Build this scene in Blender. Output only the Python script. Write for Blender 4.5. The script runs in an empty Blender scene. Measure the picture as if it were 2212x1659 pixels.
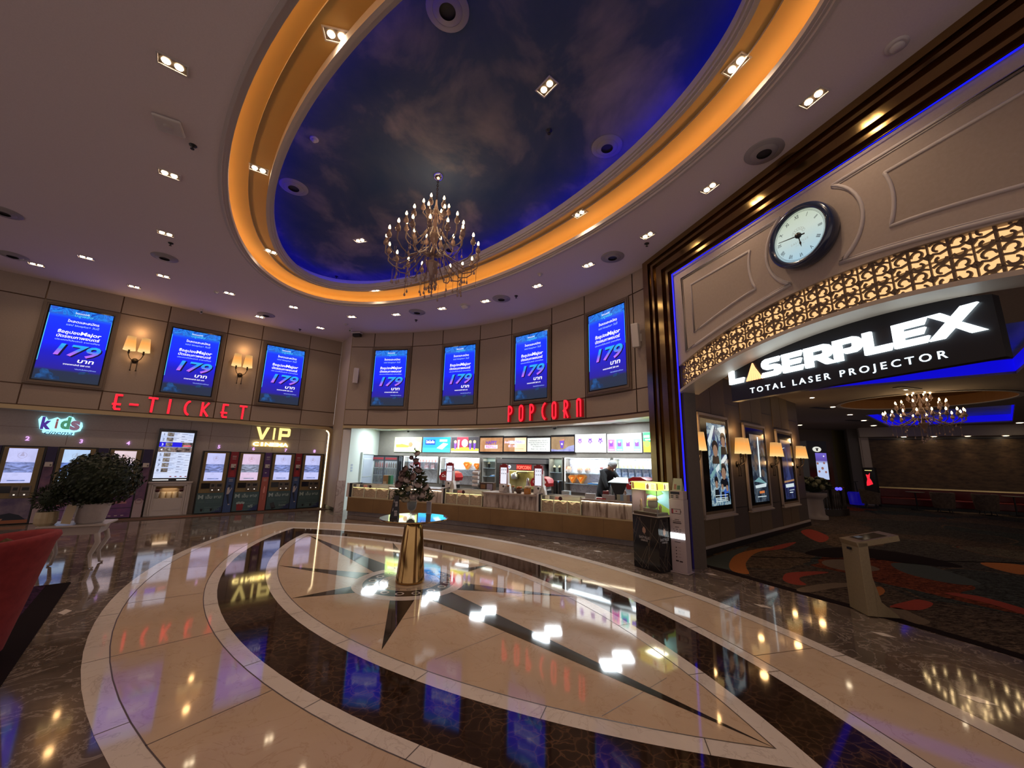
import bpy, math, random
from mathutils import Vector, Matrix
random.seed(7)
C = bpy.context.scene.collection
SC = bpy.context.scene
PI = math.pi
W, H = 2212, 1659
# ------------------------------------------------------------------ camera
F_PX, PITCH, ROLL, EYE = 841.0, math.radians(11.27), math.radians(1.33), 1.6
_f = Vector((0, math.cos(PITCH), math.sin(PITCH)))
_u0 = Vector((0, -math.sin(PITCH), math.cos(PITCH)))
_r0 = Vector((1, 0, 0))
_r = math.cos(ROLL) * _r0 + math.sin(ROLL) * _u0
_u = -math.sin(ROLL) * _r0 + math.cos(ROLL) * _u0
cd = bpy.data.cameras.new('camera')
cam = bpy.data.objects.new('camera', cd)
C.objects.link(cam)
cd.sensor_fit = 'HORIZONTAL'
cd.sensor_width = 36
cd.lens = F_PX / W * 36
cd.clip_start = 0.05
cd.clip_end = 200
cam.matrix_world = Matrix(((_r.x, _u.x, -_f.x, 0), (_r.y, _u.y, -_f.y, 0), (_r.z, _u.z, -_f.z, EYE), (0, 0, 0, 1)))
SC.camera = cam


def ray(px, py):
    return (px - W / 2) / F_PX * _r - (py - H / 2) / F_PX * _u + _f


def fl(px, py, z=0.0):
    """survey: the point at height z seen at this place of the photograph"""
    v = ray(px, py)
    t = (z - EYE) / v.z
    return Vector((v.x * t, v.y * t, z))


def zat(px, py, p):
    v = ray(px, py)
    return EYE + v.z * math.hypot(p[0], p[1]) / math.hypot(v.x, v.y)


class Frame:
    """a wall: origin on plan, x runs to the right as one faces the wall, y into it"""

    def __init__(s, ox, oy, ang, k=1.0):
        s.o = Vector((ox, oy, EYE * (1 - k))); s.a = ang; s.k = k
        s.t = Vector((math.cos(ang), math.sin(ang), 0)); s.n = Vector((-math.sin(ang), math.cos(ang), 0))

    def wl(s, px, py, dep=0.0):
        v = ray(px, py)
        q = (s.n.dot(s.o) + dep * s.k) / s.n.dot(v)
        p = v * q
        return (p - s.o).dot(s.t) / s.k, (EYE + p.z - s.o.z) / s.k

    def w(s, x, y=0.0, z=0.0):
        return s.o + (s.t * x + s.n * y + Vector((0, 0, z))) * s.k

    def at(s, y):
        f = Frame(0, 0, s.a, s.k); f.o = s.o + s.n * y * s.k
        return f


# ------------------------------------------------------------------ materials
MATS = {}


def lin(c):
    if isinstance(c, str):
        c = [int(c[i:i + 2], 16) / 255 for i in (0, 2, 4)]
        return tuple(x / 12.92 if x <= .04045 else ((x + .055) / 1.055) ** 2.4 for x in c)
    return tuple(c)


def mat(name, col, rough=.5, metal=0.0, em=0.0, emc=None, alpha=1.0, trans=0.0, ior=1.45, spec=None, coat=0.0):
    if name in MATS:
        return MATS[name]
    m = bpy.data.materials.new(name); m.use_nodes = True
    b = m.node_tree.nodes['Principled BSDF']
    b.inputs['Base Color'].default_value = (*lin(col), 1)
    b.inputs['Roughness'].default_value = rough
    b.inputs['Metallic'].default_value = metal
    b.inputs['IOR'].default_value = ior
    if em:
        b.inputs['Emission Color'].default_value = (*lin(emc or col), 1)
        b.inputs['Emission Strength'].default_value = em
    if trans:
        b.inputs['Transmission Weight'].default_value = trans
    if alpha < 1:
        b.inputs['Alpha'].default_value = alpha
    if spec is not None:
        b.inputs['Specular IOR Level'].default_value = spec
    if coat:
        b.inputs['Coat Weight'].default_value = coat
    MATS[name] = m
    return m


class NT:
    """short hand for node building on a material's principled shader"""

    def __init__(s, m):
        s.m = m; s.t = m.node_tree; s.n = s.t.nodes; s.l = s.t.links; s.b = s.n['Principled BSDF']

    def add(s, ty, **kw):
        n = s.n.new(ty)
        for k, v in kw.items():
            if k.startswith('i_'):
                k = k[2:]
                n.inputs[int(k) if k.isdigit() else k].default_value = v
            else:
                setattr(n, k, v)
        return n

    def link(s, a, b):
        s.l.new(a, b)

    def coord(s, kind='Object', scale=(1, 1, 1), rot=(0, 0, 0)):
        tc = s.add('ShaderNodeTexCoord'); mp = s.add('ShaderNodeMapping')
        mp.inputs['Scale'].default_value = scale; mp.inputs['Rotation'].default_value = rot
        s.link(tc.outputs[kind], mp.inputs['Vector'])
        return mp.outputs['Vector']

    def noise(s, vec, scale, detail=4, rough=.5, dist=0.0):
        n = s.add('ShaderNodeTexNoise')
        n.inputs['Scale'].default_value = scale; n.inputs['Detail'].default_value = detail
        n.inputs['Roughness'].default_value = rough; n.inputs['Distortion'].default_value = dist
        s.link(vec, n.inputs['Vector'])
        return n.outputs['Fac']

    def ramp(s, fac, stops, interp='LINEAR'):
        r = s.add('ShaderNodeValToRGB'); e = r.color_ramp.elements; r.color_ramp.interpolation = interp
        while len(e) < len(stops):
            e.new(.5)
        for k, (p, c) in enumerate(stops):
            e[k].position = p; e[k].color = (*lin(c), 1)
        s.link(fac, r.inputs['Fac'])
        return r.outputs['Color']

    def mix(s, fac, a, b, mode='MIX'):
        n = s.add('ShaderNodeMix', data_type='RGBA', blend_type=mode)
        if isinstance(fac, (int, float)):
            n.inputs['Factor'].default_value = fac
        else:
            s.link(fac, n.inputs['Factor'])
        for k, x in (('A', a), ('B', b)):
            i = n.inputs[6 if k == 'A' else 7]
            if isinstance(x, (tuple, list, str)):
                i.default_value = (*lin(x), 1)
            else:
                s.link(x, i)
        return n.outputs[2]

    def bump(s, fac, strength=.2, dist=.01):
        b = s.add('ShaderNodeBump'); b.inputs['Strength'].default_value = strength; b.inputs['Distance'].default_value = dist
        s.link(fac, b.inputs['Height']); s.link(b.outputs['Normal'], s.b.inputs['Normal'])


def m_marble(name, stops, vein, scale=1.2, vscale=3.0, vw=.03, rough=.1, vmix=.6, seed=0.0, ior=1.5):
    m = mat(name, (0.5, 0.5, 0.5), rough, ior=ior); t = NT(m)
    v = t.coord('Object', rot=(0, 0, .3 + seed))
    base = t.ramp(t.noise(v, scale, 8, .62, .8), stops)
    n2 = t.noise(v, vscale, 6, .6, 1.6)
    sub = t.add('ShaderNodeMath', operation='SUBTRACT'); t.link(n2, sub.inputs[0]); sub.inputs[1].default_value = .5
    ab = t.add('ShaderNodeMath', operation='ABSOLUTE'); t.link(sub.outputs[0], ab.inputs[0])
    vn = t.ramp(ab.outputs[0], [(0, (1, 1, 1)), (vw, (0, 0, 0))])
    mm = t.add('ShaderNodeMath', operation='MULTIPLY'); t.link(vn, mm.inputs[0]); mm.inputs[1].default_value = vmix
    t.link(t.mix(mm.outputs[0], base, vein), t.b.inputs['Base Color'])
    return m


def m_crackle(name, dark, vein, scale=14, rough=.08):
    """dark brown marble with a net of paler veins"""
    m = mat(name, (0.1, 0.1, 0.1), rough, ior=1.5); t = NT(m)
    v = t.coord('Object')
    nz = t.add('ShaderNodeTexNoise'); nz.inputs['Scale'].default_value = 4; nz.inputs['Detail'].default_value = 5
    t.link(v, nz.inputs['Vector'])
    mx = t.add('ShaderNodeVectorMath', operation='MULTIPLY_ADD'); mx.inputs[1].default_value = (.18, .18, .18)
    t.link(nz.outputs['Color'], mx.inputs[0]); t.link(v, mx.inputs[2])
    vo = t.add('ShaderNodeTexVoronoi', feature='DISTANCE_TO_EDGE'); vo.inputs['Scale'].default_value = scale
    t.link(mx.outputs[0], vo.inputs['Vector'])
    edge = t.ramp(vo.outputs['Distance'], [(0, (1, 1, 1)), (.06, (.25, .25, .25)), (.16, (0, 0, 0))])
    n2 = t.noise(v, 2.2, 6, .65)
    f = t.add('ShaderNodeMath', operation='MULTIPLY'); t.link(edge, f.inputs[0]); t.link(t.ramp(n2, [(.3, (0, 0, 0)), (.7, (1, 1, 1))]), f.inputs[1])
    base = t.ramp(t.noise(v, 6, 8, .7), [(.3, dark), (.75, tuple(min(1, x * 2.2) for x in lin(dark)))])
    t.link(t.mix(f.outputs[0], base, vein), t.b.inputs['Base Color'])
    return m


def m_noise(name, c1, c2, scale=8, rough=.6, detail=6, bump=0.0, metal=0.0, sc=(1, 1, 1)):
    m = mat(name, c1, rough, metal); t = NT(m)
    f = t.noise(t.coord('Object', scale=sc), scale, detail, .6)
    t.link(t.ramp(f, [(.3, c1), (.7, c2)]), t.b.inputs['Base Color'])
    if bump:
        t.bump(f, bump)
    return m


def m_emnoise(name, stops, scale=3.0, em=1.0, sc=(1, 1, 1), dist=.6, detail=5, rough=.3):
    """a lit picture: blotches of colour given off by a screen"""
    m = mat(name, (.02, .02, .02), rough); t = NT(m)
    c = t.ramp(t.noise(t.coord('Object', scale=sc), scale, detail, .6, dist), stops)
    t.link(c, t.b.inputs['Emission Color']); t.b.inputs['Emission Strength'].default_value = em
    return m


def m_emgrad(name, stops, z0, z1, em=1.0):
    """a lit picture with an up-down colour run, z0..z1 in the object's own height"""
    m = mat(name, (.02, .02, .02), .3); t = NT(m)
    v = t.coord('Object'); sx = t.add('ShaderNodeSeparateXYZ'); t.link(v, sx.inputs[0])
    mr = t.add('ShaderNodeMapRange'); mr.inputs['From Min'].default_value = z0; mr.inputs['From Max'].default_value = z1
    t.link(sx.outputs['Z'], mr.inputs['Value'])
    t.link(t.ramp(mr.outputs[0], stops), t.b.inputs['Emission Color']); t.b.inputs['Emission Strength'].default_value = em
    return m


# ------------------------------------------------------------------ mesh builder
class MB:
    def __init__(s):
        s.v = []; s.f = []; s.mi = []; s.sm = []; s.ms = []

    def mk(s, m):
        if m not in s.ms:
            s.ms.append(m)
        return s.ms.index(m)

    def face(s, pts, m, smooth=False):
        b = len(s.v); s.v += [tuple(p) for p in pts]
        s.f.append(tuple(range(b, b + len(pts)))); s.mi.append(s.mk(m)); s.sm.append(smooth)

    def raw(s, verts, faces, m, smooth=False):
        b = len(s.v); s.v += [tuple(p) for p in verts]; k = s.mk(m)
        for f in faces:
            s.f.append(tuple(b + i for i in f)); s.mi.append(k); s.sm.append(smooth)

    def box(s, x0, x1, y0, y1, z0, z1, m, M=None):
        vs = [(x, y, z) for z in (z0, z1) for y in (y0, y1) for x in (x0, x1)]
        if M is not None:
            vs = [M @ Vector(p) for p in vs]
        s.raw(vs, [(0, 2, 3, 1), (4, 5, 7, 6), (0, 1, 5, 4), (2, 6, 7, 3), (0, 4, 6, 2), (1, 3, 7, 5)], m)
        return s

    def rect(s, x0, x1, z0, z1, y, m):
        """upright rectangle facing -y"""
        s.face([(x0, y, z0), (x1, y, z0), (x1, y, z1), (x0, y, z1)], m)
        return s

    def prism(s, poly, y0, y1, m, m2=None):
        """poly in (x, z), front at y0, back at y1"""
        a = sum(poly[i][0] * poly[(i + 1) % len(poly)][1] - poly[(i + 1) % len(poly)][0] * poly[i][1] for i in range(len(poly)))
        if a < 0:
            poly = poly[::-1]
        s.face([(x, y0, z) for x, z in poly], m)
        s.face([(x, y1, z) for x, z in poly[::-1]], m2 or m)
        for i in range(len(poly)):
            (x0, z0), (x1, z1) = poly[i], poly[(i + 1) % len(poly)]
            s.face([(x1, y0, z1), (x0, y0, z0), (x0, y1, z0), (x1, y1, z1)], m2 or m)
        return s

    def slab(s, poly, z0, z1, m, m2=None):
        """poly in plan (x, y)"""
        a = sum(poly[i][0] * poly[(i + 1) % len(poly)][1] - poly[(i + 1) % len(poly)][0] * poly[i][1] for i in range(len(poly)))
        if a < 0:
            poly = poly[::-1]
        s.face([(x, y, z1) for x, y in poly], m)
        s.face([(x, y, z0) for x, y in poly[::-1]], m2 or m)
        for i in range(len(poly)):
            (x0, y0), (x1, y1) = poly[i], poly[(i + 1) % len(poly)]
            s.face([(x0, y0, z0), (x1, y1, z0), (x1, y1, z1), (x0, y0, z1)], m2 or m)
        return s

    def lathe(s, prof, m, n=24, cx=0, cy=0, smooth=True, cap=True, ph=0.0, sx=1.0, sy=1.0):
        """prof: (r, z) from bottom to top"""
        vs = []; fs = []
        for r, z in prof:
            for k in range(n):
                a = 2 * PI * k / n + ph
                vs.append((cx + sx * r * math.cos(a), cy + sy * r * math.sin(a), z))
        for i in range(len(prof) - 1):
            for k in range(n):
                fs.append((i * n + k, i * n + (k + 1) % n, (i + 1) * n + (k + 1) % n, (i + 1) * n + k))
        s.raw(vs, fs, m, smooth)
        if cap:
            if prof[0][0] > 1e-4:
                s.face(vs[:n][::-1], m)
            if prof[-1][0] > 1e-4:
                s.face(vs[-n:], m)
        return s

    def lathe_y(s, prof, m, n=24, cx=0, cz=0, smooth=True, cap=True):
        """prof: (r, y); axis along y, for round things on walls"""
        vs = []; fs = []
        for r, y in prof:
            for k in range(n):
                a = 2 * PI * k / n
                vs.append((cx + r * math.cos(a), y, cz + r * math.sin(a)))
        for i in range(len(prof) - 1):
            for k in range(n):
                fs.append((i * n + k, i * n + (k + 1) % n, (i + 1) * n + (k + 1) % n, (i + 1) * n + k))
        s.raw(vs, fs, m, smooth)
        for q, ring in ((prof[0], vs[:n]), (prof[-1], vs[-n:][::-1])):
            if cap and q[0] > 1e-4:
                s.face(ring, m)
        return s

    def tube(s, path, r, m, n=8, closed=False, cap=True):
        path = [Vector(p) for p in path]; L = len(path); rings = []
        rr = r if isinstance(r, (list, tuple)) else [r] * L
        up = None
        for i, p in enumerate(path):
            a = path[(i - 1) % L] if (closed or i > 0) else p
            b = path[(i + 1) % L] if (closed or i < L - 1) else p
            d = (b - a).normalized() if (b - a).length > 1e-9 else Vector((0, 0, 1))
            if up is None:
                up = Vector((0, 0, 1)) if abs(d.z) < .9 else Vector((1, 0, 0))
            x = d.cross(up)
            if x.length < 1e-6:
                x = d.cross(Vector((1, 0, 0)))
            x.normalize(); up = x.cross(d).normalized()
            rings.append([p + (x * math.cos(2 * PI * k / n) + up * math.sin(2 * PI * k / n)) * rr[i] for k in range(n)])
        vs = [q for g in rings for q in g]; fs = []
        for i in range(L if closed else L - 1):
            j = (i + 1) % L
            for k in range(n):
                fs.append((i * n + k, i * n + (k + 1) % n, j * n + (k + 1) % n, j * n + k))
        s.raw(vs, fs, m, True)
        if cap and not closed:
            s.face(rings[0][::-1], m); s.face(rings[-1], m)
        return s

    def ball(s, c, r, m, n=12, k=8, sc=(1, 1, 1)):
        prof = [(max(1e-5, math.sin(PI * i / k)), -math.cos(PI * i / k)) for i in range(k + 1)]
        vs = []; fs = []
        for q, z in prof:
            for j in range(n):
                a = 2 * PI * j / n
                vs.append((c[0] + r * sc[0] * q * math.cos(a), c[1] + r * sc[1] * q * math.sin(a), c[2] + r * sc[2] * z))
        for i in range(k):
            for j in range(n):
                fs.append((i * n + j, i * n + (j + 1) % n, (i + 1) * n + (j + 1) % n, (i + 1) * n + j))
        s.raw(vs, fs, m, True)
        return s

    def strip(s, path, prof, m, closed=False, smooth=False):
        """sweep a profile (u outward to the left of travel, z up) along a plan path of (x, y)"""
        L = len(path); vs = []; fs = []; n = len(prof)
        for i in range(L):
            p = Vector(path[i]).to_2d()
            a = Vector(path[(i - 1) % L]).to_2d() if (closed or i > 0) else p
            b = Vector(path[(i + 1) % L]).to_2d() if (closed or i < L - 1) else p
            d = (b - a).normalized(); nx = Vector((-d.y, d.x))
            for u, z in prof:
                vs.append((p.x + nx.x * u, p.y + nx.y * u, z))
        for i in range(L if closed else L - 1):
            j = (i + 1) % L
            for k in range(n - 1):
                fs.append((i * n + k, j * n + k, j * n + k + 1, i * n + k + 1))
        s.raw(vs, fs, m, smooth)
        return s

    def text(s, body, x, z, y, size, m, align='CENTER', shear=0.0, bold=0.0, sx=1.0, depth=0.0, space=1.0, rot=0.0, fit=None):
        """upright lettering on a face looking to -y; z is the base line"""
        vs, fs = text_mesh(body, size, align, shear, bold, depth, space)
        if fit and vs:
            w = max(p[0] for p in vs) - min(p[0] for p in vs)
            sx = sx * fit / max(w, 1e-6)
        ca, sa = math.cos(rot), math.sin(rot)
        s.raw([(x + (p[0] * sx) * ca - p[1] * sa, y - p[2], z + (p[0] * sx) * sa + p[1] * ca) for p in vs], fs, m)
        return s

    def build(s, name, parent=None, loc=None, rz=0.0, kind=None, bevel=0.0, M=None):
        me = bpy.data.meshes.new(name)
        me.from_pydata(s.v, [], s.f)
        for m in s.ms:
            me.materials.append(m)
        me.polygons.foreach_set('material_index', s.mi)
        me.polygons.foreach_set('use_smooth', s.sm)
        me.validate(); me.update()
        o = bpy.data.objects.new(name, me); C.objects.link(o)
        if parent is not None:
            o.parent = parent
        if loc is not None:
            o.location = loc
        o.rotation_euler = (0, 0, rz)
        if kind:
            o['kind'] = kind
        if bevel:
            b = o.modifiers.new('bevel', 'BEVEL'); b.width = bevel; b.segments = 2; b.limit_method = 'ANGLE'
        return o


_TC = {}


def text_mesh(body, size, align, shear, bold, depth, space):
    key = (body, size, align, shear, bold, depth, space)
    if key in _TC:
        return _TC[key]
    c = bpy.data.curves.new('t', 'FONT'); c.body = body; c.size = size; c.align_x = align; c.shear = shear
    c.offset = bold * size; c.extrude = depth; c.space_character = space; c.resolution_u = 3
    o = bpy.data.objects.new('t', c); C.objects.link(o)
    dg = bpy.context.evaluated_depsgraph_get()
    me = bpy.data.meshes.new_from_object(o.evaluated_get(dg))
    r = ([tuple(v.co) for v in me.vertices], [tuple(p.vertices) for p in me.polygons])
    bpy.data.objects.remove(o); bpy.data.curves.remove(c); bpy.data.meshes.remove(me)
    _TC[key] = r
    return r


def tag(o, label, cat, group=None):
    o['label'] = label; o['category'] = cat
    if group:
        o['group'] = group
    return o


def thing(name, label, cat, loc=(0, 0, 0), rz=0.0, group=None):
    o = bpy.data.objects.new(name, None); C.objects.link(o)
    o.empty_display_size = .1; o.location = loc; o.rotation_euler = (0, 0, rz)
    return tag(o, label, cat, group)


def dup(root, loc=None, rz=None, label=None, group=None):
    r = root.copy(); C.objects.link(r)
    if loc is not None:
        r.location = loc
    if rz is not None:
        r.rotation_euler = (0, 0, rz)
    if label:
        r['label'] = label
    if group:
        r['group'] = group
    for ch in list(root.children):
        c = ch.copy(); C.objects.link(c); c.parent = r
        for g in list(ch.children):
            d = g.copy(); C.objects.link(d); d.parent = c
    return r


def struct(name, mb, **k):
    return mb.build(name, kind='structure', **k)


def lamp(name, kind, loc, energy, col, size=.1, rot=None, parent=None, spot=None, blend=.6, sizey=None):
    l = bpy.data.lights.new(name, kind); l.energy = energy; l.color = col
    if kind == 'AREA':
        l.size = size
        if sizey:
            l.shape = 'RECTANGLE'; l.size_y = sizey
    elif kind in ('POINT', 'SPOT'):
        l.shadow_soft_size = size
    if kind == 'SPOT':
        l.spot_size = spot or math.radians(110); l.spot_blend = blend
    o = bpy.data.objects.new(name, l); C.objects.link(o); o.location = loc
    if rot:
        o.rotation_euler = rot
    if parent is not None:
        o.parent = parent
    return o


WARM = (1.0, .72, .48)
COOL = (.86, .95, 1.0)
# ------------------------------------------------------------------ materials of the place
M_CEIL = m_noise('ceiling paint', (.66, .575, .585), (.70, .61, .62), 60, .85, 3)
M_WHITE = mat('white paint', (.62, .58, .56), .6)
M_PLASTER = mat('plaster moulding', (.50, .45, .44), .6)
M_FABRIC = m_noise('padded wall panel', (.29, .225, .185), (.32, .25, .208), 40, .8, 4)
M_SEAM = mat('bronze seam', (.10, .055, .03), .35, .6)
M_CREAM = mat('cream lacquer', (.44, .37, .31), .5)
M_TRIMGOLD = mat('pale gold trim', (.42, .32, .18), .38, .55)
M_BEIGE = m_marble('beige marble', [(.25, (.50, .36, .245)), (.55, (.56, .41, .285)), (.8, (.60, .45, .32))], (.43, .28, .17), .9, 2.2, .012, .055, .55)
M_PALE = m_marble('white marble', [(.2, (.56, .48, .42)), (.5, (.68, .59, .52)), (.8, (.72, .64, .57))], (.42, .33, .27), 1.3, 2.6, .014, .055, .5, 1.0)
M_DARK = m_crackle('dark brown marble', (.016, .008, .005), (.13, .066, .034), 13, .05)
M_RAY = m_crackle('black brown marble', (.018, .013, .010), (.06, .045, .036), 9, .05)
M_GREY = m_marble('grey brown marble', [(.22, (.060, .043, .033)), (.5, (.115, .084, .066)), (.75, (.17, .128, .104))], (.42, .34, .29), 1.6, 2.4, .022, .06, .55, 2.0)
M_GROUT = mat('dark joint', (.06, .035, .02), .4)
M_BLACK = mat('black', (.008, .008, .009), .4)
M_BLACKG = mat('black gloss', (.006, .006, .008), .12)
M_SKIRT = mat('black skirting', (.012, .010, .010), .35)
M_GOLDPAINT = mat('gold cove paint', (.56, .37, .13), .55, .1)
M_WARMLED = mat('warm led strip', (1, .5, .15), .5, em=9.0, emc=(1, .58, .22))
M_BLUELED = mat('blue led strip', (.02, .01, 1), .5, em=7.5, emc=(.018, .012, 1))
M_BLUETUBE = mat('blue neon tube', (.02, .02, 1), .5, em=1.2, emc=(.008, .010, 1))
M_SHOPW = mat('shop white paint', (.60, .66, .62), .6)
M_SHOPC = mat('shop ceiling paint', (.68, .72, .72), .7)
M_TAUPE = m_noise('taupe laminate', (.22, .20, .175), (.25, .225, .195), 12, .5, 3)


def m_sky():
    m = mat('painted sky', (.1, .12, .2), .9); t = NT(m)
    v = t.coord('Object', scale=(1, .75, 1), rot=(0, 0, .5))
    n = t.noise(v, .95, 7, .55, .35)
    t.link(t.ramp(n, [(.34, (.030, .062, .135)), (.50, (.062, .088, .155)), (.62, (.20, .185, .22)), (.75, (.33, .29, .30))]), t.b.inputs['Base Color'])
    return m


def m_brass(name, c1, c2, rough=.2):
    m = mat(name, c1, rough, 1.0); t = NT(m)
    f = t.noise(t.coord('Object', scale=(1, 1, 1)), 3.0, 4, .6)
    t.link(t.ramp(f, [(.3, c1), (.7, c2)]), t.b.inputs['Base Color'])
    return m


def m_carpet(name, stops, sc=.55):
    m = mat(name, (.05, .04, .04), .95, spec=.1); t = NT(m)
    v = t.coord('Object', scale=(1, 1, 1), rot=(0, 0, .7))
    nz = t.add('ShaderNodeTexNoise'); nz.inputs['Scale'].default_value = .55; nz.inputs['Detail'].default_value = 1.5; t.link(v, nz.inputs['Vector'])
    mx = t.add('ShaderNodeVectorMath', operation='MULTIPLY_ADD'); mx.inputs[1].default_value = (2.2, 2.2, 0); t.link(nz.outputs['Color'], mx.inputs[0]); t.link(v, mx.inputs[2])
    vo = t.add('ShaderNodeTexVoronoi', feature='SMOOTH_F1'); vo.inputs['Scale'].default_value = sc; vo.inputs['Smoothness'].default_value = .15
    t.link(mx.outputs[0], vo.inputs['Vector'])
    big = t.ramp(vo.outputs['Color'], stops, 'CONSTANT')
    wv = t.noise(t.coord('Object', scale=(1, 3.2, 1), rot=(0, 0, .5)), 9, 5, .7, 1.5)
    tex = t.ramp(wv, [(.42, (.25, .22, .22)), (.52, (1, 1, 1)), (.62, (1.8, 1.7, 1.5))])
    t.link(t.mix(1.0, big, tex, 'MULTIPLY'), t.b.inputs['Base Color'])
    return m


M_SKY = m_sky()
M_BRASS = m_brass('polished brass', (.30, .19, .075), (.36, .235, .10), .16)
M_GROOVESHADE = m_brass('brass groove shade', (.10, .055, .022), (.13, .075, .03), .25)  # darker copy of the brass, carrying the grooves' dark reflections in its colour
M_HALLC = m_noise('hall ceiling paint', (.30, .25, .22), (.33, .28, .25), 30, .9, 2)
M_CARPET = m_carpet('patterned carpet', [(0, (.085, .062, .048)), (.30, (.055, .050, .046)), (.48, (.115, .078, .052)), (.60, (.045, .052, .05)), (.74, (.16, .040, .018)), (.83, (.095, .080, .062)), (.92, (.07, .018, .012))])
M_CRED = m_noise('carpet red', (.34, .035, .014), (.26, .025, .01), 30, .95)
M_CORANGE = m_noise('carpet orange', (.42, .13, .018), (.34, .10, .014), 30, .95)
M_CTEAL = m_noise('carpet teal', (.035, .05, .046), (.05, .064, .058), 30, .95)
M_CSAND = m_noise('carpet sand', (.17, .12, .075), (.13, .09, .058), 30, .95)
M_CBORDER = mat('carpet dark border', (.010, .005, .006), .95, spec=.1)
M_HALLWALL = m_noise('hall wall panel', (.150, .105, .055), (.175, .122, .066), 20, .55)
M_HALLPANEL = m_noise('hall grey panel', (.085, .065, .05), (.10, .076, .06), 20, .55)
M_BOOTHWALL = m_noise('patterned gold wall', (.035, .016, .008), (.13, .075, .03), 3.4, .5, 8, .3, 0, (1, 1, 2.6))

# ------------------------------------------------------------------ plan
K_UP = 1.06                                                 # survey: size of the upper room against the first guess


def UZ(z):
    return EYE + (z - EYE) * K_UP


Z_C = UZ(5.37)
A_K = .726
KN = Vector((-math.sin(A_K), math.cos(A_K)))
KF = Frame(KN.x * 13.1 * K_UP, KN.y * 13.1 * K_UP, A_K, K_UP)                  # left wall (ticket machines)
K_END = 4.04
PC, PR = Vector((-4.81, 3.285)) * K_UP, 8.19 * K_UP                       # curved wall above the popcorn counter
PWANG = math.atan2(-.957, .29)
PW = Frame(3.39 * K_UP, 4.06 * K_UP, PWANG, K_UP)                              # right wall with the arched portal
HW = Frame(3.333, 7.33, math.atan2(.636, .771))            # poster wall inside the portal
FC = Vector((-1.30, 5.61)); FA = Vector((.694, -.720)).normalized(); FM = Vector((FA.y, -FA.x))
F_R, F_D = 6.985, 5.615


def eye_poly(k, n=40):
    """the pointed oval of the floor, grown by k"""
    R = F_R + k; half = math.sqrt(R * R - F_D * F_D); th = math.asin(half / R); out = []
    for sg in (1, -1):
        ctr = FC - sg * FM * F_D
        for i in range(n):
            a = -th + 2 * th * i / n if sg == 1 else th - 2 * th * i / n
            p = ctr + FA * (R * math.sin(a)) + sg * FM * (R * math.cos(a))
            out.append((p.x, p.y))
    return out


CE, CEA = Vector((-1.378, 5.30)) * K_UP, math.atan2(-.71, .70)     # oval of the ceiling


def oval(a, b, n=128):
    ca, sa = math.cos(CEA), math.sin(CEA); a *= K_UP; b *= K_UP
    return [(CE.x + a * math.cos(2 * PI * k / n) * ca - b * math.sin(2 * PI * k / n) * sa,
             CE.y + a * math.cos(2 * PI * k / n) * sa + b * math.sin(2 * PI * k / n) * ca) for k in range(n)]


def ring(mb, o, i, z, m, flip=False):
    n = len(o)
    for k in range(n):
        j = (k + 1) % n
        f = [(*o[k], z), (*o[j], z), (*i[j], z), (*i[k], z)]
        mb.face(f[::-1] if flip else f, m)


def riser(mb, p, z0, z1, m, inward=True):
    n = len(p)
    for k in range(n):
        j = (k + 1) % n
        f = [(*p[k], z0), (*p[j], z0), (*p[j], z1), (*p[k], z1)]
        mb.face(f[::-1] if inward else f, m, True)


# ------------------------------------------------------------------ floor
CARPET_EDGE = [(2.95, 7.5), (3.10, 7.10), (3.19, 6.85), (3.42, 6.28), (3.72, 5.66), (3.98, 5.12), (4.20, 4.62), (4.42, 4.10), (4.62, 3.58), (4.95, 2.6), (5.35, 1.2), (5.8, -1.5)]
mb = MB()
mb.face([(-17, -4, 0), (8, -4, 0), (8, 16, 0), (-17, 16, 0)], M_GREY)
zz = .0015
polys = [eye_poly(k) for k in (1.60, 1.45, .78, .65, .14, 0.0)]
mats = (M_PALE, M_BEIGE, M_PALE, M_DARK, M_PALE, M_BEIGE)
for i, m in enumerate(mats):
    o = polys[i]; z = zz * (i + 1)
    if i < 5:
        ring(mb, o, polys[i + 1], zz, m)
    else:
        mb.face([(x, y, zz) for x, y in o], m)
# joints along the band edges and across the bands
for i in range(1, 6):
    o = eye_poly((1.60, 1.45, .78, .65, .14, 0.0)[i]); q = eye_poly((1.60, 1.45, .78, .65, .14, 0.0)[i] - .008)
    if i in (1, 2, 5):
        ring(mb, o, q, zz * 1.6, M_GROUT)
for sg in (1, -1):
    ctr = FC - sg * FM * F_D
    for k0, k1, angs in ((1.45, 1.60, 9), (.78, 1.45, 7), (.65, .78, 11), (0.0, .14, 9)):
        for i in range(angs):
            a = -.62 + 1.24 * (i + .5) / angs + .03 * sg
            d = FA * math.sin(a) + sg * FM * math.cos(a); e = Vector((-d.y, d.x)) * .003
            p, q = ctr + d * (F_R + k0), ctr + d * (F_R + k1)
            mb.face([(*(p - e), zz * 1.6), (*(q - e), zz * 1.6), (*(q + e), zz * 1.6), (*(p + e), zz * 1.6)], M_GROUT)
# star rays
RTIPS = [FC + FA * 4.15, FC - FA * 4.15] + [fl(*q).to_2d() for q in ((602, 1222), (628, 1293), (824, 1405), (1240, 1290), (1056, 1221))] + [Vector((-2.25, 8.05))]
for k, tp in enumerate(RTIPS):
    d = (tp - FC).normalized(); e = Vector((-d.y, d.x)) * (.17 if k < 2 else .14); st = FC + d * .70
    mb.face([(*(st - e), zz * 1.8), (*(st + e), zz * 1.8), (*tp, zz * 1.8)], M_RAY)
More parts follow.
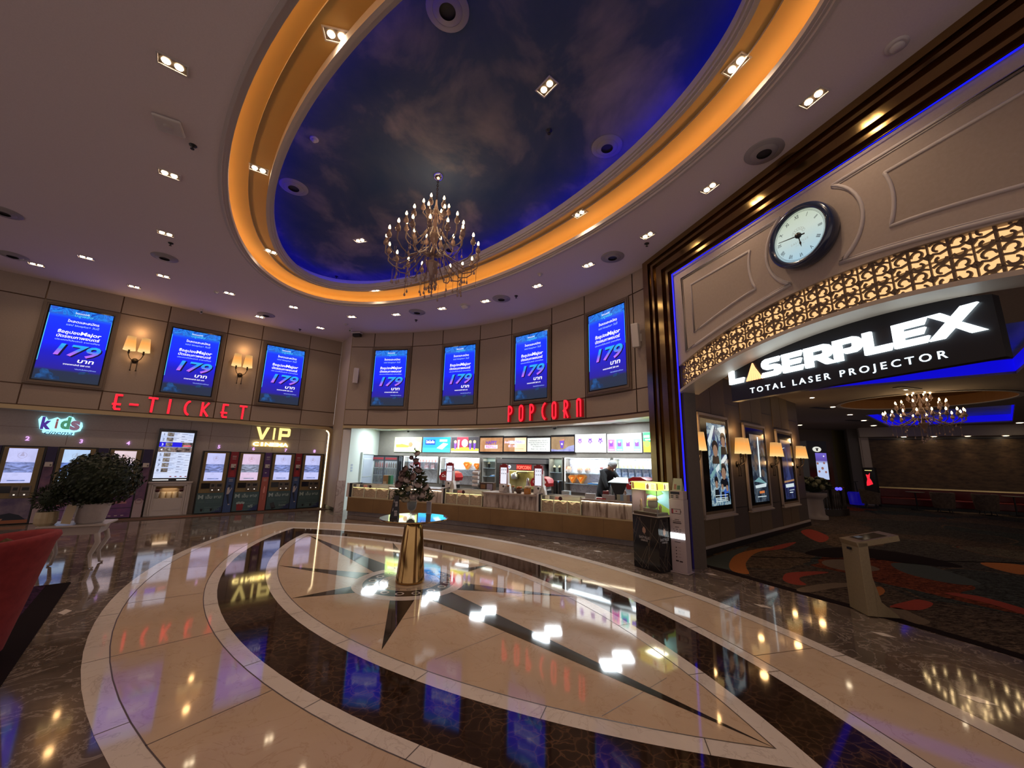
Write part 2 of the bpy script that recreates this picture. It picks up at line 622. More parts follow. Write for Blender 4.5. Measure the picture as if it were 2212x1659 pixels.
# thin joints inside the star
for a, b in ((fl(760, 1360), fl(1190, 1275)), (fl(1300, 1548), fl(1440, 1465)), (fl(940, 1425), fl(1100, 1362))):
    d = (b - a).normalized(); e = Vector((-d.y, d.x, 0)) * .002
    mb.face([a - e + Vector((0, 0, zz * 1.7)), b - e + Vector((0, 0, zz * 1.7)), b + e + Vector((0, 0, zz * 1.7)), a + e + Vector((0, 0, zz * 1.7))], M_GROUT)


def disc(mb, c, r0, r1, z, m, n=72):
    for k in range(n):
        a, b = 2 * PI * k / n, 2 * PI * (k + 1) / n
        if r0 < 1e-6:
            mb.face([(c.x, c.y, z), (c.x + r1 * math.cos(a), c.y + r1 * math.sin(a), z), (c.x + r1 * math.cos(b), c.y + r1 * math.sin(b), z)], m)
        else:
            mb.face([(c.x + r0 * math.cos(a), c.y + r0 * math.sin(a), z), (c.x + r1 * math.cos(a), c.y + r1 * math.sin(a), z),
                     (c.x + r1 * math.cos(b), c.y + r1 * math.sin(b), z), (c.x + r0 * math.cos(b), c.y + r0 * math.sin(b), z)], m)


disc(mb, FC, .595, .73, zz * 2.2, M_PALE)
disc(mb, FC, .40, .595, zz * 2.2, M_RAY)
disc(mb, FC, .39, .40, zz * 2.2, M_BLACK)
disc(mb, FC, 0, .39, zz * 2.2, M_BEIGE)
# scroll inlay of the medallion
for k in range(16):
    a = 2 * PI * k / 16; c = FC + Vector((math.cos(a), math.sin(a))) * .495
    for r, mm in ((.055, M_PALE), (.035, M_RAY)):
        disc(mb, c, r * .55, r, zz * 2.6, mm, 14)
    c2 = FC + Vector((math.cos(a + .2), math.sin(a + .2))) * .345
    disc(mb, c2, .018, .026, zz * 2.6, M_BLACK, 12)
disc(mb, FC, .285, .292, zz * 2.6, M_BLACK)
# pale lozenges set in the grey marble
for q in ((1537, 1240.6), (1648, 1309.5), (1908, 1371), (1129, 1157.5), (1202, 1173), (1291, 1191), (2113, 1512), (140, 1322)):
    p = fl(*q)
    if p.length > 30:
        continue
    u, w = FA * .10, FM * .05
    mb.face([(*(p.to_2d() + u), zz), (*(p.to_2d() + w), zz), (*(p.to_2d() - u), zz), (*(p.to_2d() - w), zz)], M_PALE)
# tile joints of the grey marble
for k in range(-6, 12):
    p = FC + FM * (k * 1.25 + .3)
    if abs(k * 1.25 + .3) > 3.0:
        a, b, e = p - FA * 9, p + FA * 7, FM * .0025
        mb.face([(*(a - e), zz * .5), (*(b - e), zz * .5), (*(b + e), zz * .5), (*(a + e), zz * .5)], M_GROUT)
floor = struct('floor', mb)

mb = MB()
edge = CARPET_EDGE
inner = []
for i, p in enumerate(edge):
    a = Vector(edge[max(0, i - 1)]); b = Vector(edge[min(len(edge) - 1, i + 1)]); d = (b - a).normalized(); q = Vector(p) + Vector((-d.y, d.x)) * .14
    inner.append((q.x, q.y))
for i in range(len(edge) - 1):
    a, b, c, d = edge[i], edge[i + 1], inner[i + 1], inner[i]
    mb.face([(*a, .006), (*b, .006), (*c, .006), (*d, .006)], M_CBORDER)
    mb.face([(*d, .005), (*c, .005), (40, c[1], .005), (40, d[1], .005)], M_CARPET)
mb.face([(2.95, 7.5, .005), (40, 7.5, .005), (40, 32, .005), (2.95, 32, .005)], M_CARPET)
mb.strip(edge, [(0, 0), (0, .006)], M_CBORDER)


def blob(mb, pix, m, z=.0065):
    ps = [fl(*q) for q in pix]; n = len(ps); out = []
    for i in range(n):                                    # rounded outline through the points
        p0, p1, p2, p3 = ps[(i - 1) % n], ps[i], ps[(i + 1) % n], ps[(i + 2) % n]
        for k in range(5):
            t = k / 5
            out.append(.5 * ((2 * p1) + (p2 - p0) * t + (2 * p0 - 5 * p1 + 4 * p2 - p3) * t * t + (3 * p1 - p0 - 3 * p2 + p3) * t ** 3))
    mb.face([(p.x, p.y, z) for p in out][::-1] if sum(out[i].x * out[(i + 1) % len(out)].y - out[(i + 1) % len(out)].x * out[i].y for i in range(len(out))) < 0 else [(p.x, p.y, z) for p in out], m)


blob(mb, [(1516, 1215), (1560, 1196), (1618, 1180), (1600, 1196), (1578, 1217), (1582, 1232)], M_CTEAL)
blob(mb, [(1580, 1233), (1577, 1214), (1597, 1196), (1650, 1184), (1672, 1183), (1632, 1196), (1613, 1214), (1612, 1226), (1617, 1241)], M_CORANGE, .007)
blob(mb, [(1640, 1190), (1690, 1176), (1720, 1172), (1690, 1186)], M_CRED)
blob(mb, [(1692, 1246), (1705, 1238), (1760, 1235), (1790, 1238), (1735, 1246), (1728, 1254), (1742, 1264), (1718, 1264), (1694, 1256)], M_CRED)
blob(mb, [(1721, 1274), (1770, 1263), (1830, 1260), (1850, 1266), (1800, 1272), (1745, 1281)], M_CSAND, .007)
blob(mb, [(1775, 1216), (1790, 1210), (1830, 1210), (1880, 1222), (1900, 1232), (1850, 1236), (1795, 1227)], M_CSAND)
blob(mb, [(1876, 1276), (1900, 1268), (1912, 1278), (1900, 1288), (1878, 1286)], M_CORANGE)
blob(mb, [(1922, 1311), (1960, 1300), (1985, 1296), (2016, 1305), (1994, 1318), (1950, 1318)], M_CRED)
blob(mb, [(1905, 1318), (1940, 1314), (1980, 1330), (2010, 1345), (1985, 1350), (1935, 1332)], M_CSAND)
blob(mb, [(2040, 1282), (2110, 1288), (2212, 1316), (2212, 1328), (2140, 1306)], M_CRED)
blob(mb, [(1925, 1218), (1990, 1220), (2050, 1236), (2120, 1262), (2060, 1262), (1960, 1240)], M_CTEAL)
blob(mb, [(1730, 1150), (1752, 1144), (1790, 1160), (1770, 1172)], M_CRED)
blob(mb, [(2120, 1216), (2212, 1222), (2212, 1242), (2150, 1230)], M_CORANGE)
blob(mb, [(1738, 1196), (1790, 1184), (1880, 1186), (2000, 1204), (2080, 1226), (1960, 1218), (1860, 1204), (1800, 1206)], M_CBORDER)
carpet_floor = struct('floor_carpet', mb)
HALL_Z = 3.53
# ------------------------------------------------------------------ ceiling
O = oval(5.09, 2.43)
mb = MB()
big = [(CE.x + 22 * math.cos(2 * PI * k / 128 + CEA), CE.y + 22 * math.sin(2 * PI * k / 128 + CEA)) for k in range(128)]
ring(mb, big, O, Z_C, M_CEIL, True)
ring(mb, big, oval(5.6, 2.95), Z_C + .9, M_CEIL)
struct('ceiling', mb)
mb = MB()                                                  # moulded lip of the outer oval
L0, L1, L2, L3 = oval(5.13, 2.47), oval(5.09, 2.43), oval(5.06, 2.40), oval(5.02, 2.36)
ring(mb, L0, L1, Z_C - .012, M_PLASTER, True); riser(mb, L0, Z_C - .012, Z_C + .001, M_PLASTER, False)
riser(mb, L1, Z_C - .012, Z_C + .02, M_PLASTER); ring(mb, L1, L2, Z_C + .02, M_PLASTER, True)
riser(mb, L2, Z_C + .02, Z_C + .035, M_PLASTER); ring(mb, L2, L3, Z_C + .035, M_PLASTER, True)
riser(mb, L3, Z_C + .035, Z_C + .10, M_WHITE); ring(mb, oval(5.28, 2.62), L3, Z_C + .10, M_WHITE)
struct('trim_1', mb)
Z_G = Z_C + .318
mb = MB()                                                  # gold soffit of the cove
G0 = oval(5.30, 2.64)
riser(mb, G0, Z_C + .02, Z_G - .10, M_GOLDPAINT)
prev = G0; pz = Z_G - .10
for k in range(1, 7):
    a = PI / 2 * k / 6
    q = oval(5.30 - .16 * (1 - math.cos(a)), 2.64 - .16 * (1 - math.cos(a))); z = Z_G - .10 + .10 * math.sin(a)
    for i in range(128):
        j = (i + 1) % 128
        mb.face([(*prev[j], pz), (*prev[i], pz), (*q[i], z), (*q[j], z)], M_GOLDPAINT, True)
    prev, pz = q, z
ring(mb, prev, oval(4.54, 1.88), Z_G, M_GOLDPAINT, True)
struct('ceiling_gold', mb)
Z_L = UZ(5.55)
mb = MB()                                                  # inner lip
I0, I1, I2, I3 = oval(4.54, 1.88), oval(4.49, 1.835), oval(4.455, 1.80), oval(4.43, 1.775)
riser(mb, I0, Z_L, Z_G + .02, M_PLASTER, False)
ring(mb, I0, I1, Z_L, M_PLASTER, True); riser(mb, I1, Z_L, Z_L + .02, M_PLASTER); ring(mb, I1, I2, Z_L + .02, M_PLASTER, True)
riser(mb, I2, Z_L + .02, Z_L + .05, M_PLASTER); ring(mb, I2, I3, Z_L + .05, M_PLASTER, True); riser(mb, I3, Z_L + .05, Z_L + .15, M_PLASTER)
ring(mb, oval(4.78, 2.12), I3, Z_L + .15, M_WHITE)
struct('trim_2', mb)
Z_S = UZ(5.93)
mb = MB()
S0 = oval(4.8, 2.14)
riser(mb, S0, Z_L + .1, Z_S, M_WHITE)
mb.face([(x, y, Z_S) for x, y in S0[::-1]], M_SKY)
struct('ceiling_sky', mb)
mb = MB()
p = oval(5.20, 2.54)
riser(mb, p, Z_C + .105, Z_C + .14, M_WARMLED); riser(mb, oval(5.215, 2.555), Z_C + .105, Z_C + .14, M_WARMLED, False); ring(mb, oval(5.215, 2.555), p, Z_C + .14, M_WARMLED)
tag(mb.build('cove_glow_strip'), 'amber light strip glowing behind the lip of the large gold ceiling oval', 'cove light')
mb = MB()
p = oval(4.68, 2.02)
riser(mb, p, Z_L + .155, Z_L + .185, M_BLUELED); ring(mb, oval(4.695, 2.035), p, Z_L + .185, M_BLUELED); riser(mb, oval(4.695, 2.035), Z_L + .155, Z_L + .185, M_BLUELED, False)
tag(mb.build('cove_glow_strip'), 'blue light strip glowing around the edge of the painted sky ceiling', 'cove light')

# ------------------------------------------------------------------ left wall: padded panels above, ticket alcove below
Z_T = 2.455
mb = MB()
a, b = KF.w(-9, .02), KF.w(K_END, .02)
mb = MB()
mb.box(-9, K_END, .02, .22, Z_T + .09, 6.2, M_SEAM)
wall_left_seams = MB()
vs = [-6.4, -4.6, -2.55, -1.06, -.42, 1.07, 1.70, 3.19, K_END]
vs = sorted(set([-9, -6.9, -5.2, -4.05] + [KF.wl(*q)[0] for q in ((109, 605), (269, 641), (370, 664), (497, 692), (570, 706), (672, 726))]))
xs = vs + [K_END]
g = .012
zs = [Z_T + .10, 3.0, 4.93, 5.42]
for i in range(len(xs) - 1):
    for k in range(3):
        mb.box(xs[i] + g, xs[i + 1] - g, 0, .03, zs[k] + g, zs[k + 1] - g, M_FABRIC)
struct('wall_left', mb, loc=KF.o, rz=KF.a)
# gold-edged frame of the alcove with a rounded upper corner
X_IN, X_OUT = KF.wl(712, 942)[0], KF.wl(721, 935)[0]
mb = MB()


def round_corner(x, z, r, n=10):
    return [(x - r + r * math.sin(PI / 2 * k / n), z - r + r * math.cos(PI / 2 * k / n)) for k in range(n + 1)]


outp = [(-9, Z_T + .09)] + round_corner(X_OUT, Z_T + .09, .22) + [(X_OUT, 0)]
inp = [(-9, Z_T)] + round_corner(X_IN, Z_T - .0, .17) + [(X_IN, 0)]
for i in range(len(outp) - 1):
    (x0, z0), (x1, z1), (x2, z2), (x3, z3) = outp[i], outp[i + 1], inp[i + 1], inp[i]
    mb.face([(x3, -.03, z3), (x2, -.03, z2), (x1, -.03, z1), (x0, -.03, z0)], M_TRIMGOLD)
    mb.face([(x0, -.03, z0), (x1, -.03, z1), (x1, .02, z1), (x0, .02, z0)], M_TRIMGOLD)
    mb.face([(x3, -.03, z3), (x3, .40, z3), (x2, .40, z2), (x2, -.03, z2)], M_WHITE, True)
struct('trim_3', mb, loc=KF.o, rz=KF.a)
M_ALCOVE = m_noise('alcove tile', (.40, .345, .32), (.44, .385, .36), 30, .45)
mb = MB()
mb.box(-9, X_IN + .3, .36, .5, 0, Z_T + .2, M_ALCOVE)
for x in (-2.9, -1.6, -.3, .55, 1.0, 1.9, 2.5, 3.2):       # fine tile joints
    mb.box(x, x + .006, .357, .362, 1.74, Z_T, M_SEAM)
for z in (2.1,):
    mb.box(-9, X_IN, .357, .362, z, z + .004, M_SEAM)
mb.box(-9, X_IN, .33, .36, 0, .07, M_SKIRT)
struct('wall_left_alcove', mb, loc=KF.o, rz=KF.a)
M_LEDW = mat('white gold led', (1, .8, .5), .5, em=6.0, emc=(1, .78, .45))
mb = MB()
tag(MB().tube([(x, .05, z) for x, z in round_corner(X_IN - .015, Z_T - .015, .16)[3:] + [(X_IN - .015, .05)]], .010, M_LEDW, 6).build('led_light_strip', loc=KF.o, rz=KF.a),
    'pale gold light strip down the right edge of the frame around the ticket machines', 'light strip')
# pier between the ticket wall and the popcorn shop
P1 = KF.w(K_END, 0).to_2d(); P2 = Vector((-4.93, 11.50)) * K_UP
d = (P2 - P1).normalized(); pn = Vector((-d.y, d.x))
M_PIER = mat('pier paint', (.42, .35, .30), .55)
mb = MB()
L = (P2 - P1).length
mb.box(0, L, 0, .25, 0, Z_C + .3, M_PIER)
mb.box(-.0, L + .01, -.012, .0, 0, .11, M_SKIRT)
mb.box(L - .01, L + .012, -.012, .0, 0, Z_C, M_TRIMGOLD)
PIERF = Frame(P1.x, P1.y, math.atan2(d.y, d.x))
struct('wall_pier', mb, loc=PIERF.o, rz=PIERF.a)


# ------------------------------------------------------------------ curved wall above the counter
def pang(p):
    return math.atan2(p[1] - PC.y, p[0] - PC.x)


def oncirc(px, py, R=PR, Cc=PC):
    v = ray(px, py); d = v.to_2d(); a = d.dot(d); b = -2 * d.dot(Cc); c = Cc.dot(Cc) - R * R
    t = (-b + math.sqrt(b * b - 4 * a * c)) / (2 * a)
    return Vector((v.x * t, v.y * t, EYE + v.z * t))


TA, TB = pang(P2), pang((2.535 * K_UP, 6.93 * K_UP))
SEAMS = [TA] + [pang(oncirc(x, y)) for x, y in ((809, 740), (892, 735), (957, 730), (1038, 712), (1106, 700), (1192, 680), (1262, 650), (1365, 600))] + [TB]


def arc_panel(mb, a0, a1, r0, r1, z0, z1, m, n=6):
    for k in range(n):
        t0, t1 = a0 + (a1 - a0) * k / n, a0 + (a1 - a0) * (k + 1) / n
        p = [(PC.x + r * math.cos(t), PC.y + r * math.sin(t)) for r in (r0, r1) for t in (t0, t1)]
        mb.face([(*p[0], z0), (*p[1], z0), (*p[1], z1), (*p[0], z1)], m, False)
        mb.face([(*p[0], z0), (*p[2], z0), (*p[3], z0), (*p[1], z0)], m)
        mb.face([(*p[0], z1), (*p[1], z1), (*p[3], z1), (*p[2], z1)], m)
        mb.face([(*p[2], z0), (*p[2], z1), (*p[3], z1), (*p[3], z0)], m)


mb = MB()
arc_panel(mb, TA, TB, PR + .02, PR + .24, UZ(Z_T + .08), Z_C + .3, M_SEAM, 40)
for i in range(len(SEAMS) - 1):
    for k in range(3):
        arc_panel(mb, SEAMS[i] - .0014, SEAMS[i + 1] + .0014, PR, PR + .03, UZ(zs[k]) + g, UZ(zs[k + 1]) - g, M_FABRIC)
struct('wall_back', mb)
mb = MB()
arc_panel(mb, TA, TB, PR - .03, PR + .24, UZ(Z_T), UZ(Z_T + .075), M_TRIMGOLD, 40)
struct('trim_4', mb)

# ------------------------------------------------------------------ popcorn shop shell
S_Z = 2.66
Bp = [fl(855, 944, 2.42).to_2d(), fl(1034, 943, 2.42).to_2d(), fl(1241, 938, 2.42).to_2d(), fl(1387, 932.4, 2.42).to_2d()]


def circ3(a, b, c):
    ax, ay, bx, by, cx, cy = *a, *b, *c
    d = 2 * (ax * (by - cy) + bx * (cy - ay) + cx * (ay - by))
    ux = ((ax * ax + ay * ay) * (by - cy) + (bx * bx + by * by) * (cy - ay) + (cx * cx + cy * cy) * (ay - by)) / d
    uy = ((ax * ax + ay * ay) * (cx - bx) + (bx * bx + by * by) * (ax - cx) + (cx * cx + cy * cy) * (bx - ax)) / d
    return Vector((ux, uy))


BC = circ3(Bp[0], (Bp[1] + Bp[2]) / 2, Bp[3]); BR = (Bp[0] - BC).length


def onback(px, py, dr=0.0):
    return oncirc(px, py, BR - dr, BC)


def bang(p):
    return math.atan2(p[1] - BC.y, p[0] - BC.x)


def bpt(a, r=0.0):
    return Vector((BC.x + (BR - r) * math.cos(a), BC.y + (BR - r) * math.sin(a), 0))


def bframe(pxl, pxr, dr=0.0, py=985):
    """straight frame on the curved back wall between two picture columns"""
    a, b = onback(pxl, py, dr), onback(pxr, py, dr)
    a.z = b.z = 0
    d = (b - a)
    return Frame(a.x, a.y, math.atan2(d.y, d.x)), d.length


B_L, B_R = bang(onback(816, 985)), bang(onback(1470, 985))
M_SHOPB = M_TAUPE
mb = MB()
n = 24
for k in range(n):
    t0, t1 = B_L + (B_R - B_L) * k / n, B_L + (B_R - B_L) * (k + 1) / n
    a, b = bpt(t0), bpt(t1)
    mb.face([(a.x, a.y, 0), (b.x, b.y, 0), (b.x, b.y, S_Z), (a.x, a.y, S_Z)], M_SHOPB)
struct('wall_shop_back', mb)
cl = bpt(B_L)
mb = MB()
mb.face([(P2.x + .05, P2.y + .12, 0), (cl.x, cl.y, 0), (cl.x, cl.y, S_Z), (P2.x + .05, P2.y + .12, S_Z)], M_SHOPW)
struct('wall_shop_side', mb)
mb = MB()
cr = bpt(B_R)
mb.face([(P2.x, P2.y + .1, S_Z)] + [(bpt(B_L + (B_R - B_L) * k / n).x, bpt(B_L + (B_R - B_L) * k / n).y, S_Z) for k in range(n + 1)]
        + [(PC.x + (PR + .1) * math.cos(TB + (TA - TB) * k / n), PC.y + (PR + .1) * math.sin(TB + (TA - TB) * k / n), S_Z) for k in range(n)], M_SHOPC)
struct('ceiling_shop', mb)
M_PINK = m_marble('pinkish marble', [(.25, (.36, .27, .25)), (.5, (.46, .36, .33)), (.8, (.52, .43, .40))], (.22, .15, .14), 2.0, 2.6, .04, .2, .7, 3.0)
mb = MB()
mb.box(L + .012, L + .10, -.0, .2, 0, Z_T, M_WHITE)
mb.box(L + .012, L + .11, -.03, .2, 0, .92, M_PINK)
struct('trim_5', mb, loc=PIERF.o, rz=PIERF.a)
# ------------------------------------------------------------------ right wall: arched portal
M_WALLR = m_noise('portal plaster', (.38, .31, .265), (.41, .335, .29), 30, .75, 3)
M_WALLRP = m_noise('portal panel paint', (.33, .265, .22), (.36, .29, .245), 30, .75, 3)
M_LAT = mat('fretwork bronze', (.16, .11, .075), .5, .3)
M_LATG = mat('backlit amber panel', (1, .6, .3), .5, em=1.0, emc=(1, .60, .26))
Z_B, S_B, Z_CL = 4.83, 2.25, 5.37                            # heights on this wall before its survey scale


def zlow(s):
    return 3.19 - .078 * (s - .12) ** 2


def zup(s):
    return 3.65 - .080 * (s - .12) ** 2


N = 48
ss = [-S_B + 2 * S_B * k / N for k in range(N + 1)]
mb = MB()
for k in range(N):
    a, b = ss[k], ss[k + 1]
    mb.face([(a, 0, zup(a)), (b, 0, zup(b)), (b, 0, Z_B), (a, 0, Z_B)], M_WALLR)
    mb.face([(a, 0, zup(a)), (a, .10, zup(a)), (b, .10, zup(b)), (b, 0, zup(b))], M_WALLR)
mb.box(-S_B - .8, S_B + .8, .16, .40, Z_B - .6, Z_CL + .4, M_WALLR)
mb.box(-S_B - .72, -S_B + .03, .03, .26, 0, Z_CL + .3, M_HALLPANEL)
mb.box(S_B - .03, S_B + .75, .03, .26, 0, Z_CL + .3, M_HALLPANEL)
for k in range(N):                                          # wall above the arch, inside
    a, b = ss[k], ss[k + 1]
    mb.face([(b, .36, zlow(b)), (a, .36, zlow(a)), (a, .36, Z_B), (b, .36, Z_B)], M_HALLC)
struct('wall_right', mb, loc=PW.o, rz=PW.a)
mb = MB()                                                   # arch rim
for k in range(N):
    a, b = ss[k], ss[k + 1]
    lo = [(a, -.03, zlow(a)), (b, -.03, zlow(b)), (b, -.03, zlow(b) + .045), (a, -.03, zlow(a) + .045)]
    mb.face(lo, M_CREAM)
    mb.face([(a, .36, zlow(a)), (b, .36, zlow(b)), (b, -.03, zlow(b)), (a, -.03, zlow(a))], M_CREAM, True)
    mb.face([(a, -.03, zlow(a) + .045), (b, -.03, zlow(b) + .045), (b, .10, zlow(b) + .045), (a, .10, zlow(a) + .045)], M_CREAM)
struct('trim_6', mb, loc=PW.o, rz=PW.a)
# ---- back-lit fretwork band
root = thing('fretwork_panel', 'long arched band of backlit bronze scroll fretwork over the portal', 'decorative panel', PW.o, PW.a)
mb = MB()
for k in range(N):
    a, b = ss[k], ss[k + 1]
    mb.face([(a, .095, zlow(a) + .02), (b, .095, zlow(b) + .02), (b, .095, zup(b) + .01), (a, .095, zup(a) + .01)], M_LATG)
mb.build('light_panel', root)
mb = MB()


def ribbon(mb, pts, w, y0=.035, y1=.055):
    """flat cut-metal ribbon, kept only inside the band"""
    for i in range(len(pts) - 1):
        (x0, z0), (x1, z1) = pts[i], pts[i + 1]
        xm, zm = (x0 + x1) / 2, (z0 + z1) / 2
        if not (zlow(xm) + .03 < zm < zup(xm) - .0) or abs(xm) > S_B:
            continue
        dx, dz = x1 - x0, z1 - z0; l = math.hypot(dx, dz) or 1; ww = w[i] if isinstance(w, list) else w
        nx, nz = -dz / l * ww, dx / l * ww; ex, ez = dx / l * ww * .25, dz / l * ww * .25
        q = [(x0 - nx - ex, z0 - nz - ez), (x1 - nx + ex, z1 - nz + ez), (x1 + nx + ex, z1 + nz + ez), (x0 + nx - ex, z0 + nz - ez)]
        mb.face([(x, y0, z) for x, z in q], M_LAT)
        for j in range(4):
            (ax, az), (bx, bz) = q[j], q[(j + 1) % 4]
            mb.face([(bx, y0, bz), (ax, y0, az), (ax, y1, az), (bx, y1, bz)], M_LAT)


def spiral(cx, cz, r, a0, turn, n=9, shrink=.42):
    return [(cx + r * (1 - (1 - shrink) * k / n) * math.cos(a0 + turn * k / n), cz + r * (1 - (1 - shrink) * k / n) * math.sin(a0 + turn * k / n)) for k in range(n + 1)]


CELL = .275
row = .21
x = -S_B + .02
while x < S_B:
    ribbon(mb, [(x, 2.6 + .05 * k) for k in range(24)], .010)
    ribbon(mb, [(x + CELL / 2, 2.6 + .05 * k) for k in range(24)], .0055)
    for r in range(6):
        zc = 2.62 + row * r
        for sg in (1, -1):
            cx = x + CELL / 2 + sg * CELL * .25
            ribbon(mb, spiral(cx, zc + .065, .052, PI / 2 - sg * PI / 2, sg * 4.4), .0085)
            ribbon(mb, spiral(cx, zc - .035, .046, -PI / 2 - sg * PI / 2 + PI, -sg * 4.4), .0085)
            ribbon(mb, [(x + CELL / 2, zc + .01), (x + CELL / 2 + sg * .035, zc + .028), (x + CELL / 2 + sg * .075, zc + .014), (x + CELL / 2 + sg * .13, zc + .03)], .008)
            ribbon(mb, [(x + CELL / 2 + sg * .015, zc + .115), (x + CELL / 2 + sg * .045, zc + .13), (x + CELL / 2 + sg * .09, zc + .125), (x + CELL / 2 + sg * .135, zc + .15)], .008)
        ribbon(mb, [(x + CELL / 2 - .03, zc + .015), (x + CELL / 2, zc + .045), (x + CELL / 2 + .03, zc + .015), (x + CELL / 2, zc - .015), (x + CELL / 2 - .03, zc + .015)], .006)
    x += CELL
mb.build('fretwork_screen', root)
# ---- panel mouldings round the clock


def arcpts(cx, cz, r, a0, a1, n=14):
    return [(cx + r * math.cos(a0 + (a1 - a0) * k / n), cz + r * math.sin(a0 + (a1 - a0) * k / n)) for k in range(n + 1)]


CLZ = 4.22
mb = MB()
for sg in (1, -1):
    up1 = math.asin((4.665 - CLZ) / .54); lo1 = math.asin((3.75 - CLZ) / .54)
    p = [(-2.06, 4.665), (-.54 * math.cos(up1), 4.665)] + [(-q[0], q[1]) for q in arcpts(0, CLZ, .54, up1, lo1)]
    x0 = p[-1][0]
    p += [(x0 + (-2.06 - x0) * k / 8, 3.75 - (3.75 - 3.40) * (k / 8) ** 1.3) for k in range(1, 9)]
    path = [(sg * a, 0, b) for a, b in p]
    mb.tube(path, .021, M_PLASTER, 6, True); mb.tube([(a + sg * (.028 if a * sg < -1.5 else -.0), 0, b - .028 if b > 4 else b + .028) for a, b in [(q[0], q[2]) for q in path]], .010, M_PLASTER, 6, True)
    R2 = .80
    up2 = math.asin((4.465 - CLZ) / R2); lo2 = math.asin((3.90 - CLZ) / R2)
    p = [(-1.85, 4.465), (-R2 * math.cos(up2), 4.465)] + [(-q[0], q[1]) for q in arcpts(0, CLZ, R2, up2, lo2)]
    x0 = p[-1][0]
    p += [(x0 + (-1.85 - x0) * k / 8, 3.90 - .24 * (k / 8) ** 1.3) for k in range(1, 9)]
    path = [(sg * a, 0, b) for a, b in p]
    mb.tube(path, .019, M_PLASTER, 6, True)
    mb.face([(a, -.002, b) for a, _, b in (path if sg == 1 else path[::-1])][::-1], M_WALLRP)
struct('trim_7', mb, loc=PW.o, rz=PW.a)
# ---- stepped brass surround
PROF = [(0, .03), (0, -.10), (.15, -.10), (.15, -.045), (.225, -.045), (.225, -.09), (.28, -.09), (.28, -.04), (.36, -.04), (.36, -.08), (.495, -.08), (.495, -.03), (.58, -.03), (.58, -.06), (.635, -.06), (.635, -.015), (.69, -.015), (.69, .03)]
mb = MB()


def bpos(u, y, k):
    xo, zo = S_B + .70 - u, Z_CL + .03 - u * .80
    return [(-xo, y, 0), (-xo, y, zo), (xo, y, zo), (xo, y, 0)][k]


for i in range(len(PROF) - 1):
    (u0, y0), (u1, y1) = PROF[i], PROF[i + 1]
    groove = max(y0, y1) > -.05 and abs(y0 - y1) < .001
    for k in range(3):
        mb.face([bpos(u0, y0, k), bpos(u0, y0, k + 1), bpos(u1, y1, k + 1), bpos(u1, y1, k)], M_GROOVESHADE if groove else M_BRASS)
struct('trim_8', mb, loc=PW.o, rz=PW.a)
mb = MB().tube([(-S_B + .01, -.03, .05), (-S_B + .01, -.03, Z_B - .01), (S_B - .01, -.03, Z_B - .01), (S_B - .01, -.03, .05)], .013, M_BLUETUBE, 8)
tag(mb.build('neon_light_tube', loc=PW.o, rz=PW.a), 'thin blue light line running inside the brass frame of the portal', 'light strip')
mb = MB(); mb.box(2.97, 9, 0, .3, 0, Z_CL + .4, M_WALLR)
struct('wall_right_end', mb, loc=PW.o, rz=PW.a)
# ---- clock
root = thing('wall_clock', 'large round wall clock with Roman numerals and a dark blue rim above the portal', 'clock', PW.w(-.02, 0, CLZ + .0), PW.a)
M_RIM = mat('midnight blue lacquer', (.012, .022, .06), .22, coat=.6)
M_DIAL = m_emgrad('lit clock dial', [(0, (.50, .80, .98)), (.6, (.78, .90, .80)), (1, (.72, .82, .62))], -.3, .3, .72)
M_INK = mat('dark blue ink', (.02, .03, .09), .5)
MB().lathe_y([(.33, -.002), (.355, -.01), (.372, -.06), (.372, -.13), (.360, -.155), (.33, -.168), (.305, -.160), (.297, -.145), (.297, -.13)], M_RIM, 64).build('frame', root)
mb = MB()
mb.lathe_y([(.298, -.128), (.298, -.132)], M_DIAL, 64)
for r in (.288, .278):
    mb.lathe_y([(r, -.1335), (r - .003, -.1335)], M_INK, 64, cap=False)
RN = ['XII', 'I', 'II', 'III', 'IIII', 'V', 'VI', 'VII', 'VIII', 'IX', 'X', 'XI']
for k, s in enumerate(RN):
    a = PI / 2 - 2 * PI * k / 12
    vs, fs = text_mesh(s, .066, 'CENTER', 0, .004, 0, .9)
    ca, sa = math.cos(a - PI / 2), math.sin(a - PI / 2)
    mb.raw([((p[0] * .7) * ca - (p[1] - .022) * sa + .235 * math.cos(a), -.1345, (p[0] * .7) * sa + (p[1] - .022) * ca + .235 * math.sin(a)) for p in vs], fs, M_INK)
M_FAINT = mat('faint dial print', (.35, .42, .42), .6, em=.35, emc=(.5, .62, .6))
mb.text('EASTVILLE', 0, -.085, -.1342, .036, M_FAINT, space=1.25)
mb.text('CINEPLEX', 0, -.115, -.1342, .018, M_FAINT, space=1.3)
for k in range(7):
    a = PI * (k + .5) / 7
    mb.lathe_y([(.018, -.1338), (.014, -.1338)], M_FAINT, 14, .06 * math.cos(a), .035 + .05 * math.sin(a), cap=False)
mb.build('dial', root)
mh = MB(); ma = math.radians(171)
d = Vector((math.cos(ma), 0, math.sin(ma))); e = Vector((-d.z, 0, d.x))
mh.prism([tuple((d * r + e * w)[i] for i in (0, 2)) for r, w in ((-.07, .008), (.24, .003), (.24, -.003), (-.07, -.008))], -.142, -.139, M_BLACK)
mh.build('minute_hand', root)
ma = math.radians(-82); d = Vector((math.cos(ma), 0, math.sin(ma))); e = Vector((-d.z, 0, d.x))
mh = MB()
mh.prism([tuple((d * r + e * w)[i] for i in (0, 2)) for r, w in ((-.03, .008), (.08, .005), (.10, .012), (.12, .005), (.15, .001), (.15, -.001), (.12, -.005), (.10, -.012), (.08, -.005), (-.03, -.008))], -.147, -.144, M_BLACK)
mh.build('hour_hand', root)
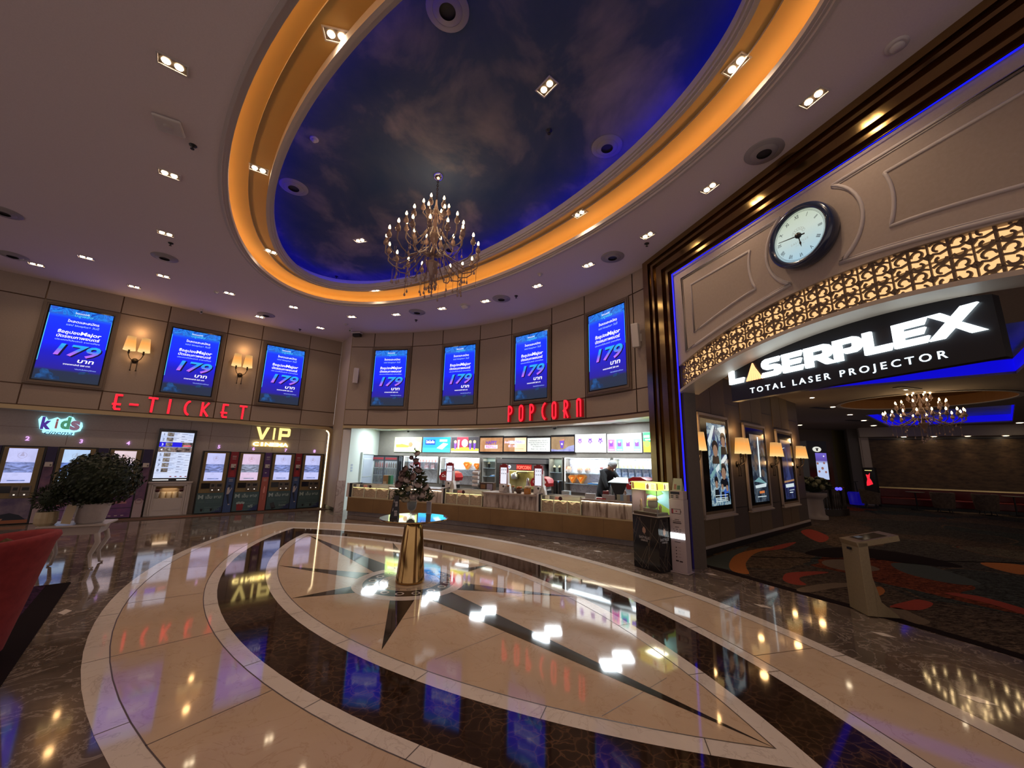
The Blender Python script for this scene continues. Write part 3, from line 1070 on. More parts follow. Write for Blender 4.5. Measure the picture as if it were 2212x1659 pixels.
MB().lathe_y([(.034, -.136), (.034, -.155), (.026, -.165), (.001, -.168)], M_BLACK, 24).build('hub', root)
# ---- hanging name board
root = thing('hanging_sign', 'black hanging signboard with LASERPLEX in white lit letters under the arch', 'sign', PW.w(0, .34, 0), PW.a)
SX0, SX1, SZ = -1.58, 1.14, 2.54
M_SIGNB = mat('sign black', (.012, .013, .018), .35)
top = [(SX0 + (SX1 - SX0) * k / 24, 3.085 + .185 * (1 - ((k / 24) * 2 - 1) ** 2)) for k in range(25)]
mb = MB(); mb.prism([(SX0, SZ), (SX1, SZ)] + top[::-1], 0, .10, M_SIGNB); mb.build('board', root)
M_SIGNW = mat('sign white light', (.9, 1, 1), .5, em=3.4, emc=(.82, .96, 1))
M_SIGNW2 = mat('sign small white light', (.9, 1, 1), .5, em=1.6, emc=(.72, .90, 1))
M_SIGNO = mat('sign orange light', (1, .5, .15), .5, em=1.5, emc=(1, .48, .22))
BZ, CZ = 2.79, 3.03
hh = CZ - BZ


def letter(nm, polys, m=M_SIGNW, y=-.035):
    mb = MB()
    for p in polys:
        mb.prism([(x, BZ + z * hh) for x, z in p], y, -.001, m)
    mb.build('letter', root)


def bars(x, w, b=.26):
    return x, w


def LX(x0, x1):
    w = x1 - x0
    return lambda pts: [(x0 + a * w, z) for a, z in pts]


L_ = LX(-1.575, -1.325); letter('L', [L_([(0, 0), (.9, 0), (1, .28), (.32, .28), (.32, 1), (0, 1)])])
for k in range(7):                                          # the striped A
    ax, az = -1.165, 1.0
    b0 = -1.30 + .275 * k / 7 * 1.0; b1 = b0 + .022
    t = .03 + .0 * k
    letter('A', [[(b0, 0), (b1, 0), (ax + (k - 3) * .004 + .004, az - abs(k - 0) * .045), (ax + (k - 3) * .004 - .004, az - abs(k - 0) * .045)]], M_SIGNO, -.02)


def outline_S(x0, x1):
    f = LX(x0, x1)
    return [f([(.98, 1), (.24, 1), (.08, .93), (.0, .80), (.0, .62), (.08, .48), (.22, .40), (.62, .40), (.66, .36), (.66, .29), (.62, .25), (.02, .25), (-.08, 0), (.72, 0), (.9, .06), (.98, .18), (.98, .42), (.9, .56), (.74, .63), (.36, .63), (.32, .67), (.32, .72), (.36, .76), (.88, .76)])]


letter('S', outline_S(-1.03, -.76))
for x0, x1 in ((-.735, -.475), (.44, .71)):
    f = LX(x0, x1)
    letter('E', [f([(0, 0), (.9, 0), (1, .25), (.3, .25), (.3, .38), (.84, .38), (.94, .62), (.3, .62), (.3, .75), (.9, .75), (1, 1), (0, 1)])])
f = LX(-.45, -.13)
letter('R', [f([(0, 0), (.28, 0), (.28, 1), (0, 1)]), f([(.28, 1), (.28, .76), (.62, .76), (.68, .72), (.68, .58), (.62, .54), (.28, .54), (.28, .32), (.42, .32), (.72, 0), (1.08, 0), (.76, .33), (.9, .40), (.97, .52), (.97, .80), (.88, .94), (.74, 1)])])
f = LX(-.12, .16)
letter('P', [f([(0, 0), (.30, 0), (.30, 1), (0, 1)]), f([(.30, 1), (.30, .76), (.64, .76), (.70, .72), (.70, .56), (.64, .52), (.30, .52), (.42, .28), (.78, .28), (.92, .36), (1, .48), (1, .80), (.90, .94), (.76, 1)])])
f = LX(.18, .43)
letter('L', [f([(0, 0), (.9, 0), (1, .28), (.32, .28), (.32, 1), (0, 1)])])
f = LX(.72, 1.06)
letter('X', [f([(-.05, 0), (.26, 0), (1.0, 1.06), (.68, 1.06)]), f([(-.02, 1), (.28, 1), (.56, .64), (.34, .60)]), f([(.44, .40), (.66, .46), (1.06, 0), (.76, 0)])])
mb = MB(); mb.text('TOTAL LASER PROJECTOR', (-1.265 + .80) / 2, 2.615, -.004, .105, M_SIGNW2, bold=.006, space=1.5, fit=2.06, depth=.003); mb.build('lettering', root)
for k, x in enumerate((-1.16, -.86, .42, .98)):
    MB().box(x - .018, x + .018, .03, .07, 3.09 + .15 * (1 - ((x - SX0) / (SX1 - SX0) * 2 - 1) ** 2), (HALL_Z - .002 - PW.o.z) / K_UP, M_BLACK).build('hanger', root)

for o in bpy.data.objects:
    if o.parent is None and o.type in ('MESH', 'EMPTY') and abs(o.rotation_euler.z - PWANG) < 1e-5:
        o.scale = (K_UP, K_UP, K_UP)

# ------------------------------------------------------------------ hall behind the portal
mb = MB()
mb.box(-.45, 6.88, 0, .2, 0, HALL_Z + .6, M_HALLPANEL)
PB = [(.29, 1.69), (2.51, 3.86), (4.66, 5.98)]
for x0, x1 in PB:
    for za, zb in ((.16, .62), (2.66, HALL_Z)):
        xm = (x0 + x1) / 2
        mb.box(x0, xm - .008, -.012, 0, za, zb, M_HALLWALL); mb.box(xm + .008, x1, -.012, 0, za, zb, M_HALLWALL)
for x0, x1 in [(-.45, .29)] + [(PB[k][1], PB[k + 1][0]) for k in range(2)] + [(5.98, 6.88)]:
    for z in (.75, 2.95):
        mb.box(x0 + .01, x1 - .01, -.004, 0, z, z + .012, M_BLACK)
struct('wall_poster', mb, loc=HW.o, rz=HW.a)
mb = MB(); mb.box(-.45, 6.9, -.035, 0, 0, .11, M_SKIRT)
struct('baseboard_right', mb, loc=HW.o, rz=HW.a)
mb = MB(); mb.box(-.45, 6.9, -.03, -.0, .112, .16, M_CREAM)
struct('trim_9', mb, loc=HW.o, rz=HW.a)
# end face of the poster wall and the far walls
mb = MB()
e0 = HW.w(6.88, 0); e1 = HW.w(6.88, 1.2)
mb.face([(e0.x, e0.y, 0), (e1.x, e1.y, 0), (e1.x, e1.y, 4.1), (e0.x, e0.y, 4.1)], M_HALLWALL)
struct('wall_poster_end', mb)
M_DIMWALL = mat('dim beige wall', (.16, .13, .10), .8); M_YELWALL = mat('dim yellow wall', (.20, .17, .06), .8); M_GREYWALL = mat('dim grey wall', (.14, .125, .115), .8)
BA, BB_ = fl(1907, 1096), fl(2212, 1115)
bd = (BB_ - BA).normalized()
BF = Frame(BA.x, BA.y, math.atan2(bd.y, bd.x))
BF = Frame(*(BF.o + BF.n * .9).to_2d(), BF.a)
mb = MB()
mb.box(-.75, 16, 0, .3, 0, HALL_Z + .6, M_GREYWALL)
mb.box(.0, 16, -.02, 0, .84, 2.98, M_BOOTHWALL)
mb.box(.0, 16, -.012, -.004, 2.98, 3.02, M_BLACK)
struct('wall_booth', mb, loc=BF.o, rz=BF.a)
mb = MB()
mb.box(-.36, -.02, -.12, 0, 0, 3.15, M_CREAM); mb.box(-.30, -.08, -.16, -.12, 0, 3.15, M_CREAM)
mb.box(-.36, 16, -.5, 0, 3.1, HALL_Z + .2, M_HALLC)
struct('trim_10', mb, loc=BF.o, rz=BF.a)
w0 = fl(1843, 1086); w1 = BF.w(-.75, 0); w2 = fl(1752, 1096) * 1.12; w2.z = 0
mb = MB()
for a, b, m in ((w0, w1, M_GREYWALL), (fl(1817, 1086), w0, M_YELWALL), (w2 - Vector((1.2, -.6, 0)), fl(1817, 1086), M_DIMWALL)):
    mb.face([(a.x, a.y, 0), (b.x, b.y, 0), (b.x, b.y, 4.1), (a.x, a.y, 4.1)], m)
struct('wall_far', mb)
FW0, FW1, FW2 = w0.copy(), w1.copy(), w2.copy()
mb = MB()
rA, rB = Vector((3.9, 2.35)), Vector((8.6, 9.0))
A_, B_, = fl(1748, 845, HALL_Z).to_2d(), fl(2195, 806, HALL_Z).to_2d()
# ceiling of the hall with a blue-lit recess, an amber oval and a second recess
rec1 = [A_, B_, B_ + Vector((-3.3, -2.6)), A_ + Vector((-3.3, -2.6))]
rec1 = [Vector((7.57, 9.72)), Vector((9.95, 7.45)), Vector((6.95, 4.4)), Vector((4.4, 6.9))]
rec2 = [fl(1869, 897, HALL_Z).to_2d(), fl(1922, 922.6, HALL_Z).to_2d(), fl(2188, 911, HALL_Z).to_2d(), fl(2193, 874, HALL_Z).to_2d()]
oc = Vector((11.45, 10.75)); oax = Vector((2.55, -2.25)).normalized(); ony = Vector((-oax.y, oax.x))
ov = [oc + oax * 1.72 * math.cos(2 * PI * k / 48) + ony * 1.62 * math.sin(2 * PI * k / 48) for k in range(48)]
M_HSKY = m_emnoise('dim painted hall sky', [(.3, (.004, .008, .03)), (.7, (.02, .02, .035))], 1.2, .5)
M_AMBER = m_noise('amber paint', (.36, .17, .05), (.40, .19, .055), 6, .7)
import mathutils.geometry as _g
outer = [Vector(p) for p in ((3.05, 6.35), (3.25, 7.0), (3.3, 7.4), (8.6, 11.8), (8.6, 24), (40, 24), (40, -2), (5.5, -2))]
tess = _g.tessellate_polygon([[Vector((*p, 0)) for p in outer], [Vector((*p, 0)) for p in rec1], [Vector((*p, 0)) for p in ov], [Vector((*p, 0)) for p in rec2]])
flat = outer + rec1 + ov + rec2
for t_ in tess:
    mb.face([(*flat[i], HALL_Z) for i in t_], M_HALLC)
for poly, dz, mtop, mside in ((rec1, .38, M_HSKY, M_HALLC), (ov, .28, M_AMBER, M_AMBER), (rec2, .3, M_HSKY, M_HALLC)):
    for i in range(len(poly)):
        a, b = poly[i], poly[(i + 1) % len(poly)]
        mb.face([(*a, HALL_Z), (*b, HALL_Z), (*b, HALL_Z + dz), (*a, HALL_Z + dz)], mside)
    mb.face([(*p, HALL_Z + dz) for p in poly], mtop)
struct('ceiling_hall', mb)
mb = MB()
for k in range(48):
    a, b = ov[k], ov[(k + 1) % 48]
    mb.face([(*a, HALL_Z), (*b, HALL_Z), (*b, HALL_Z - .02), (*a, HALL_Z - .02)], M_WHITE)
    a2, b2 = oc + (a - oc) * 1.06, oc + (b - oc) * 1.06
    mb.face([(*a, HALL_Z - .02), (*b, HALL_Z - .02), (*b2, HALL_Z - .02), (*a2, HALL_Z - .02)], M_WHITE)
struct('trim_11', mb)
M_BLUEGLOW = mat('hall riser blue glow', (.01, .01, .6), .5, em=.55, emc=(.006, .004, 1))
for nm, poly, lab in (('a', rec1, 'blue glow put on the risers of the ceiling recess just inside the portal'), ('b', rec2, 'blue glow put on the risers of the far ceiling recess behind the hall chandelier')):
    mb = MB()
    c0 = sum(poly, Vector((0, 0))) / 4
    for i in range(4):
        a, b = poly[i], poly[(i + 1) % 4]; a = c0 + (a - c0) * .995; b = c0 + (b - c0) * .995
        mb.face([(*a, HALL_Z + .05), (*b, HALL_Z + .05), (*b, HALL_Z + .30), (*a, HALL_Z + .30)], M_BLUEGLOW)  # whole riser band made to glow, standing in for blue cove light
    tag(mb.build('cove_glow_strip'), lab, 'cove light')
# ------------------------------------------------------------------ ceiling fittings
M_BEZEL = mat('white bezel', (.55, .50, .48), .5)
M_BULB = mat('downlight bulb', (1, .9, .7), .5, em=38.0, emc=(1, .80, .52))
M_CAN = mat('downlight can', (.10, .07, .05), .3, .5)
DL_W = 30.0


def make_downlight():
    t = thing('twin_downlight', '', 'ceiling light', (0, 0, 0), 0, 'twin downlights of the lobby ceiling')
    mb = MB()
    for x0, x1, y0, y1 in ((-.13, .13, -.08, -.065), (-.13, .13, .065, .08), (-.13, -.115, -.065, .065), (.115, .13, -.065, .065)):
        mb.box(x0, x1, y0, y1, -.012, -.001, M_BEZEL)
    mb.face([(-.115, -.065, -.002), (-.115, .065, -.002), (.115, .065, -.002), (.115, -.065, -.002)], M_CAN)
    mb.build('frame', t)
    for sx in (-1, 1):
        MB().lathe([(.001, -.016), (.034, -.014), (.038, -.006), (.038, -.003)], M_BULB, 14, sx * .052).build('bulb', t)
    lamp('downlight_lamp', 'SPOT', (0, 0, -.05), DL_W, WARM, .05, (0, 0, 0), t, math.radians(125), .8)
    return t


DLP = [  # column, row, height, heading, label
    (373, 138, Z_C, .7, 'twin downlight in the white ceiling at upper left, nearest the camera'),
    (366, 376, Z_C, .7, 'twin downlight below the square white box on the left ceiling'),
    (358, 504, Z_C, .7, 'twin downlight in line above a black sprinkler on the left ceiling'),
    (186, 556, Z_C, .726, 'twin downlight between the leftmost wall screen and the far left vent'),
    (79, 571, Z_C, .726, 'twin downlight over the top left corner of the leftmost wall screen'),
    (290, 619, Z_C, .726, 'twin downlight close to the wall above the left wall lamp'),
    (353, 596, Z_C, .7, 'twin downlight below the round vent on the left ceiling'),
    (495, 633, Z_C, .726, 'twin downlight above the middle screen of the left wall'),
    (561, 684, Z_C, .726, 'twin downlight touching the round vent above the third left screen'),
    (634, 663, Z_C, .5, 'twin downlight between the oval and the third screen of the left wall'),
    (692, 708, Z_C, .726, 'twin downlight nearest the corner where the two screen walls meet'),
    (760, 684, Z_C, -.1, 'twin downlight ahead of the corner of the screen walls, below the oval tip'),
    (856, 679, Z_C, -.3, 'twin downlight left of the vent above the first counter screen'),
    (955, 666, Z_C, -.4, 'twin downlight right of the vent above the second counter screen'),
    (1049, 650, Z_C, -.5, 'twin downlight left of the vent below the chandelier tip'),
    (1161, 617, Z_C, -.7, 'twin downlight below a small round detector, right of the chandelier'),
    (1271, 572, Z_C, -.8, 'twin downlight left of the vent above the rightmost counter screen'),
    (1399, 508, Z_C, -1.0, 'twin downlight over the corner of the brass frame'),
    (1533, 405, Z_C, -1.2, 'twin downlight above the brass frame, left of the clock'),
    (1757, 211, Z_C, -1.25, 'twin downlight above the brass frame, above and right of the clock'),
    (727, 76, Z_G, .2, 'twin downlight in the gold soffit at upper left'),
    (559, 365, Z_G, .6, 'twin downlight in the gold soffit at its leftmost bend'),
    (586, 543, Z_G, .9, 'twin downlight in the gold soffit at the rounded left tip'),
    (810, 626, Z_G, -.3, 'twin downlight in the gold soffit left of the chandelier drops'),
    (1252, 461, Z_G, -.9, 'twin downlight in the gold soffit right of the chandelier'),
    (1590, 140, Z_G, -1.2, 'twin downlight in the gold soffit at upper right'),
    (1181, 187, Z_S, -.9, 'twin downlight in the middle of the painted sky'),
    (778, 519, Z_S, -.3, 'twin downlight in the painted sky left of the chandelier'),
]
proto = make_downlight()
for i, (px, py, z, a, lab) in enumerate(DLP):
    p = fl(px, py, z)
    if i == 0:
        proto.location = p; proto.rotation_euler = (0, 0, a); proto['label'] = lab
    else:
        dup(proto, p, a, lab)
# a second row of lobby lamps behind the camera keeps the near floor lit as the room does
for x, y in ((-6.8, .8), (-4.4, -.9), (-1.2, .2), (1.0, -1.2), (2.6, .6), (-9.0, 3.2), (-9.6, 6.4)):
    lamp('downlight_lamp', 'SPOT', (x, y, Z_C - .05), DL_W, WARM, .05, (0, 0, 0), None, math.radians(125), .8)

M_VENT = mat('vent grey', (.30, .27, .27), .5); M_VHOLE = mat('vent throat', (.03, .028, .028), .6)


def make_vent():
    t = thing('air_vent', '', 'air vent', (0, 0, 0), 0, 'round ceiling vents')
    MB().lathe([(.155, -.022), (.215, -.012), (.225, -.004), (.225, -.001)], M_VENT, 32, cap=False).build('frame', t)
    MB().lathe([(.085, -.035), (.150, -.026), (.155, -.018)], M_VENT, 32, cap=False).build('cone', t)
    MB().lathe([(.001, -.010), (.10, -.012), (.155, -.004)], M_VHOLE, 32, cap=False).build('throat', t)
    return t


VP = [(8, 458, Z_C, 'round vent cut by the left picture edge, the upper of two'), (28, 552, Z_C, 'round vent low at the left picture edge above the leftmost screen'),
      (356, 556, Z_C, 'round vent on the left ceiling under a black sprinkler'), (575, 680, Z_C, 'round vent above the third screen of the left wall'),
      (901, 674, Z_C, 'round vent above the first counter screens, with a sprinkler below it'), (1083, 645, Z_C, 'round vent just right of a white dome, below the chandelier'),
      (1323, 555, Z_C, 'round vent above the rightmost counter screen'), (1650, 328, Z_C, 'round vent beside the brass frame above the clock'),
      (967, 20, Z_S, 'round vent in the painted sky at the top picture edge'), (635, 404, Z_S, 'round vent in the painted sky at its left end'),
      (1311, 317, Z_S, 'round vent in the painted sky beside the blue glow at right'), (972, 538, Z_S, 'round vent in the painted sky half hidden by the chandelier')]
proto = make_vent()
for i, (px, py, z, lab) in enumerate(VP):
    p = fl(px, py, z)
    if i == 0:
        proto.location = p; proto['label'] = lab
    else:
        dup(proto, p, 0, lab)


def make_sprinkler():
    t = thing('ceiling_sprinkler', '', 'sprinkler', (0, 0, 0), 0, 'ceiling sprinklers')
    MB().lathe([(.008, -.05), (.010, -.03), (.040, -.012), (.045, -.001)], M_BLACK, 16).build('mount', t)
    MB().lathe([(.022, -.058), (.024, -.052), (.004, -.05)], M_BLACK, 12).build('deflector', t)
    return t


SP = [(417, 314, Z_C, 'black sprinkler right of the square white box on the left ceiling'), (369, 525, Z_C, 'black sprinkler between a downlight and a vent on the left ceiling'),
      (648, 711, Z_C, 'tiny black sprinkler above the third screen of the left wall'), (899, 691, Z_C, 'black sprinkler under the vent above the first counter screens'),
      (1115, 639, Z_C, 'black sprinkler right of the vent below the chandelier'), (1397, 526, Z_C, 'black sprinkler under the downlight at the brass corner'),
      (1186, 282, Z_S, 'black sprinkler in the middle of the painted sky'), (727, 597, Z_S, 'black sprinkler in the blue edge of the painted sky at left')]
proto = make_sprinkler()
for i, (px, py, z, lab) in enumerate(SP):
    p = fl(px, py, z)
    if i == 0:
        proto.location = p; proto['label'] = lab
    else:
        dup(proto, p, 0, lab)


def detector(px, py, z, lab, r=.06):
    t = thing('smoke_detector', lab, 'smoke detector', fl(px, py, z), 0, 'round ceiling detectors')
    MB().lathe([(r * .8, -.02), (r, -.012), (r, -.001)], M_BEZEL, 20).build('mount', t)
    MB().lathe([(.001, -.05), (r * .5, -.046), (r * .62, -.032), (r * .6, -.021)], M_BEZEL, 20).build('sensor', t)


detector(467, 630, Z_C, 'small white detector on the ceiling above the middle left screen')
detector(748, 700, Z_C, 'small white detector near the corner camera above the counter wall')
detector(1167, 592, Z_C, 'small white detector below the gold oval, right of the chandelier')
detector(1937, 97, Z_C, 'round white detector on the ceiling at upper right', .09)
detector(679, 300, Z_S, 'small white detector in the painted sky at left')
p = fl(366, 268, Z_C)
t = thing('wireless_access_point', 'square white wireless box on the left ceiling', 'wireless box', p, .5)
MB().box(-.14, .14, -.14, .14, -.045, -.006, M_BEZEL).build('mount', t, bevel=.02)
MB().lathe([(.001, -.052), (.05, -.050), (.055, -.046)], M_PLASTER, 20).build('cover_disc', t)
t = thing('dome_camera', 'white dome with a dark arc on the ceiling right of the chandelier tip', 'camera', fl(1004, 660, Z_C), 0)
MB().lathe([(.12, -.03), (.13, -.006), (.13, -.001)], M_BEZEL, 24).build('mount', t)
MB().lathe([(.001, -.10), (.06, -.09), (.09, -.06), (.10, -.031)], M_WHITE, 24).build('dome', t)


def bullet_cam(p, rz, lab):
    t = thing('bullet_camera', lab, 'camera', p, rz)
    MB().lathe([(.035, -.02), (.04, -.001)], M_BEZEL, 16).build('mount', t)
    mb = MB(); mb.tube([(0, 0, -.01), (0, 0, -.07)], .012, M_BEZEL); mb.tube([(0, .05, -.085), (0, -.09, -.11)], .035, M_BEZEL, 12); mb.build('housing', t)
    MB().tube([(0, -.091, -.11), (0, -.095, -.111)], .025, M_BLACKG, 12).build('lens', t)


bullet_cam(fl(436, 668, Z_C), .726, 'small white camera under the ceiling above the middle left screen')
bullet_cam(fl(758, 709, Z_C), .2, 'small white camera hanging near the corner of the two screen walls')
t = thing('corner_projector', 'white topped black device bracketed under the ceiling at the pier corner', 'projector', fl(772, 719, Z_C - .02), -.2)
MB().box(-.16, .16, -.10, .06, -.04, -.001, M_BEZEL).build('mount', t)
MB().box(-.12, .14, -.08, .05, -.13, -.042, M_BLACK).build('housing', t, bevel=.01)


# ------------------------------------------------------------------ lights of the shop and the hall
# even ambient fill, added through the presumed open concourse behind the camera
w = bpy.data.worlds.new('world'); SC.world = w; w.use_nodes = True
w.node_tree.nodes['Background'].inputs[0].default_value = (.62, .50, .46, 1)
w.node_tree.nodes['Background'].inputs[1].default_value = 1.0
for a in (.10, .30, .50, .70, .88):
    t_ = B_L + (B_R - B_L) * a
    for r in (.6, 1.15):
        p = bpt(t_, r)
        lamp('shop_panel_lamp', 'AREA', (p.x, p.y, S_Z - .02), 24, COOL, .4)
for x, y in ((8.3, 10.6), (10.15, 12.15), (12.1, 13.8), (9.5, 9.2), (14, 15.4), (6.6, 4.2), (7.5, 7.0), (11, 7), (14, 11)):
    lamp('hall_lamp', 'SPOT', (x, y, HALL_Z - .04), 22, WARM, .05, (0, 0, 0), None, math.radians(100), .8)
SC.view_settings.view_transform = 'Standard'; SC.view_settings.look = 'None'
SC.view_settings.exposure = 0.0; SC.view_settings.gamma = 1.0
SC.view_settings.use_curve_mapping = False
SC.cycles.max_bounces = 8; SC.cycles.diffuse_bounces = 4; SC.cycles.glossy_bounces = 4; SC.cycles.transmission_bounces = 6; SC.cycles.transparent_max_bounces = 12
SC.cycles.sample_clamp_indirect = 6.0
SC.cycles.caustics_reflective = False; SC.cycles.caustics_refractive = False
SC.cycles.use_denoising = True
# ------------------------------------------------------------------ wall screens
M_FRAME = mat('bronze screen frame', (.16, .115, .085), .4, .25)
E_ = 1.0
M_SCR = m_emgrad('screen blue run', [(0, (.010, .022, .045)), (.13, (.010, .02, .06)), (.17, (.012, .008, .30)), (.38, (.004, .006, .52)), (.55, (0, .012, .98)), (.86, (0, .03, 1.0)), (.90, (.004, .10, .72)), (1, (.004, .07, .50))], 0, 1.68, 1.15)
M_SCRC = m_emnoise('screen lower clouds', [(.42, (.004, .03, .10)), (.6, (.01, .10, .34)), (.75, (.02, .2, .55))], 5, .9)
M_SCRT = m_emnoise('screen upper lightning', [(.40, (.0, .05, .45)), (.5, (.01, .25, .85)), (.56, (.02, .10, .60))], 4, 1.1, (1, 1, 1), 2.0)
M_TXT = mat('screen white letters', (.9, .95, 1), .5, em=1.0, emc=(.88, .94, 1))
M_TXT2 = mat('screen pale blue letters', (.4, .6, 1), .5, em=.9, emc=(.30, .52, 1))
M_TXT3 = mat('screen cyan letters', (.1, .6, .9), .5, em=.9, emc=(.06, .50, .85))
M_SHD = mat('screen letter shadow', (.0, .0, .05), .5, em=.2, emc=(.01, .0, .12))
M_179 = m_emgrad('figure run of colour', [(0, (.62, .16, 1.0)), (.35, (.32, .16, .95)), (.62, (.02, .28, .95)), (1, (.02, .48, .95))], .58, .86, 1.0)
SWD, SHT = 1.0, 1.68


def make_screen():
    t = thing('wall_screen', '', 'screen', (0, 0, 0), 0, 'blue digital screens high on the walls')
    mb = MB(); w, h = 1.05, 1.73
    for f, y0, y1 in ((.085, -.045, -.002), (.05, -.06, -.045)):
        x0, x1, z0, z1 = -w / 2 - f, w / 2 + f, -h / 2 - f, h / 2 + f
        a = f if y1 > -.01 else .022
        for b in ((x0, x0 + a, z0, z1), (x1 - a, x1, z0, z1), (x0 + a, x1 - a, z0, z0 + a), (x0 + a, x1 - a, z1 - a, z1)):
            mb.box(b[0], b[1], y0, y1, b[2], b[3], M_FRAME)
    mb.build('frame', t)
    MB().box(-w / 2, w / 2, -.03, -.002, -h / 2, h / 2, M_BLACKG).build('bezel', t)
    mb = MB(); X, Y = SWD / 2, -.032
    mb.rect(-X, X, 0, SHT, Y, M_SCR)
    mb.rect(-X, X, SHT * .905, SHT, Y - .0005, M_SCRT)
    mb.rect(-X, -X + .012, SHT * .25, SHT * .9, Y - .0006, M_TXT3); mb.rect(X - .008, X, SHT * .5, SHT * .9, Y - .0006, M_TXT3)
    cl = [(-.46, .03), (-.1, .03), (-.12, .10), (-.2, .11), (-.22, .17), (-.28, .19), (-.30, .24), (-.38, .25), (-.42, .20), (-.40, .14), (-.46, .10)]
    mb.face([(x, Y - .0006, z) for x, z in cl], M_SCRC)
    mb.face([(x, Y - .0006, z) for x, z in ((.15, .20), (.33, .22), (.30, .27), (.18, .26))], M_SCRC)
    T = lambda b, x, fz, s, m, fit, bold=.01, sh=.12, dy=.001: mb.text(b, x, SHT * (1 - fz), Y - dy, s, m, bold=bold, shear=sh, fit=fit)
    T('โหลดแอปฟรี', .0, .060, .05, M_TXT, .22)
    T('บลูพลัส', .03, .098, .075, M_TXT3, .30, .02)
    T('โหลดและสมัคร', .05, .185, .075, M_TXT, .50, .015)
    T('แอป blueplus+ วันนี้', .05, .235, .06, M_TXT2, .52)
    T('ซื้อคูปอง', -.14, .345, .09, M_TXT, .34, .02); T('Major', .20, .345, .115, M_TXT, .34, .02)
    T('บัตรชมภาพยนตร์', .02, .405, .085, M_TXT, .68, .02)
    T('ประเภทที่นั่งปกติ ราคาเพียง', .03, .448, .045, M_TXT2, .70)
    T('179', .025, .655, .37, M_SHD, .72, .03, .25, .001); T('179', .0, .645, .37, M_179, .72, .022, .25, .002)
    T('บาท', .22, .725, .12, M_TXT, .26, .022)
    T('จากราคาปกติ 260 บาท', .10, .772, .045, M_TXT, .42, .02)
    T('*เงื่อนไขเป็นไปตามที่กำหนด', .25, .825, .03, M_TXT2, .34)
    o = mb.build('display', t); o.location = (0, 0, -SHT / 2)
    return t


proto = make_screen()
LAB = ['leftmost blue screen of the left wall, left of the first double wall lamp', 'blue screen of the left wall between the two double wall lamps', 'blue screen of the left wall right of the second double wall lamp']
SC_Z = 3.967
for i, (a, b) in enumerate(((-2.30, -1.25), (-.21, .855), (1.905, 2.98))):
    p = KF.w((a + b) / 2, -.0005, SC_Z)
    if i == 0:
        proto.location = p; proto.rotation_euler = (0, 0, KF.a); proto['label'] = LAB[0]
    else:
        dup(proto, p, KF.a, LAB[i])
LAB = ['first blue screen from the left above the popcorn counter', 'second blue screen from the left above the popcorn counter', 'blue screen above the POPCORN letters, left of the rightmost one', 'rightmost blue screen above the popcorn counter, beside the brass frame']
for i, (x0, x1, yy) in enumerate(((811.6, 882.5, 757), (960.8, 1030.9, 750), (1117, 1183, 725), (1269.5, 1355.1, 670))):
    a, b = oncirc(x0, yy), oncirc(x1, yy)
    am = (pang(a) + pang(b)) / 2; rz = am - PI / 2
    dup(proto, (PC.x + (PR - .018) * math.cos(am), PC.y + (PR - .018) * math.sin(am), UZ(SC_Z)), rz, LAB[i]).scale = (K_UP,) * 3
# ------------------------------------------------------------------ double wall lamps
M_SHADE = m_emgrad('lamp shade lit', [(0, (1, .72, .30)), (.25, (1, .52, .14)), (.6, (1, .40, .085)), (1, (.62, .34, .12))], 0, .34, 1.0)
M_IRON = mat('dark iron', (.02, .014, .010), .4, .6)


def make_sconce():
    t = thing('wall_lamp', '', 'wall lamp', (0, 0, 0), 0, 'double wall lamps with pale shades')
    MB().lathe_y([(.062, -.001), (.062, -.018), (.045, -.03), (.001, -.034)], M_IRON, 24, 0, -.12).build('mount', t)
    for sx in (-1, 1):
        mb = MB()
        pts = [(0, -.03, -.12), (sx * .05, -.09, -.13), (sx * .10, -.13, -.08), (sx * .13, -.145, 0), (sx * .13, -.145, .06)]
        mb.tube(pts, .009, M_IRON, 8); mb.tube([(sx * .13, -.145, .03), (sx * .13, -.145, .11)], .019, M_IRON, 10); mb.ball((sx * .13, -.145, .035), .022, M_IRON)
        mb.tube([(sx * .045, -.03, -.14), (sx * .05, -.055, -.22), (sx * .05, -.05, -.36)], .007, M_IRON, 8); mb.ball((sx * .05, -.05, -.365), .016, M_IRON)
        mb.build('arm', t)
        s = MB().lathe([(.115, 0), (.080, .34)], M_SHADE, 28, cap=False).build('shade', t); s.location = (sx * .13, -.145, .10)
        MB().ball((0, 0, 0), .028, M_BULB, 10, 6).build('bulb', s).location = (0, 0, .12)
    lamp('sconce_lamp', 'POINT', (0, -.16, .60), 4.5, (1, .56, .22), .07, None, t)
    lamp('sconce_lamp', 'POINT', (0, -.17, -.06), 2.2, (1, .56, .22), .05, None, t)
    return t


proto = make_sconce()
x, z = KF.wl(300, 740); proto.location = KF.w(x, 0, 3.93); proto.rotation_euler = (0, 0, KF.a); proto['label'] = 'double wall lamp between the first and second screens of the left wall'
x, z = KF.wl(523, 780); dup(proto, KF.w(x, 0, 3.93), KF.a, 'double wall lamp between the second and third screens of the left wall')
for x, lab in ((-.02, 'double lamp on the poster wall left of the first poster, beside the blue line'), (2.10, 'double lamp on the poster wall between the first and second posters'), (4.24, 'double lamp on the poster wall between the second and third posters'), (6.32, 'double lamp at the far end of the poster wall, right of the third poster')):
    dup(proto, HW.w(x, 0, 1.78), HW.a, lab)
# ------------------------------------------------------------------ red letter signs
M_RED = mat('red neon', (1, .05, .07), .5, em=1.15, emc=(1, .012, .035)); M_REDD = mat('red letter side', (.35, .01, .015), .4, em=.12, emc=(1, .01, .02))


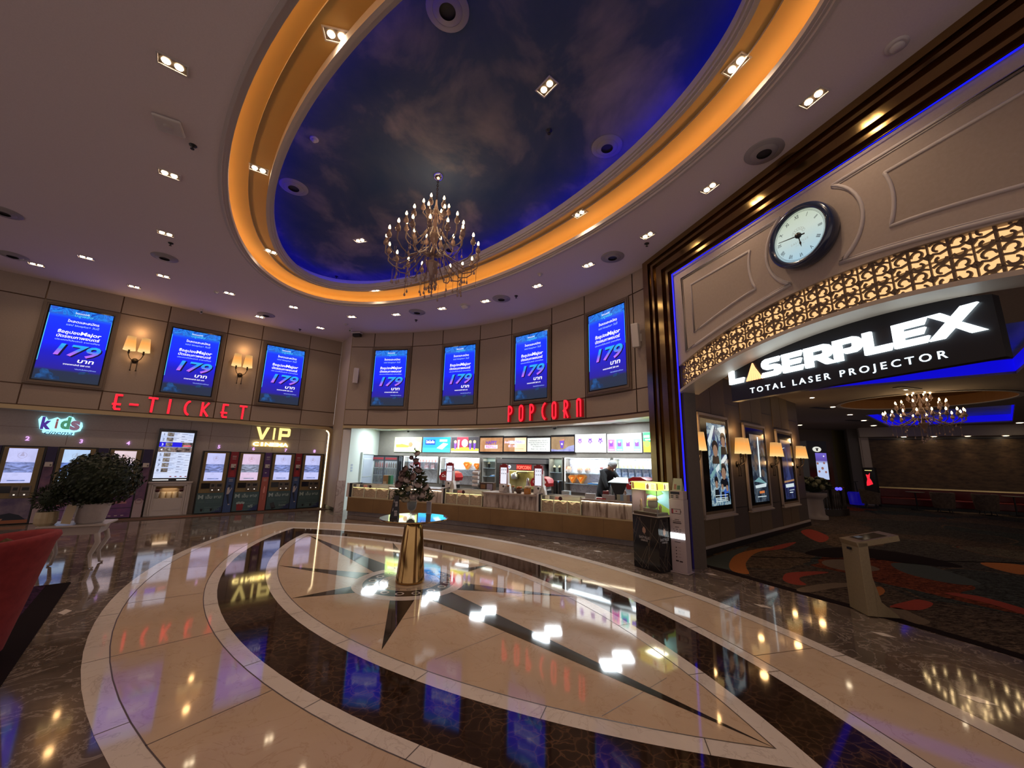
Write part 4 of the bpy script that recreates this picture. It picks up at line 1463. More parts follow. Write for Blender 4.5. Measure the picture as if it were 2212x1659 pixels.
def arc2(cx, cz, rx, rz_, a0, a1, n=10):
    return [(cx + rx * math.cos(math.radians(a0 + (a1 - a0) * k / n)), cz + rz_ * math.sin(math.radians(a0 + (a1 - a0) * k / n))) for k in range(n + 1)]


GLY = {  # strokes in a box 0..1 tall, centred on x
    'E': [[(.16, 1), (-.12, 1), (-.12, .12), (-.06, .02), (.16, .02)], [(-.22, .36), (.14, .36)]],
    '-': [[(-.2, .42), (.2, .42)]], 'T': [[(0, 0), (0, 1)], [(-.22, 1), (.22, 1)]], 'I': [[(0, 0), (0, 1)]],
    'C': [arc2(.24, .5, .30, .52, 105, 255)], 'K': [[(-.16, 0), (-.16, 1)], [(.20, 1), (-.10, .48), (.22, 0)]],
    'P': [[(-.12, 0), (-.12, 1)] + arc2(-.06, .74, .20, .26, 80, -80) + [(-.11, .48)]],
    'O': [arc2(0, .80, .13, .2, 0, 180, 8) + arc2(0, .20, .13, .2, 180, 360, 8) + [(.13, .80)]],
    'R': [[(-.12, 0), (-.12, 1)] + arc2(-.06, .76, .18, .24, 80, -80) + [(-.2, .40)], [(-.06, .46), (.14, 0)]],
    'N': [[(-.13, 0), (-.13, .9)] + arc2(0, .88, .13, .12, 170, 10, 6) + [(.13, 0)]]}


def neon(root, ch, x, z0, h, y=0.0, r=.024, depth=.03):
    mb = MB()
    for st in GLY[ch]:
        pts = [(x + a * h, y - depth, z0 + b * h) for a, b in st]
        mb.tube(pts, r * .62, M_RED, 8)
        n = len(pts)
        for i in range(n - 1):
            a, b = Vector(pts[i]), Vector(pts[i + 1]); dd = (b - a); dd.normalize(); e = Vector((-dd.z, 0, dd.x)) * r; q = dd * r * .6
            pl = [a - e - q, b - e + q, b + e + q, a + e - q]
            mb.prism([(p.x, p.z) for p in pl], y - depth + .002, y - .001, M_RED, M_REDD)
    return mb.build('letter', root)


root = thing('letter_sign', 'red neon E-TICKET letters on the left wall above the ticket machines', 'sign', KF.o, KF.a)
for ch, px, py in (('E', 254.3, 869.7), ('-', 288.9, 877), ('T', 328.9, 875.3), ('I', 365.5, 878.7), ('C', 401.7, 882.5), ('K', 441.5, 886), ('E', 484.9, 889.8), ('T', 523.8, 892.5)):
    x, z = KF.wl(px, py); neon(root, ch, x, 2.60, .34)

root = thing('letter_sign', 'red neon POPCORN letters on the curved wall above the counter', 'sign', (0, 0, 0), 0)
for k, (ch, px, py) in enumerate((('P', 1106, 894), ('O', 1130, 892), ('P', 1153, 890), ('C', 1178, 888), ('O', 1202, 886), ('R', 1228, 883), ('N', 1256, 880))):
    p = oncirc(px, py); am = pang(p)
    o = neon(root, ch, 0, 0, .37, 0, .024, .09)
    o.location = (PC.x + (PR - .003) * math.cos(am), PC.y + (PR - .003) * math.sin(am), UZ(2.60)); o.scale = (K_UP,) * 3; o.rotation_euler = (0, 0, am - PI / 2)
# ------------------------------------------------------------------ kids and VIP signs on the alcove tiles
DA = .355
AF = KF.at(DA)


def c3(x, y):
    return AF.wl(x / 5.53, 850 + y / 5.53)


def c4(x, y):
    return AF.wl(380 + x / 5.53, 850 + y / 5.53)


root = thing('kids_cinema_sign', 'glowing kids cinema sign with purple, red, green and mauve letters', 'sign', AF.o, AF.a)
M_KB = mat('kids sign halo', (.5, .9, 1), .5, em=1.3, emc=(.35, .86, 1))
hull = [c3(*q) for q in ((462, 310), (500, 270), (555, 280), (580, 320), (640, 300), (690, 285), (730, 310), (790, 300), (830, 272), (880, 285), (900, 320), (985, 350), (990, 395), (960, 450), (890, 465), (885, 500), (820, 495), (560, 478), (505, 465), (510, 435), (475, 425))]
MB().prism(hull, -.03, -.012, M_KB).build('mount', root)
for ch, col, q0, q1 in (('k', (.10, .045, .42), (478, 425), (640, 285)), ('i', (.40, .13, .14), (652, 418), (712, 305)), ('d', (.11, .42, .24), (712, 425), (865, 285)), ('s', (.34, .20, .30), (828, 440), (975, 330))):
    a, b = c3(*q0), c3(*q1)
    m_ = mat('kids letter ' + ch, col, .4, em=.5)
    vs, fs = text_mesh(ch, 1, 'LEFT', 0, .05, 0, 1)
    x0 = min(p[0] for p in vs); x1 = max(p[0] for p in vs); z0 = min(p[1] for p in vs); z1 = max(p[1] for p in vs)
    mb = MB(); mb.raw([(a[0] + (p[0] - x0) / (x1 - x0) * (b[0] - a[0]), -.045, a[1] + (p[1] - z0) / (z1 - z0) * (b[1] - a[1])) for p in vs], fs, m_)
    mb.build('letter', root)
a, b = c3(520, 488), c3(870, 450)
mb = MB(); mb.text('cinema', (a[0] + b[0]) / 2, a[1] + .008, -.036, .12, mat('kids script blue', (.02, .06, .32), .4), shear=.35, bold=.004, fit=b[0] - a[0]); mb.build('lettering', root)
root = thing('vip_cinema_sign', 'bright yellow VIP CINEMA sign over the right group of ticket machines', 'sign', AF.o, AF.a)
M_VY = mat('vip yellow light', (1, .85, .4), .5, em=1.25, emc=(1, .78, .26)); M_VY2 = mat('vip cinema yellow light', (1, .9, .5), .5, em=5.0, emc=(1, .78, .28)); M_VEDGE = mat('vip letter edge', (.5, .36, .1), .4, em=.25, emc=(1, .7, .2))
for ch, q0, q1 in (('V', (940, 548), (1120, 408)), ('I', (1148, 552), (1190, 415)), ('P', (1215, 556), (1370, 422))):
    a, b = c4(*q0), c4(*q1); w_, h_ = b[0] - a[0], b[1] - a[1]
    G = {'V': [[(0, 1), (.26, 1), (.5, .35), (.76, 1), (1, 1), (.6, 0), (.4, 0)]], 'I': [[(.0, 0), (1, 0), (1, 1), (0, 1)]],
         'P': [[(0, 0), (.26, 0), (.26, 1), (0, 1)], [(.26, 1), (.26, .78), (.74, .78), (.76, .74), (.76, .56), (.74, .52), (.26, .52), (.26, .28), (.9, .28), (1, .40), (1, .90), (.9, 1)]]}[ch]
    mb = MB()
    for g_ in G:
        mb.prism([(a[0] + x * w_, a[1] + z * h_) for x, z in g_], -.05, -.01, M_VY, M_VEDGE)
    mb.build('letter', root)
a, b = c4(912, 622), c4(1335, 640)
for i, ch in enumerate('CINEMA'):
    mb = MB(); cx = a[0] + (b[0] - a[0]) * (i + .5) / 6
    mb.text(ch, cx, a[1] - .0, -.03, .145, M_VY2, bold=.02, depth=.012, fit=.05 if ch == 'I' else .145); mb.build('letter', root)
MB().box(a[0], b[0], -.012, -.002, a[1] - .02, a[1] - .012, M_VEDGE).build('mount', root)
M_NUM = mat('violet digit light', (.8, .4, 1), .5, em=1.0, emc=(.80, .48, 1))
for ch, px, py in (('2', 60, 947), ('3', 176, 953), ('4', 277.5, 957), ('5', 473, 965), ('6', 547.6, 969), ('7', 617, 972.5), ('8', 679, 974.5)):
    x, z = AF.wl(px, py); mb = MB()
    mb.text(ch, 0, -.045, -.02, .125, M_NUM, bold=.02, depth=.01)
    tag(mb.build('digit_sign', loc=AF.w(x, 0, z), rz=AF.a), 'small lit violet digit %s above its ticket machine' % ch, 'sign', 'lit digits above the ticket machines')
# ------------------------------------------------------------------ ticket machines
KD = .02                                                    # front plane, behind the frame
TF = KF.at(KD)
M_KGOLD = m_noise('kiosk bronze', (.15, .105, .045), (.18, .13, .06), 14, .4, 3)
M_UNIT = mat('kiosk grey unit', (.12, .10, .085), .35, .5)
M_BTN = mat('kiosk button light', (1, 1, 1), .5, em=.9, emc=(1, .9, .75))
SCC = {'lav': ((.58, .60, .98), (.20, .25, .55)), 'pink': ((.78, .58, .80), (.26, .28, .40)), 'cyan': ((.50, .68, .98), (.13, .22, .60)), 'warm': ((.84, .66, .72), (.25, .22, .30))}


def kiosk(x0, x1, label, tone, poster, extra):
    w = x1 - x0
    t = thing('ticket_machine', label, 'ticket machine', TF.w((x0 + x1) / 2, 0, 0), TF.a, 'self-service ticket machines along the left wall')
    h0, h1 = .012, 1.695
    mb = MB(); X = w / 2
    mb.box(-X, X, .0, .30, h0, h1, M_BLACK)
    mb.build('body', t)
    mb = MB(); mb.box(-X + .03, X - .03, -.012, -.001, .56, h1 - .03, M_KGOLD); mb.build('front_panel', t)
    top, mid = SCC[tone]
    m1 = m_emnoise('ticket screen ' + tone, [(.35, tuple(.86 * q for q in top)), (.55, top), (.62, tuple(.9 * q for q in top))], 3.2, 1.0)
    m2 = m_emnoise('ticket screen picture ' + tone, [(.35, tuple(.35 * q for q in mid)), (.5, mid), (.65, tuple(min(1, 1.7 * q) for q in mid))], 7, .95, (1, 1, 3))
    m3 = mat('ticket screen mark ' + tone, top, .5, em=.8, emc=tuple(.62 * q for q in top))
    sx0, sx1, s0, s1 = -X + .095, X - .115, .885, 1.635; hh_ = s1 - s0
    mb = MB(); mb.rect(sx0, sx1, s0, s1, -.014, m1); mb.rect(sx0, sx1, s0 + .30 * hh_, s0 + .60 * hh_, -.0145, m2)
    cx = (sx0 + sx1) / 2; cz = s0 + .80 * hh_
    mb.lathe_y([(.066, -.0146), (.058, -.0146)], m3, 20, cx, cz, cap=False); mb.face([(cx - .035, -.0147, cz - .02), (cx + .035, -.0147, cz - .02), (cx + .004, -.0147, cz + .085)], m3)
    mb.rect(cx - .12, cx + .12, s0 + .04, s0 + .065, -.0147, m2)
    mb.build('screen', t)
    u = (x1 - x0) / .72
    mb = MB(); mb.box(-X + .07, -.06 * u, -.02, -.012, .675, .82, M_BLACKG); mb.build('scanner_window', t)
    for a, b, z0, z1, nm in ((-.05, .085, .675, .82, 'card_reader'), (.095, .27, .675, .82, 'receipt_slot')):
        mb = MB(); mb.box(a * u, b * u, -.026, -.012, z0, z1, M_UNIT); mb.box((a + .03) * u, (b - .03) * u, -.028, -.026, z0 + .05, z1 - .03, M_BLACK); mb.build(nm, t)
    for a, b in ((-.05, .085), (.095, .27)):
        mb = MB(); mb.box(a * u, b * u, -.026, -.012, .60, .665, M_UNIT); mb.box((a + b) / 2 * u - .012, (a + b) / 2 * u + .012, -.029, -.026, .622, .645, M_BTN); mb.build('tray', t)
    mb = MB()
    if poster == 'teal':
        mt = mat('machine teal poster', (.045, .085, .095), .45); ml = mat('machine poster pale print', (.30, .38, .38), .5); md = mat('machine poster dim print', (.10, .17, .17), .5); mn = mat('machine poster navy', (.02, .03, .10), .5)
        mb.box(-X + .02, X - .02, -.012, -.001, .03, .555, mt)
        mb.text('M', -X + .10, .40, -.0125, .15, ml, bold=.03); mb.text('เอ็ม พาส', .07, .405, -.0125, .12, ml, bold=.015, fit=w * .56)
        for z in (.345, .305):
            for a, b in ((-.28, -.12), (-.09, .06), (.08, .27)):
                mb.rect(a * u, b * u, z, z + .006, -.0125, md)
        mb.face([(.06 * u, -.0123, .032), (X - .022, -.0123, .032), (X - .022, -.0123, .20)], mn)
        if extra == '250':
            for cx in (-.17, .07):
                mb.prism([(cx * u - .03, .14), (cx * u - .012, .07), (cx * u + .012, .07), (cx * u + .03, .14)], -.014, -.012, M_BLACK)
                mb.text('250', cx * u + .12, .08, -.0125, .08, md, bold=.01); mb.rect(cx * u + .05, cx * u + .20, .165, .175, -.0125, md)
        elif extra == 'cup':
            mb.prism([(-.22 * u, .05), (-.06 * u, .05), (-.045 * u, .24), (-.235 * u, .24)], -.014, -.012, mat('poster red bucket', (.22, .02, .025), .5))
            for k in range(5):
                mb.lathe_y([(.03, -.0125), (.03, -.015)], ml, 10, (-.215 + .04 * k) * u, .25 + .012 * (k % 2))
            mb.text('รับป๊อปคอร์น', .12, .215, -.0125, .06, md, fit=.27 * u); mb.text('ฟรี', .12, .12, -.0125, .10, ml, bold=.02)
        else:
            mb.prism([(-.24 * u, .20), (-.13 * u, .24), (-.06 * u, .07), (-.17 * u, .04)], -.014, -.012, M_BLACKG)
            mb.text('ดูหนังฟรี', .11, .2, -.0125, .07, md, fit=.24 * u); mb.text('รับเลย', .11, .12, -.0125, .07, ml, fit=.2 * u)
        mb.rect(-.2 * u, .18 * u, .055, .062, -.0125, md)
    else:
        mp_ = m_noise('machine film poster ' + poster, *{'peak': ((.035, .025, .10), (.22, .17, .20)), 'violet': ((.05, .025, .14), (.26, .13, .24)), 'dusk': ((.04, .022, .12), (.20, .07, .17))}[poster], 3.0, .5, 6)
        mb.box(-X + .02, X - .02, -.012, -.001, .03, .555, mp_)
        mdk = mat('film poster dark shape', (.012, .016, .03), .5); mo = mat('film poster orange band', (.26, .09, .04), .5); msk = mat('film poster skin', (.38, .2, .14), .5); mbl = mat('film poster denim', (.08, .12, .24), .5); mpl = mat('film poster pale print', (.42, .33, .33), .5)
        if poster == 'peak':
            mb.rect(-X + .02, X - .02, .03, .10, -.0125, mo); mb.prism([(-.2 * u, .10), (-.12 * u, .22), (.02 * u, .25), (.18 * u, .20), (.30 * u, .10)], -.0128, -.012, mdk)
            mb.prism([(-X + .02, .20), (-.16 * u, .13), (-.14 * u, .10), (-X + .02, .12)], -.0132, -.0128, mbl); mb.prism([(-.16 * u, .13), (-.06 * u, .135), (-.08 * u, .105), (-.15 * u, .09)], -.0134, -.0128, msk)
        else:
            mb.rect(-.18 * u, .22 * u, .36, .41, -.0125, mat('film poster rose title', (.35, .16, .18), .5)); mb.rect(-X + .02, X - .02, .25, .262, -.0125, mdk)
            for k in range(4):
                mb.rect((-.24 + .13 * k) * u, (-.18 + .13 * k) * u, .07, .09, -.0125, mpl)
    mb.build('poster', t)
    return t


def kx(px, py):
    return TF.wl(px, py)[0]


KB = [(kx(9, 954), kx(104, 958), '2', 'lav', 'peak', ''), (kx(129, 959), kx(214, 963), '3', 'cyan', 'violet', ''), (kx(238, 964), kx(312, 966), '4', 'warm', 'dusk', ''),
      (kx(440.6, 971), kx(500, 974), '5', 'lav', 'teal', '250'), (kx(518, 975), kx(574, 976.5), '6', 'pink', 'teal', 'cup'), (kx(589, 977), kx(639.5, 979), '7', 'lav', 'teal', 'phone'), (kx(654, 980), kx(701, 982), '8', 'lav', 'teal', '250')]
KW_ = {'2': 'leftmost ticket machine, under the digit 2, with a purple film poster', '3': 'ticket machine under the digit 3, behind the clipped round bush', '4': 'ticket machine under the digit 4, right of the round bush',
       '5': 'ticket machine under the digit 5, with a teal 250 poster, right of the showtimes board', '6': 'ticket machine under the digit 6, with a red bucket on its teal poster', '7': 'ticket machine under the digit 7, with a black phone on its teal poster', '8': 'rightmost ticket machine, under the digit 8'}
for x0, x1, dg, tone, po, ex in KB:
    kiosk(x0, x1, KW_[dg], tone, po, ex)
M_READER = mat('white card device', (.45, .40, .38), .4)


def strip_panel(x0, x1, label, kind):
    w = x1 - x0; X = w / 2
    t = thing('divider_panel', label, 'panel', TF.w((x0 + x1) / 2, 0, 0), TF.a, 'printed panels between the ticket machines')
    mb = MB()
    cols = {'red': ((.20, .012, .025), (.035, .065, .17)), 'purple': ((.075, .03, .14), (.33, .085, .065)), 'film': ((.025, .015, .07), (.20, .09, .15))}[kind]
    if kind == 'film':
        mb.box(-X, X, .01, .05, .012, 1.69, m_noise('film strip picture', (.03, .018, .08), (.20, .10, .15), 4, .5, 5))
        mb.box(-X, X, .0, .01, .012, .42, mat('film strip pale foot', (.34, .26, .28), .5)); mb.box(-X, X, .0, .01, 1.28, 1.69, mat('film strip night', (.02, .014, .06), .5))
        mb.lathe_y([(.07, -.002), (.05, -.002)], mat('film strip ring', (.28, .18, .20), .5), 16, 0, .40, cap=False)
    else:
        a, b = (mat('strip ' + kind + str(i), c, .5) for i, c in enumerate(cols))
        mb.box(-X, X, .01, .05, .97, 1.69, a); mb.box(-X, X, .01, .05, .012, .97, b)
        mw = mat('strip print white', (.42, .38, .38), .5); mk = mat('strip print dark', (.015, .02, .04), .5); mr = mat('strip print coat', (.30, .02, .03), .5)
        for z in (1.56, 1.53, 1.48, .90, .86):
            mb.rect(-X * .5, X * .5, z, z + .012, .009, mw)
        if kind == 'red':
            mb.prism([(-X * .5, 1.0), (X * .6, 1.0), (X * .55, 1.12), (X * .2, 1.17), (-X * .2, 1.17), (-X * .6, 1.10)], .004, .01, mr); mb.lathe_y([(.035, .004), (.035, .01)], mk, 12, 0, 1.21)
            mb.prism([(-X * .6, .50), (X * .0, .52), (X * .55, .66), (X * .5, .69), (X * .05, .60), (-X * .1, .70), (-X * .55, .68)], .004, .01, mw)
            mb.lathe_y([(.03, .004), (.03, .01)], mk, 12, -X * .1, .735)
            mb.prism([(-X * .6, .50), (X * .0, .50), (X * .3, .24), (X * .1, .24), (-X * .3, .38)], .004, .01, mk); mb.rect(X * .1, X * .55, .21, .24, .008, mw)
        else:
            mb.prism([(-X * .1, .50), (X * .3, .52), (X * .35, .68), (0, .72), (-X * .25, .60)], .004, .01, mat('strip print pink', (.6, .25, .22), .5)); mb.rect(-X * .1, X * .1, .32, .46, .008, mat('strip print rose', (.45, .14, .12), .5))
            mb.rect(-X * .4, X * .1, 1.08, 1.11, .008, mw)
    mb.build('panel', t)
    mb = MB(); mb.box(-.055, .055, -.045, .008, 1.24, 1.345, M_READER); mb.box(.02, .045, -.047, -.045, 1.26, 1.30, M_UNIT); mb.build('card_device', t, bevel=.008)


strip_panel(KB[0][1] + .01, KB[1][0] - .01, 'purple film panel between the machines under digits 2 and 3', 'film')
strip_panel(KB[1][1] + .01, KB[2][0] - .01, 'purple film panel between the machines under digits 3 and 4', 'film')
strip_panel(KB[2][1] + .01, kx(333, 967), 'purple film panel left of the showtimes board', 'film')
strip_panel(KB[3][1] + .005, KB[4][0] - .005, 'red over blue panel between the machines under digits 5 and 6', 'red')
strip_panel(KB[4][1] + .005, KB[5][0] - .005, 'purple over orange panel between the machines under digits 6 and 7', 'purple')
strip_panel(KB[5][1] + .005, KB[6][0] - .005, 'red over blue panel between the machines under digits 7 and 8', 'red')
strip_panel(KB[0][0] - .18, KB[0][0] - .01, 'purple film panel at the left picture edge', 'film')
# ------------------------------------------------------------------ showtimes board and display niche
BF_ = KF.at(.22)
bx0, bx1 = BF_.wl(345.2, 925.8)[0], BF_.wl(426.8, 930.4)[0]
bz1, bz0 = BF_.wl(386, 928)[1], BF_.wl(366, 1040)[1]
t = thing('showtimes_screen', 'tall black screen listing numbered film showtimes between the machine groups', 'screen', BF_.w((bx0 + bx1) / 2, 0, 0), KF.a)
X = (bx1 - bx0) / 2
MB().box(-X, X, 0, .06, bz0, bz1, M_BLACKG).build('frame', t, bevel=.006)
M_LIST = m_emnoise('list pale blue', [(.4, (.60, .70, .98)), (.6, (.74, .80, 1))], 2, .95)
M_LBLUE = mat('list blue bar', (.0, .0, .6), .5, em=.9, emc=(.02, .015, .75)); M_LDARK = m_emnoise('list dark picture', [(.4, (.02, .015, .02)), (.6, (.35, .25, .22))], 9, .8); M_LTXT = mat('list grey print', (.3, .35, .5), .5, em=.45, emc=(.30, .36, .62)); M_LINK = mat('list dark digit', (.03, .05, .1), .5, em=.2, emc=(.05, .08, .2)); M_LPIC = m_emnoise('list thumbnails', [(.35, (.05, .05, .06)), (.5, (.25, .2, .16)), (.65, (.5, .5, .5))], 14, .8)
mb = MB(); b0, b1 = bz0 + .16, bz1 - .075; hh_ = (b1 - b0) / 8.4; Xi = X - .05
mb.rect(-Xi, Xi, b0 - .075, b1, -.001, M_LIST)
for k in range(8):
    z1 = b1 - k * hh_ * 1.0; z0 = z1 - hh_ * .93
    if k == 2:
        mb.rect(-Xi, Xi, z0, z1, -.0015, M_LBLUE); mb.rect(Xi * .35, Xi, z0, z1, -.002, M_LDARK); mb.rect(Xi * .45, Xi * .9, z0 + .02, z0 + hh_ * .4, -.0025, mat('list pink glow', (1, .3, .4), .5, em=.9, emc=(.9, .12, .2)))
    if k == 3:
        mb.rect(-Xi, Xi, z0, z1, -.0015, M_LDARK)
    mb.text(str(k + 1), -Xi + .06, (z0 + z1) / 2 - .03, -.003, .085, M_TXT if k in (2, 3) else M_LINK, bold=.01)
    mb.rect(-Xi + .12, -Xi + .25, z0 + .01, z1 - .01, -.003, M_LPIC)
    if k not in (2, 3):
        for j, (a, b) in enumerate(((.30, .55), (.30, .48), (.62, .80), (.84, .97))):
            zz_ = z1 - hh_ * (.25, .52, .35, .55)[j]
            mb.rect(-Xi + 2 * Xi * a, -Xi + 2 * Xi * b, zz_, zz_ + .010, -.003, M_LTXT)
        mb.rect(-Xi + 2 * Xi * .62, -Xi + 2 * Xi * .72, z0 + .008, z0 + .026, -.003, M_LTXT)
    mb.rect(-Xi, Xi, z0 - hh_ * .07, z0 - hh_ * .04, -.002, M_LTXT)
for k in range(4):
    mb.rect(-.02 + .1 * k, .02 + .1 * k, b0 - .05, b0 - .03, -.003, M_REDD)
mb.rect(-Xi, -Xi + .3, bz0 + .03, bz0 + .05, -.001, M_TXT); mb.rect(Xi - .2, Xi, bz0 + .03, bz0 + .05, -.001, M_TXT)
mb.build('display', t)
M_CAB = mat('cabinet cream', (.42, .37, .35), .5)
NF = KF.at(.12)
nx0, nx1 = NF.wl(322, 1045)[0], NF.wl(414, 1045)[0]
t = thing('display_cabinet', 'cream display cabinet with a lit opening under the showtimes board', 'cabinet', NF.w((nx0 + nx1) / 2, 0, 0), KF.a)
X = (nx1 - nx0) / 2; ztop = NF.wl(366, 1044)[1]; zo1, zo0 = ztop - .11, ztop - .43
mb = MB()
mb.box(-X, -X + .14, 0, .2, 0.005, ztop, M_CAB); mb.box(X - .14, X, 0, .2, 0.005, ztop, M_CAB); mb.box(-X + .14, X - .14, 0, .2, zo1, ztop, M_CAB); mb.box(-X + .14, X - .14, 0, .2, 0.005, zo0, M_CAB); mb.box(-X + .14, X - .14, .18, .2, zo0, zo1, mat('niche back', (.30, .22, .13), .6))
mb.box(-X - .02, X + .02, -.02, .2, ztop - .04, ztop, M_CAB)
mb.build('carcass', t)
mb = MB()
for f in (.0, .035):
    a0, a1, c0, c1 = -X + .06 + f, X - .06 - f, .05, ztop - .06 - f
    for b in ((a0, a0 + .025, c0, c1), (a1 - .025, a1, c0, c1), (a0, a1, c1 - .025, c1)):
        mb.box(b[0], b[1], -.018 + f * .2, 0, b[2], b[3], M_CAB)
mb.build('moulded_frame', t)
MB().rect(-X + .15, X - .15, zo0 - .30 if zo0 > .35 else .06, zo0 - .03, -.004, M_CAB).build('front_panel', t)
CUPM = mat('candle cream', (.55, .45, .28), .4)
for k, x in enumerate((-.11, 0.0, .11)):
    tag(MB().lathe([(.045, 0), (.055, .16), (.05, .16), (.04, .01)], CUPM, 18).build('display_cup', loc=NF.w((nx0 + nx1) / 2 + x, .06, 0).to_2d().to_3d() + Vector((0, 0, zo0 * 1.0036 + .002)), rz=0), ('left', 'middle', 'right')[k] + ' one of three cream cups in the lit cabinet opening', 'cup', 'cream cups in the display cabinet')
for sx, lab in ((-1, 'glass with a dark red lid at the left of the lit cabinet opening'), (1, 'glass with a wide dark lid at the right of the lit cabinet opening')):
    t = thing('lidded_glass', lab, 'glass', NF.w((nx0 + nx1) / 2 + sx * .24, .06, 0).to_2d().to_3d() + Vector((0, 0, zo0 * 1.0036 + .002)), 0)
    MB().lathe([(.06, 0), (.07, .16), (.066, .16), (.055, .01)], mat('display glass', (.35, .32, .3), .1, alpha=.5), 18).build('bowl', t)
    MB().lathe([(.05, .165), (.075, .20), (.07, .24), (.001, .26)], mat('wine red lid', (.05, .012, .014), .4), 18).build('lid', t)
lamp('niche_lamp', 'AREA', NF.w((nx0 + nx1) / 2, .10, zo1 - .02), .8, WARM, .3, (0, 0, KF.a))
# floor mat in front of the ticket machines
M_MATB = m_noise('mat brown', (.05, .028, .018), (.085, .05, .032), 6, .95); M_MATO = m_noise('mat rust', (.17, .05, .02), (.12, .035, .016), 8, .95); M_MATT = m_noise('mat teal', (.035, .042, .045), (.05, .058, .058), 8, .95)
a, b, c, d = fl(193, 1127), fl(700, 1101), fl(716, 1110), fl(193, 1139)
a = KF.w(-1.35, -.06); b = KF.w(3.90, -.06); c = KF.w(3.98, -.60); d = KF.w(-1.35, -.56)
mb = MB(); mb.slab([p.to_2d()[:] for p in (a, b, c, d)], .001, .012, M_MATB)
mb.slab([KF.w(x, y).to_2d()[:] for x, y in ((-1.34, -.10), (3.86, -.10), (3.92, -.54), (-1.34, -.5))], .012, .013, M_MATB)
for pts, m in ((((-.3, -.42), (.5, -.3), (1.3, -.25), (1.5, -.4), (.6, -.48)), M_MATO), (((1.7, -.2), (2.3, -.15), (2.6, -.35), (2.0, -.45)), M_MATT), (((2.4, -.14), (3.0, -.12), (2.8, -.3)), M_MATO), (((-1.2, -.2), (-.6, -.16), (-.2, -.25), (-.9, -.34)), M_MATO)):
    mb.face([(*KF.w(x, y).to_2d(), .0135) for x, y in pts][::-1], m)
tag(mb.build('floor_mat'), 'long brown and rust patterned mat along the ticket machines', 'mat')

for o in bpy.data.objects:
    if o.parent is None and o.type in ('MESH', 'EMPTY') and abs(o.rotation_euler.z - KF.a) < 1e-5 and o.name.split('.')[0] not in ('twin_downlight', 'bullet_camera'):
        o.scale = (K_UP, K_UP, K_UP)
        if o.get('category') in ('ticket machine', 'panel', 'cabinet') and o.location.z < .05:
            o.location.z = 0.0; o.scale = (K_UP, K_UP, (UZ(1.70)) / 1.70)
# ------------------------------------------------------------------ popcorn counter
CCc = circ3(Vector((-4.47, 11.60)), Vector((-.70, 9.96)), Vector((2.49, 8.16)))
CR = (Vector((-4.47, 11.60)) - CCc).length


def oncnt(px, py=1120, dr=0.0):
    return oncirc(px, py, CR + dr, CCc)


def cang(p):
    return math.atan2(p[1] - CCc.y, p[0] - CCc.x)


def cframe(pxl, pxr, dr=0.0):
    a, b = oncnt(pxl, 1090, 0), oncnt(pxr, 1090, 0)
    for p in (a, b):
        q = p.to_2d() - CCc; q = CCc + q.normalized() * (CR + dr); p.x, p.y, p.z = q.x, q.y, 0
    d = b - a
    return Frame(a.x, a.y, math.atan2(d.y, d.x)), d.length


def cpt(px, dr, z):
    a = cang(oncnt(px, 1090))
    return Vector((CCc.x + (CR + dr) * math.cos(a), CCc.y + (CR + dr) * math.sin(a), z)), a - PI / 2


def arcbox(mb, a0, a1, r0, r1, z0, z1, m, n=16, c=None):
    c = c or CCc
    for k in range(n):
        t0, t1 = a0 + (a1 - a0) * k / n, a0 + (a1 - a0) * (k + 1) / n
        p = [(c.x + r * math.cos(t), c.y + r * math.sin(t)) for r in (r0, r1) for t in (t0, t1)]
        mb.face([(*p[0], z0), (*p[1], z0), (*p[1], z1), (*p[0], z1)], m); mb.face([(*p[2], z0), (*p[2], z1), (*p[3], z1), (*p[3], z0)], m)
        mb.face([(*p[0], z1), (*p[1], z1), (*p[3], z1), (*p[2], z1)], m); mb.face([(*p[0], z0), (*p[2], z0), (*p[3], z0), (*p[1], z0)], m)
    for t in (a0, a1):
        p = [(c.x + r * math.cos(t), c.y + r * math.sin(t)) for r in (r0, r1)]
        mb.face([(*p[0], z0), (*p[1], z0), (*p[1], z1), (*p[0], z1)], m)


M_CGOLD = m_noise('counter bronze panel', (.19, .105, .038), (.23, .13, .048), 3, .35, 3, 0, .35)
M_PLINTH = m_marble('plinth granite', [(.3, (.16, .13, .125)), (.6, (.22, .185, .18))], (.3, .26, .25), 3, 4, .02, .15, .4, 5.0)
M_CMARB = mat('counter marble', (.44, .36, .31), .2)
_t = NT(M_CMARB); _v = _t.coord('Object', scale=(1.0, 1.0, .55), rot=(0, .75, 0))
_n = _t.noise(_t.coord('Object', scale=(5.5, 5.5, .9), rot=(.0, .62, .0)), 1.6, 6, .6, .6)
_t.link(_t.ramp(_n, [(.36, (.17, .115, .085)), (.46, (.36, .28, .235)), (.55, (.50, .41, .355)), (.75, (.42, .34, .29))]), _t.b.inputs['Base Color'])
M_CTOP = mat('counter worktop', (.34, .26, .21), .3)
M_STEEL = mat('brushed steel', (.42, .42, .41), .3, .9)
M_WLED = mat('counter white led', (1, .95, .8), .5, em=7.0, emc=(1, .90, .66))
a0, a1 = cang(oncnt(750, 1100)), cang(oncnt(1404, 1150))
GT = .50
root = thing('service_counter', 'long curved popcorn counter with bronze panels, marble fronts and a granite plinth', 'counter', (0, 0, 0), 0)
mb = MB(); arcbox(mb, a0, a1, CR + .02, CR + .5, 0.004, .115, M_PLINTH, 40); mb.build('plinth', root)
mb = MB(); arcbox(mb, a0, a1, CR - .03, CR + .55, .116, GT - .02, M_CGOLD, 40); arcbox(mb, a0, a1, CR - .035, CR + .55, GT - .02, GT, M_TRIMGOLD, 40)
